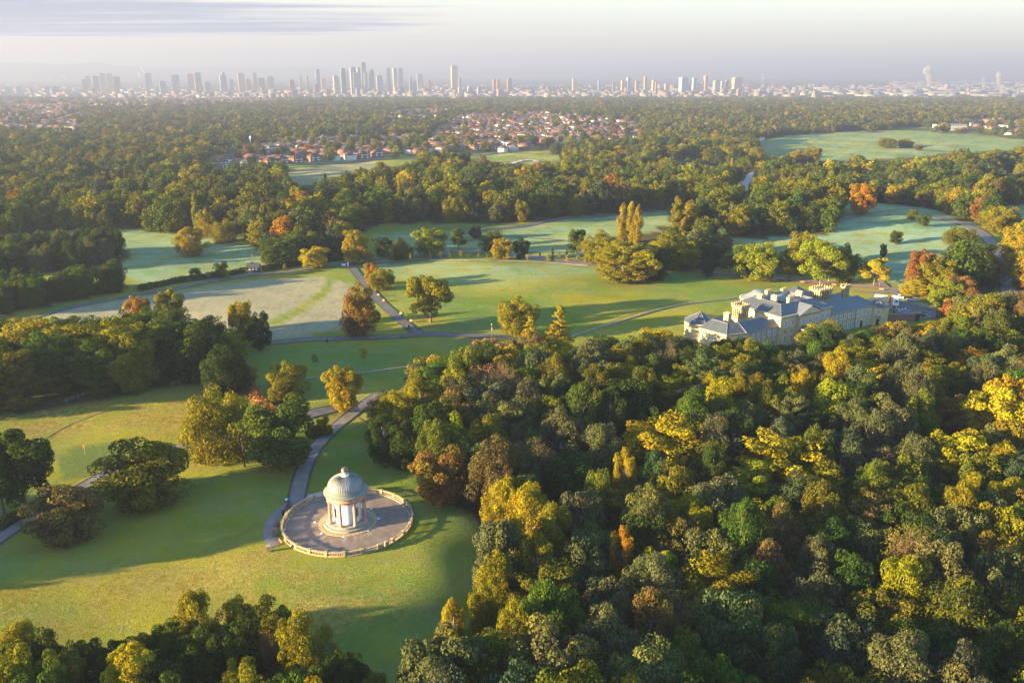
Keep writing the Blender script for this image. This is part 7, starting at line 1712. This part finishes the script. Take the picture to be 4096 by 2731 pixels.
CITY = [ # x left, x right, top y, base y, colour, label tail
 (334,355,319,352,'brown','low brown block at the left of the left tower cluster'),(348,370,307,350,'cream','sunlit cream tower, leftmost tall one of the left cluster'),(379,402,306,352,'brown','brown tower second in the left cluster'),(402,433,297,354,'white','white striped tower, widest of the left cluster'),
 (435,458,297,350,'cream','pale cream tower right of the white striped one in the left cluster'),(460,488,309,354,'brown','brown striped tower closing the left cluster'),(436,455,328,356,'grey','small grey tower in front of the left cluster'),(370,391,353,372,'red','short red brick block low in front of the left cluster'),
 (183,205,350,370,'orange','orange lit block, left one of the near pair at far left'),(212,238,349,371,'red','red block, right one of the near pair at far left'),(25,50,352,370,'blue','pale blue block at the far left edge'),(68,92,348,368,'blue','second pale blue block at the far left'),
 (588,614,295,352,'grey','grey tower with a crane on top left of centre'),(642,670,327,371,'white','dark striped mid-height tower left of the tall white one'),(694,725,302,370,'white','tall white and pink striped tower standing forward'),(756,783,298,348,'red','red brick tower of the twin pair'),
 (781,812,292,349,'brown','tall dark brown tower of the twin pair'),(791,817,343,370,'orange','peach block at the foot of the twin pair'),(817,846,330,364,'grey','rounded grey block right of the twin pair'),(882,912,302,362,'glass','flat banded dark tower with a smaller top block'),(896,904,290,302,'glass','x'),
 (920,938,319,344,'white','small white block beside the banded dark tower'),(955,985,295,345,'cream','cream and grey tower with a roof mast'),(987,1005,318,348,'orange','orange lit block right of the masted tower'),(1018,1033,292,340,'red','narrow red tower left of the wide cream block'),(1036,1063,314,352,'brown','wide brown block behind the cream one'),
 (1072,1100,309,354,'cream','wide cream tower with a grey side'),(1160,1182,322,372,'red','red tower above the near brick block'),(1167,1194,362,396,'red','near red brown brick tower rising from the trees'),(1200,1212,309,342,'cream','small stepped tower near the tall glass blade'),(1227,1238,307,345,'cream','small cream pinnacle tower'),
 (1266,1284,280,350,'glass','tall thin glass blade tower left of the main cluster'),(1257,1280,339,372,'red','brown red block under the glass blade'),(1285,1309,317,362,'cream','bright sunlit cream block left of the main cluster'),(1306,1322,362,392,'orange','near orange and white tower block rising from the trees'),
 (1335,1359,306,372,'cream','cream sunlit tower left of the greenish glass tower'),(1366,1391,291,378,'teal','wide greenish glass tower with a darker cap'),(1368,1388,276,291,'grey','x'),(1390,1397,282,340,'grey','thin dark slab behind the greenish tower'),
 (1404,1429,273,378,'white','white ribbed tower with a spiky top'),(1412,1438,292,378,'white','second white ribbed tower standing in front'),(1430,1446,272,340,'glass','dark tower right of the ribbed towers'),(1449,1468,252,330,'brown','tallest tower of the main cluster'),
 (1456,1474,291,345,'grey','grey lower tower in front of the tallest one'),(1479,1500,281,330,'brown','brown tower right of the tallest one'),(1475,1499,310,350,'grey','grey glass block below the brown tower'),(1507,1533,304,366,'white','white tower with a bright sunlit edge'),
 (1548,1565,274,345,'glass','dark slim tower, first of the dark trio'),(1573,1591,275,346,'grey','slim grey tower, second of the dark trio'),(1594,1615,275,348,'glass','dark stepped tower, third of the dark trio'),(1590,1604,318,352,'cream','thin cream twin block in front of the dark trio'),
 (1638,1649,310,345,'white','small striped tower right of the dark trio'),(1668,1693,301,352,'blue','blue glass tower with an unfinished top'),(1652,1672,329,354,'grey','grey glass box below the unfinished tower'),(1711,1728,324,350,'red','red and grey tower right of the blue glass one'),(1680,1692,328,350,'cream','cream lit block beside the blue glass tower'),
 (1804,1833,267,352,'cream','lone very tall sunlit tower right of centre'),(1835,1847,316,352,'grey','grey tower beside the lone very tall one'),(1578,1592,352,376,'teal','pale green block low in the centre'),(1600,1617,352,377,'teal','second pale green block low in the centre'),(1424,1444,357,395,'blue','near blue and white tower block rising from the trees'),
 (1869,1889,350,374,'blue','white striped low tower, left of two alike'),(1909,1928,350,374,'white','white striped low tower, right of two alike'),(1858,1877,371,388,'orange','near orange block right of the church spire'),(1832,1848,352,376,'cream','cream block behind the church spire'),
 (1970,1986,320,352,'red','red tower, left of the red pair right of centre'),(1986,1999,322,352,'orange','orange tower, right of the red pair right of centre'),(2028,2048,317,340,'red','brown red block at the middle right'),(1987,2008,361,390,'orange','near rounded orange tower rising from the trees'),
 (2288,2307,317,340,'cream','cream hospital block in the middle of the plain'),(2390,2398,322,346,'blue','thin blue tower in the middle of the plain'),(2448,2461,333,354,'cream','small cream block left of the right-hand towers'),(2482,2496,324,354,'cream','cream tower left in the right-hand cluster'),(2503,2521,313,353,'blue','blue grey tower left in the right-hand cluster'),
 (2539,2557,326,358,'cream','cream broad block in the right-hand cluster'),(2573,2587,308,340,'orange','orange tower high in the right-hand cluster'),(2605,2619,323,352,'cream','bright cream tower beside the thin brick one'),(2618,2627,331,367,'orange','thin brick tower in the right-hand cluster'),(2656,2668,337,357,'cream','small cream block after the thin brick tower'),
 (2713,2749,312,355,'blue','wide pale blue tower with lit left side'),(2745,2762,339,360,'cream','cream block at the foot of the wide pale blue tower'),(2765,2784,313,350,'blue','pale blue tower right of the wide one'),(2791,2807,338,360,'cream','cream block below the scaffolded tower'),(2811,2828,305,340,'orange','scaffolded orange tower with an aerial'),
 (2850,2879,325,350,'grey','blue grey slab in the right-hand cluster'),(2880,2893,326,362,'white','white tower right of the blue grey slab'),(2898,2911,323,362,'red','pinkish tower beside the white one'),(2924,2967,312,340,'cream','yellow lit wide block at the right end of the towers'),(2945,2963,359,384,'red','thin red tower low at the right end'),
 (1130,1150,372,384,'red','x2')]
cr_ = random.Random(4)
for i, (x0, x1, yt, yb, c, lab) in enumerate(CITY):
    if lab in ('x2',): continue
    p = at((x0+x1)/2, max(yb + (12 if yb < 380 else 4), 372 if yb < 380 else yb)); 
    if lab == 'x': continue
    W = (x1-x0) * depth(p) / F_PX; H_ = height_from(p, yt) + 4; D = W * cr_.uniform(.6, .9); a = R(cr_.uniform(14, 30)); cs, sn = math.cos(a), math.sin(a); k = W / (W*cs + D*sn); W2_, D2_ = W*k, D*k
    t = thing('tower_block', lab, 'tower', (p.x, p.y, p.z-4), a); MB().box(-W2_/2,-D2_/2,0,W2_/2,D2_/2,H_).build('facade', TM[c], t)
    MB().box(-W2_/2-.3,-D2_/2-.3,H_,W2_/2+.3,D2_/2+.3,H_+1.2).build('parapet', TM['grey'], t)
    MB().box(-W2_*.28,-D2_*.28,H_+1.2,W2_*.25,D2_*.28,H_+4.5).build('plant_room', TM['grey'], t)
    if 'smaller top block' in lab: MB().box(-W2_*.1,-D2_*.4,H_,W2_*.3,D2_*.4,H_+20).build('upper_block', TM['glass'], t)
    if 'darker cap' in lab: MB().box(-W2_*.42,-D2_*.42,H_,W2_*.38,D2_*.42,H_+24).build('upper_block', TM['grey'], t)
    if 'spiky top' in lab: [MB().box(-W2_*.5+W2_*k_/7,-.5-D2_*.45,H_,-W2_*.5+W2_*k_/7+1,.5-D2_*.45,H_+10).build('fin', TM['white'], t) for k_ in range(8)]
    if 'unfinished' in lab or 'very tall' in lab:
        for k_ in range(4): MB().box(-W2_*.4,-D2_*.4,H_+1.2+k_*3.4,W2_*.4,D2_*.4,H_+1.8+k_*3.4).build('floor_slab', TM['orange'], t)
    if any(q in lab for q in ('mast', 'aerial')): MB().tube([(0,0,H_),(0,0,H_+24)], [.9,.3], 5).build('aerial', TM['grey'], t)
def crane(X, Yb, Yt, lean, label):
    p = at(X, max(Yb, 372)); H_ = height_from(p, Yt); t = thing('tower_crane', label, 'crane', tuple(p)); MB().tube([(0,0,0),(0,0,H_*.8)], 1.0, 4).build('mast', TM['red'], t); MB().tube([(6,0,H_*.74),(-lean*1.0,0,H_+4)], .8, 4).build('jib', WPAINT, t)
crane(562, 352, 290, 0, 'red tower crane left of the grey tower'); crane(585, 300, 268, 22, 'white luffing crane leaning left over the grey tower'); crane(210, 350, 306, 26, 'luffing crane among the low blocks at far left'); crane(275, 345, 306, 24, 'crane in the gap before the left cluster'); crane(633, 345, 302, -10, 'pale crane right of the grey tower'); crane(1324, 330, 300, 16, 'leaning dark crane left of the main cluster'); crane(1515, 330, 286, 14, 'orange crane above the white tower')
cn_ = np.random.default_rng(12)
def city_pts(u0, u1, y0, y1, n):
    y = cn_.uniform(y0, y1, n); u = cn_.uniform(u0, u1, n); x = (u - 1176) * S / F_PX * (y * _cp + 150*_sp); return np.stack([x, y], 1)
def zone_blocks():
    L = [city_pts(60, 1100, 4800, 6300, 900), city_pts(600, 1100, 4800, 6200, 500), city_pts(1100, 1760, 4900, 6600, 450), city_pts(1700, 2400, 5600, 8500, 300), city_pts(-60, 2420, 4700, 9500, 500)]
    return np.concatenate(L)
ZB = zone_blocks(); n = len(ZB); CW_ = pick_mat('city_walls', [(0,(.15,.09,.07)),(.2,(.19,.17,.155)),(.45,(.12,.13,.145)),(.66,(.27,.25,.235)),(.78,(.22,.13,.095)),(.9,(.11,.13,.16))], .7, True); CR_ = pick_mat('city_roofs', [(0,(.08,.08,.09)),(.4,(.14,.145,.155)),(.6,(.07,.065,.065)),(.93,(.30,.30,.32))])
hh = cn_.gamma(2.0, 4.2, n) + 5; hh = np.minimum(hh, 46)
town_mesh('distant_city_blocks', 'hazy carpet of low city blocks between the towers on the horizon', ZB, np.stack([cn_.uniform(14,60,n), cn_.uniform(12,35,n)],1), hh, cn_, False, [CW_, CR_], np.radians(cn_.normal(15, 25, n)))
ZI = np.concatenate([city_pts(1900, 2420, 5400, 9000, 130), city_pts(2050, 2400, 9000, 13000, 120)]); n = len(ZI)
town_mesh('distant_warehouses', 'pale low warehouses spread on the plain towards the right horizon', ZI, np.stack([cn_.uniform(60,260,n), cn_.uniform(30,70,n)],1), cn_.uniform(8,14,n), cn_, False, [pick_mat('warehouse_walls', [(0,(.25,.24,.23)),(.5,(.16,.17,.19))]), pick_mat('warehouse_roofs', [(0,(.22,.22,.24)),(.5,(.13,.14,.16))])], np.radians(cn_.normal(5, 8, n)))
# far ridges
HM = simple('moorland', (.07,.085,.05), .95, .2, .0008)
def ridge(name, label, dist, pts, wid, seed):
    rng = np.random.default_rng(seed); xs = np.linspace(pts[0][0], pts[-1][0], 160); yt = np.interp(xs, [p[0] for p in pts], [p[1] for p in pts]); V = []; nr_ = 9
    for X, Y in zip(xs, yt):
        a, b, c = ray(X, Y); t_ = dist / b; zt = CAM_H + c*t_; zt += 2.0*math.sin(X*.05) ; x = a*t_
        for k in range(nr_):
            f = k/(nr_-1); V.append((x, dist - wid*(1-f), -64 + (zt+64) * (math.sin(f*math.pi/2)**1.4)))
    n = len(xs); V = np.array(V); i, j = np.meshgrid(np.arange(n-1), np.arange(nr_-1), indexing='ij'); Fq = np.stack([i*nr_+j, (i+1)*nr_+j, (i+1)*nr_+j+1, i*nr_+j+1], -1).reshape(-1,4)
    o = link(name, np_mesh(name, V, Fq, HM, True)); o['kind'] = 'structure'; return o
ridge('hills', '', 15500, [(-600,254),(-200,246),(0,250),(60,251),(190,255),(250,259),(312,255),(384,251),(446,261),(500,263),(560,270),(620,273),(700,279),(760,284)], 2600, 1)
ridge('hills', '', 18500, [(520,283),(600,272),(680,267),(768,262),(850,269),(960,272),(1060,272),(1150,271),(1238,267),(1270,270),(1292,277),(1330,283)], 2400, 2)
ridge('hills', '', 21000, [(1250,282),(1400,281),(1700,283),(2100,282),(2600,284),(3300,285),(4200,285),(4600,286)], 2000, 3)
p_ = at(0, 372); a_, b_, c_ = ray(383, 251); t_ = 15400 / b_; tt = thing('hill_mast', 'tiny mast on the summit of the left hill', 'mast', (a_*t_, 15400, CAM_H + c_*t_ - 4)); MB().tube([(0,0,0),(0,0,34)], [5,2], 5).build('shaft', TM['grey'], tt)
# steam plumes of the distant works
def plume(label, X, Yb, Yt, w0, w1, seed, dens):
    p = at(X, max(Yb, 352)); rng = random.Random(seed); H_ = height_from(p, Yt); s_ = depth(p)/F_PX; m = MB(); k = 0
    m_, t = newmat('steam'); N = NT(t); v = N.n('ShaderNodeVolumePrincipled'); v.inputs['Color'].default_value = (1,1,1,1); v.inputs['Density'].default_value = dens; o_ = N.n('ShaderNodeOutputMaterial'); N.l(v.outputs[0], o_.inputs['Volume'])
    th = thing('steam_plume', label, 'steam plume', tuple(p)); prof_ = []
    n = 12; pts = []; rad = []
    for i in range(n + 1):
        f = i/n; pts.append(((3*math.sin(f*5+seed) - 5*f)*f*s_*w1/14, 0, H_*(.08+.92*f))); rad.append((w0 + (w1-w0)*f*(.7+.5*math.sin(f*17+seed)))*s_*.5*(.25 if i == n else 1))
    ob = m.tube(pts, rad, 14).build('steam', m_, th, True); ms = ob.modifiers.new('s', 'SUBSURF'); ms.levels = ms.render_levels = 1
    tx = bpy.data.textures.new('billow', 'CLOUDS'); tx.noise_scale = w1*s_*.5; dd = ob.modifiers.new('d', 'DISPLACE'); dd.texture = tx; dd.strength = w1*s_*.25
    MB().tube([(0,0,0),(0,0,H_*.12)], 3.5, 8).build('chimney_stack', TM['grey'], th)
plume('thick white steam plume at the right of the horizon', 3717, 345, 265, 16, 40, 1, .12)
plume('steam plume near the right edge of the horizon, right one of two', 3992, 345, 286, 9, 24, 2, .06)
plume('fainter steam plume near the right edge of the horizon, left one of two', 3930, 347, 305, 7, 18, 3, .012)
plume('small steam plume right of the right-hand towers', 3048, 325, 292, 4, 9, 4, .03)
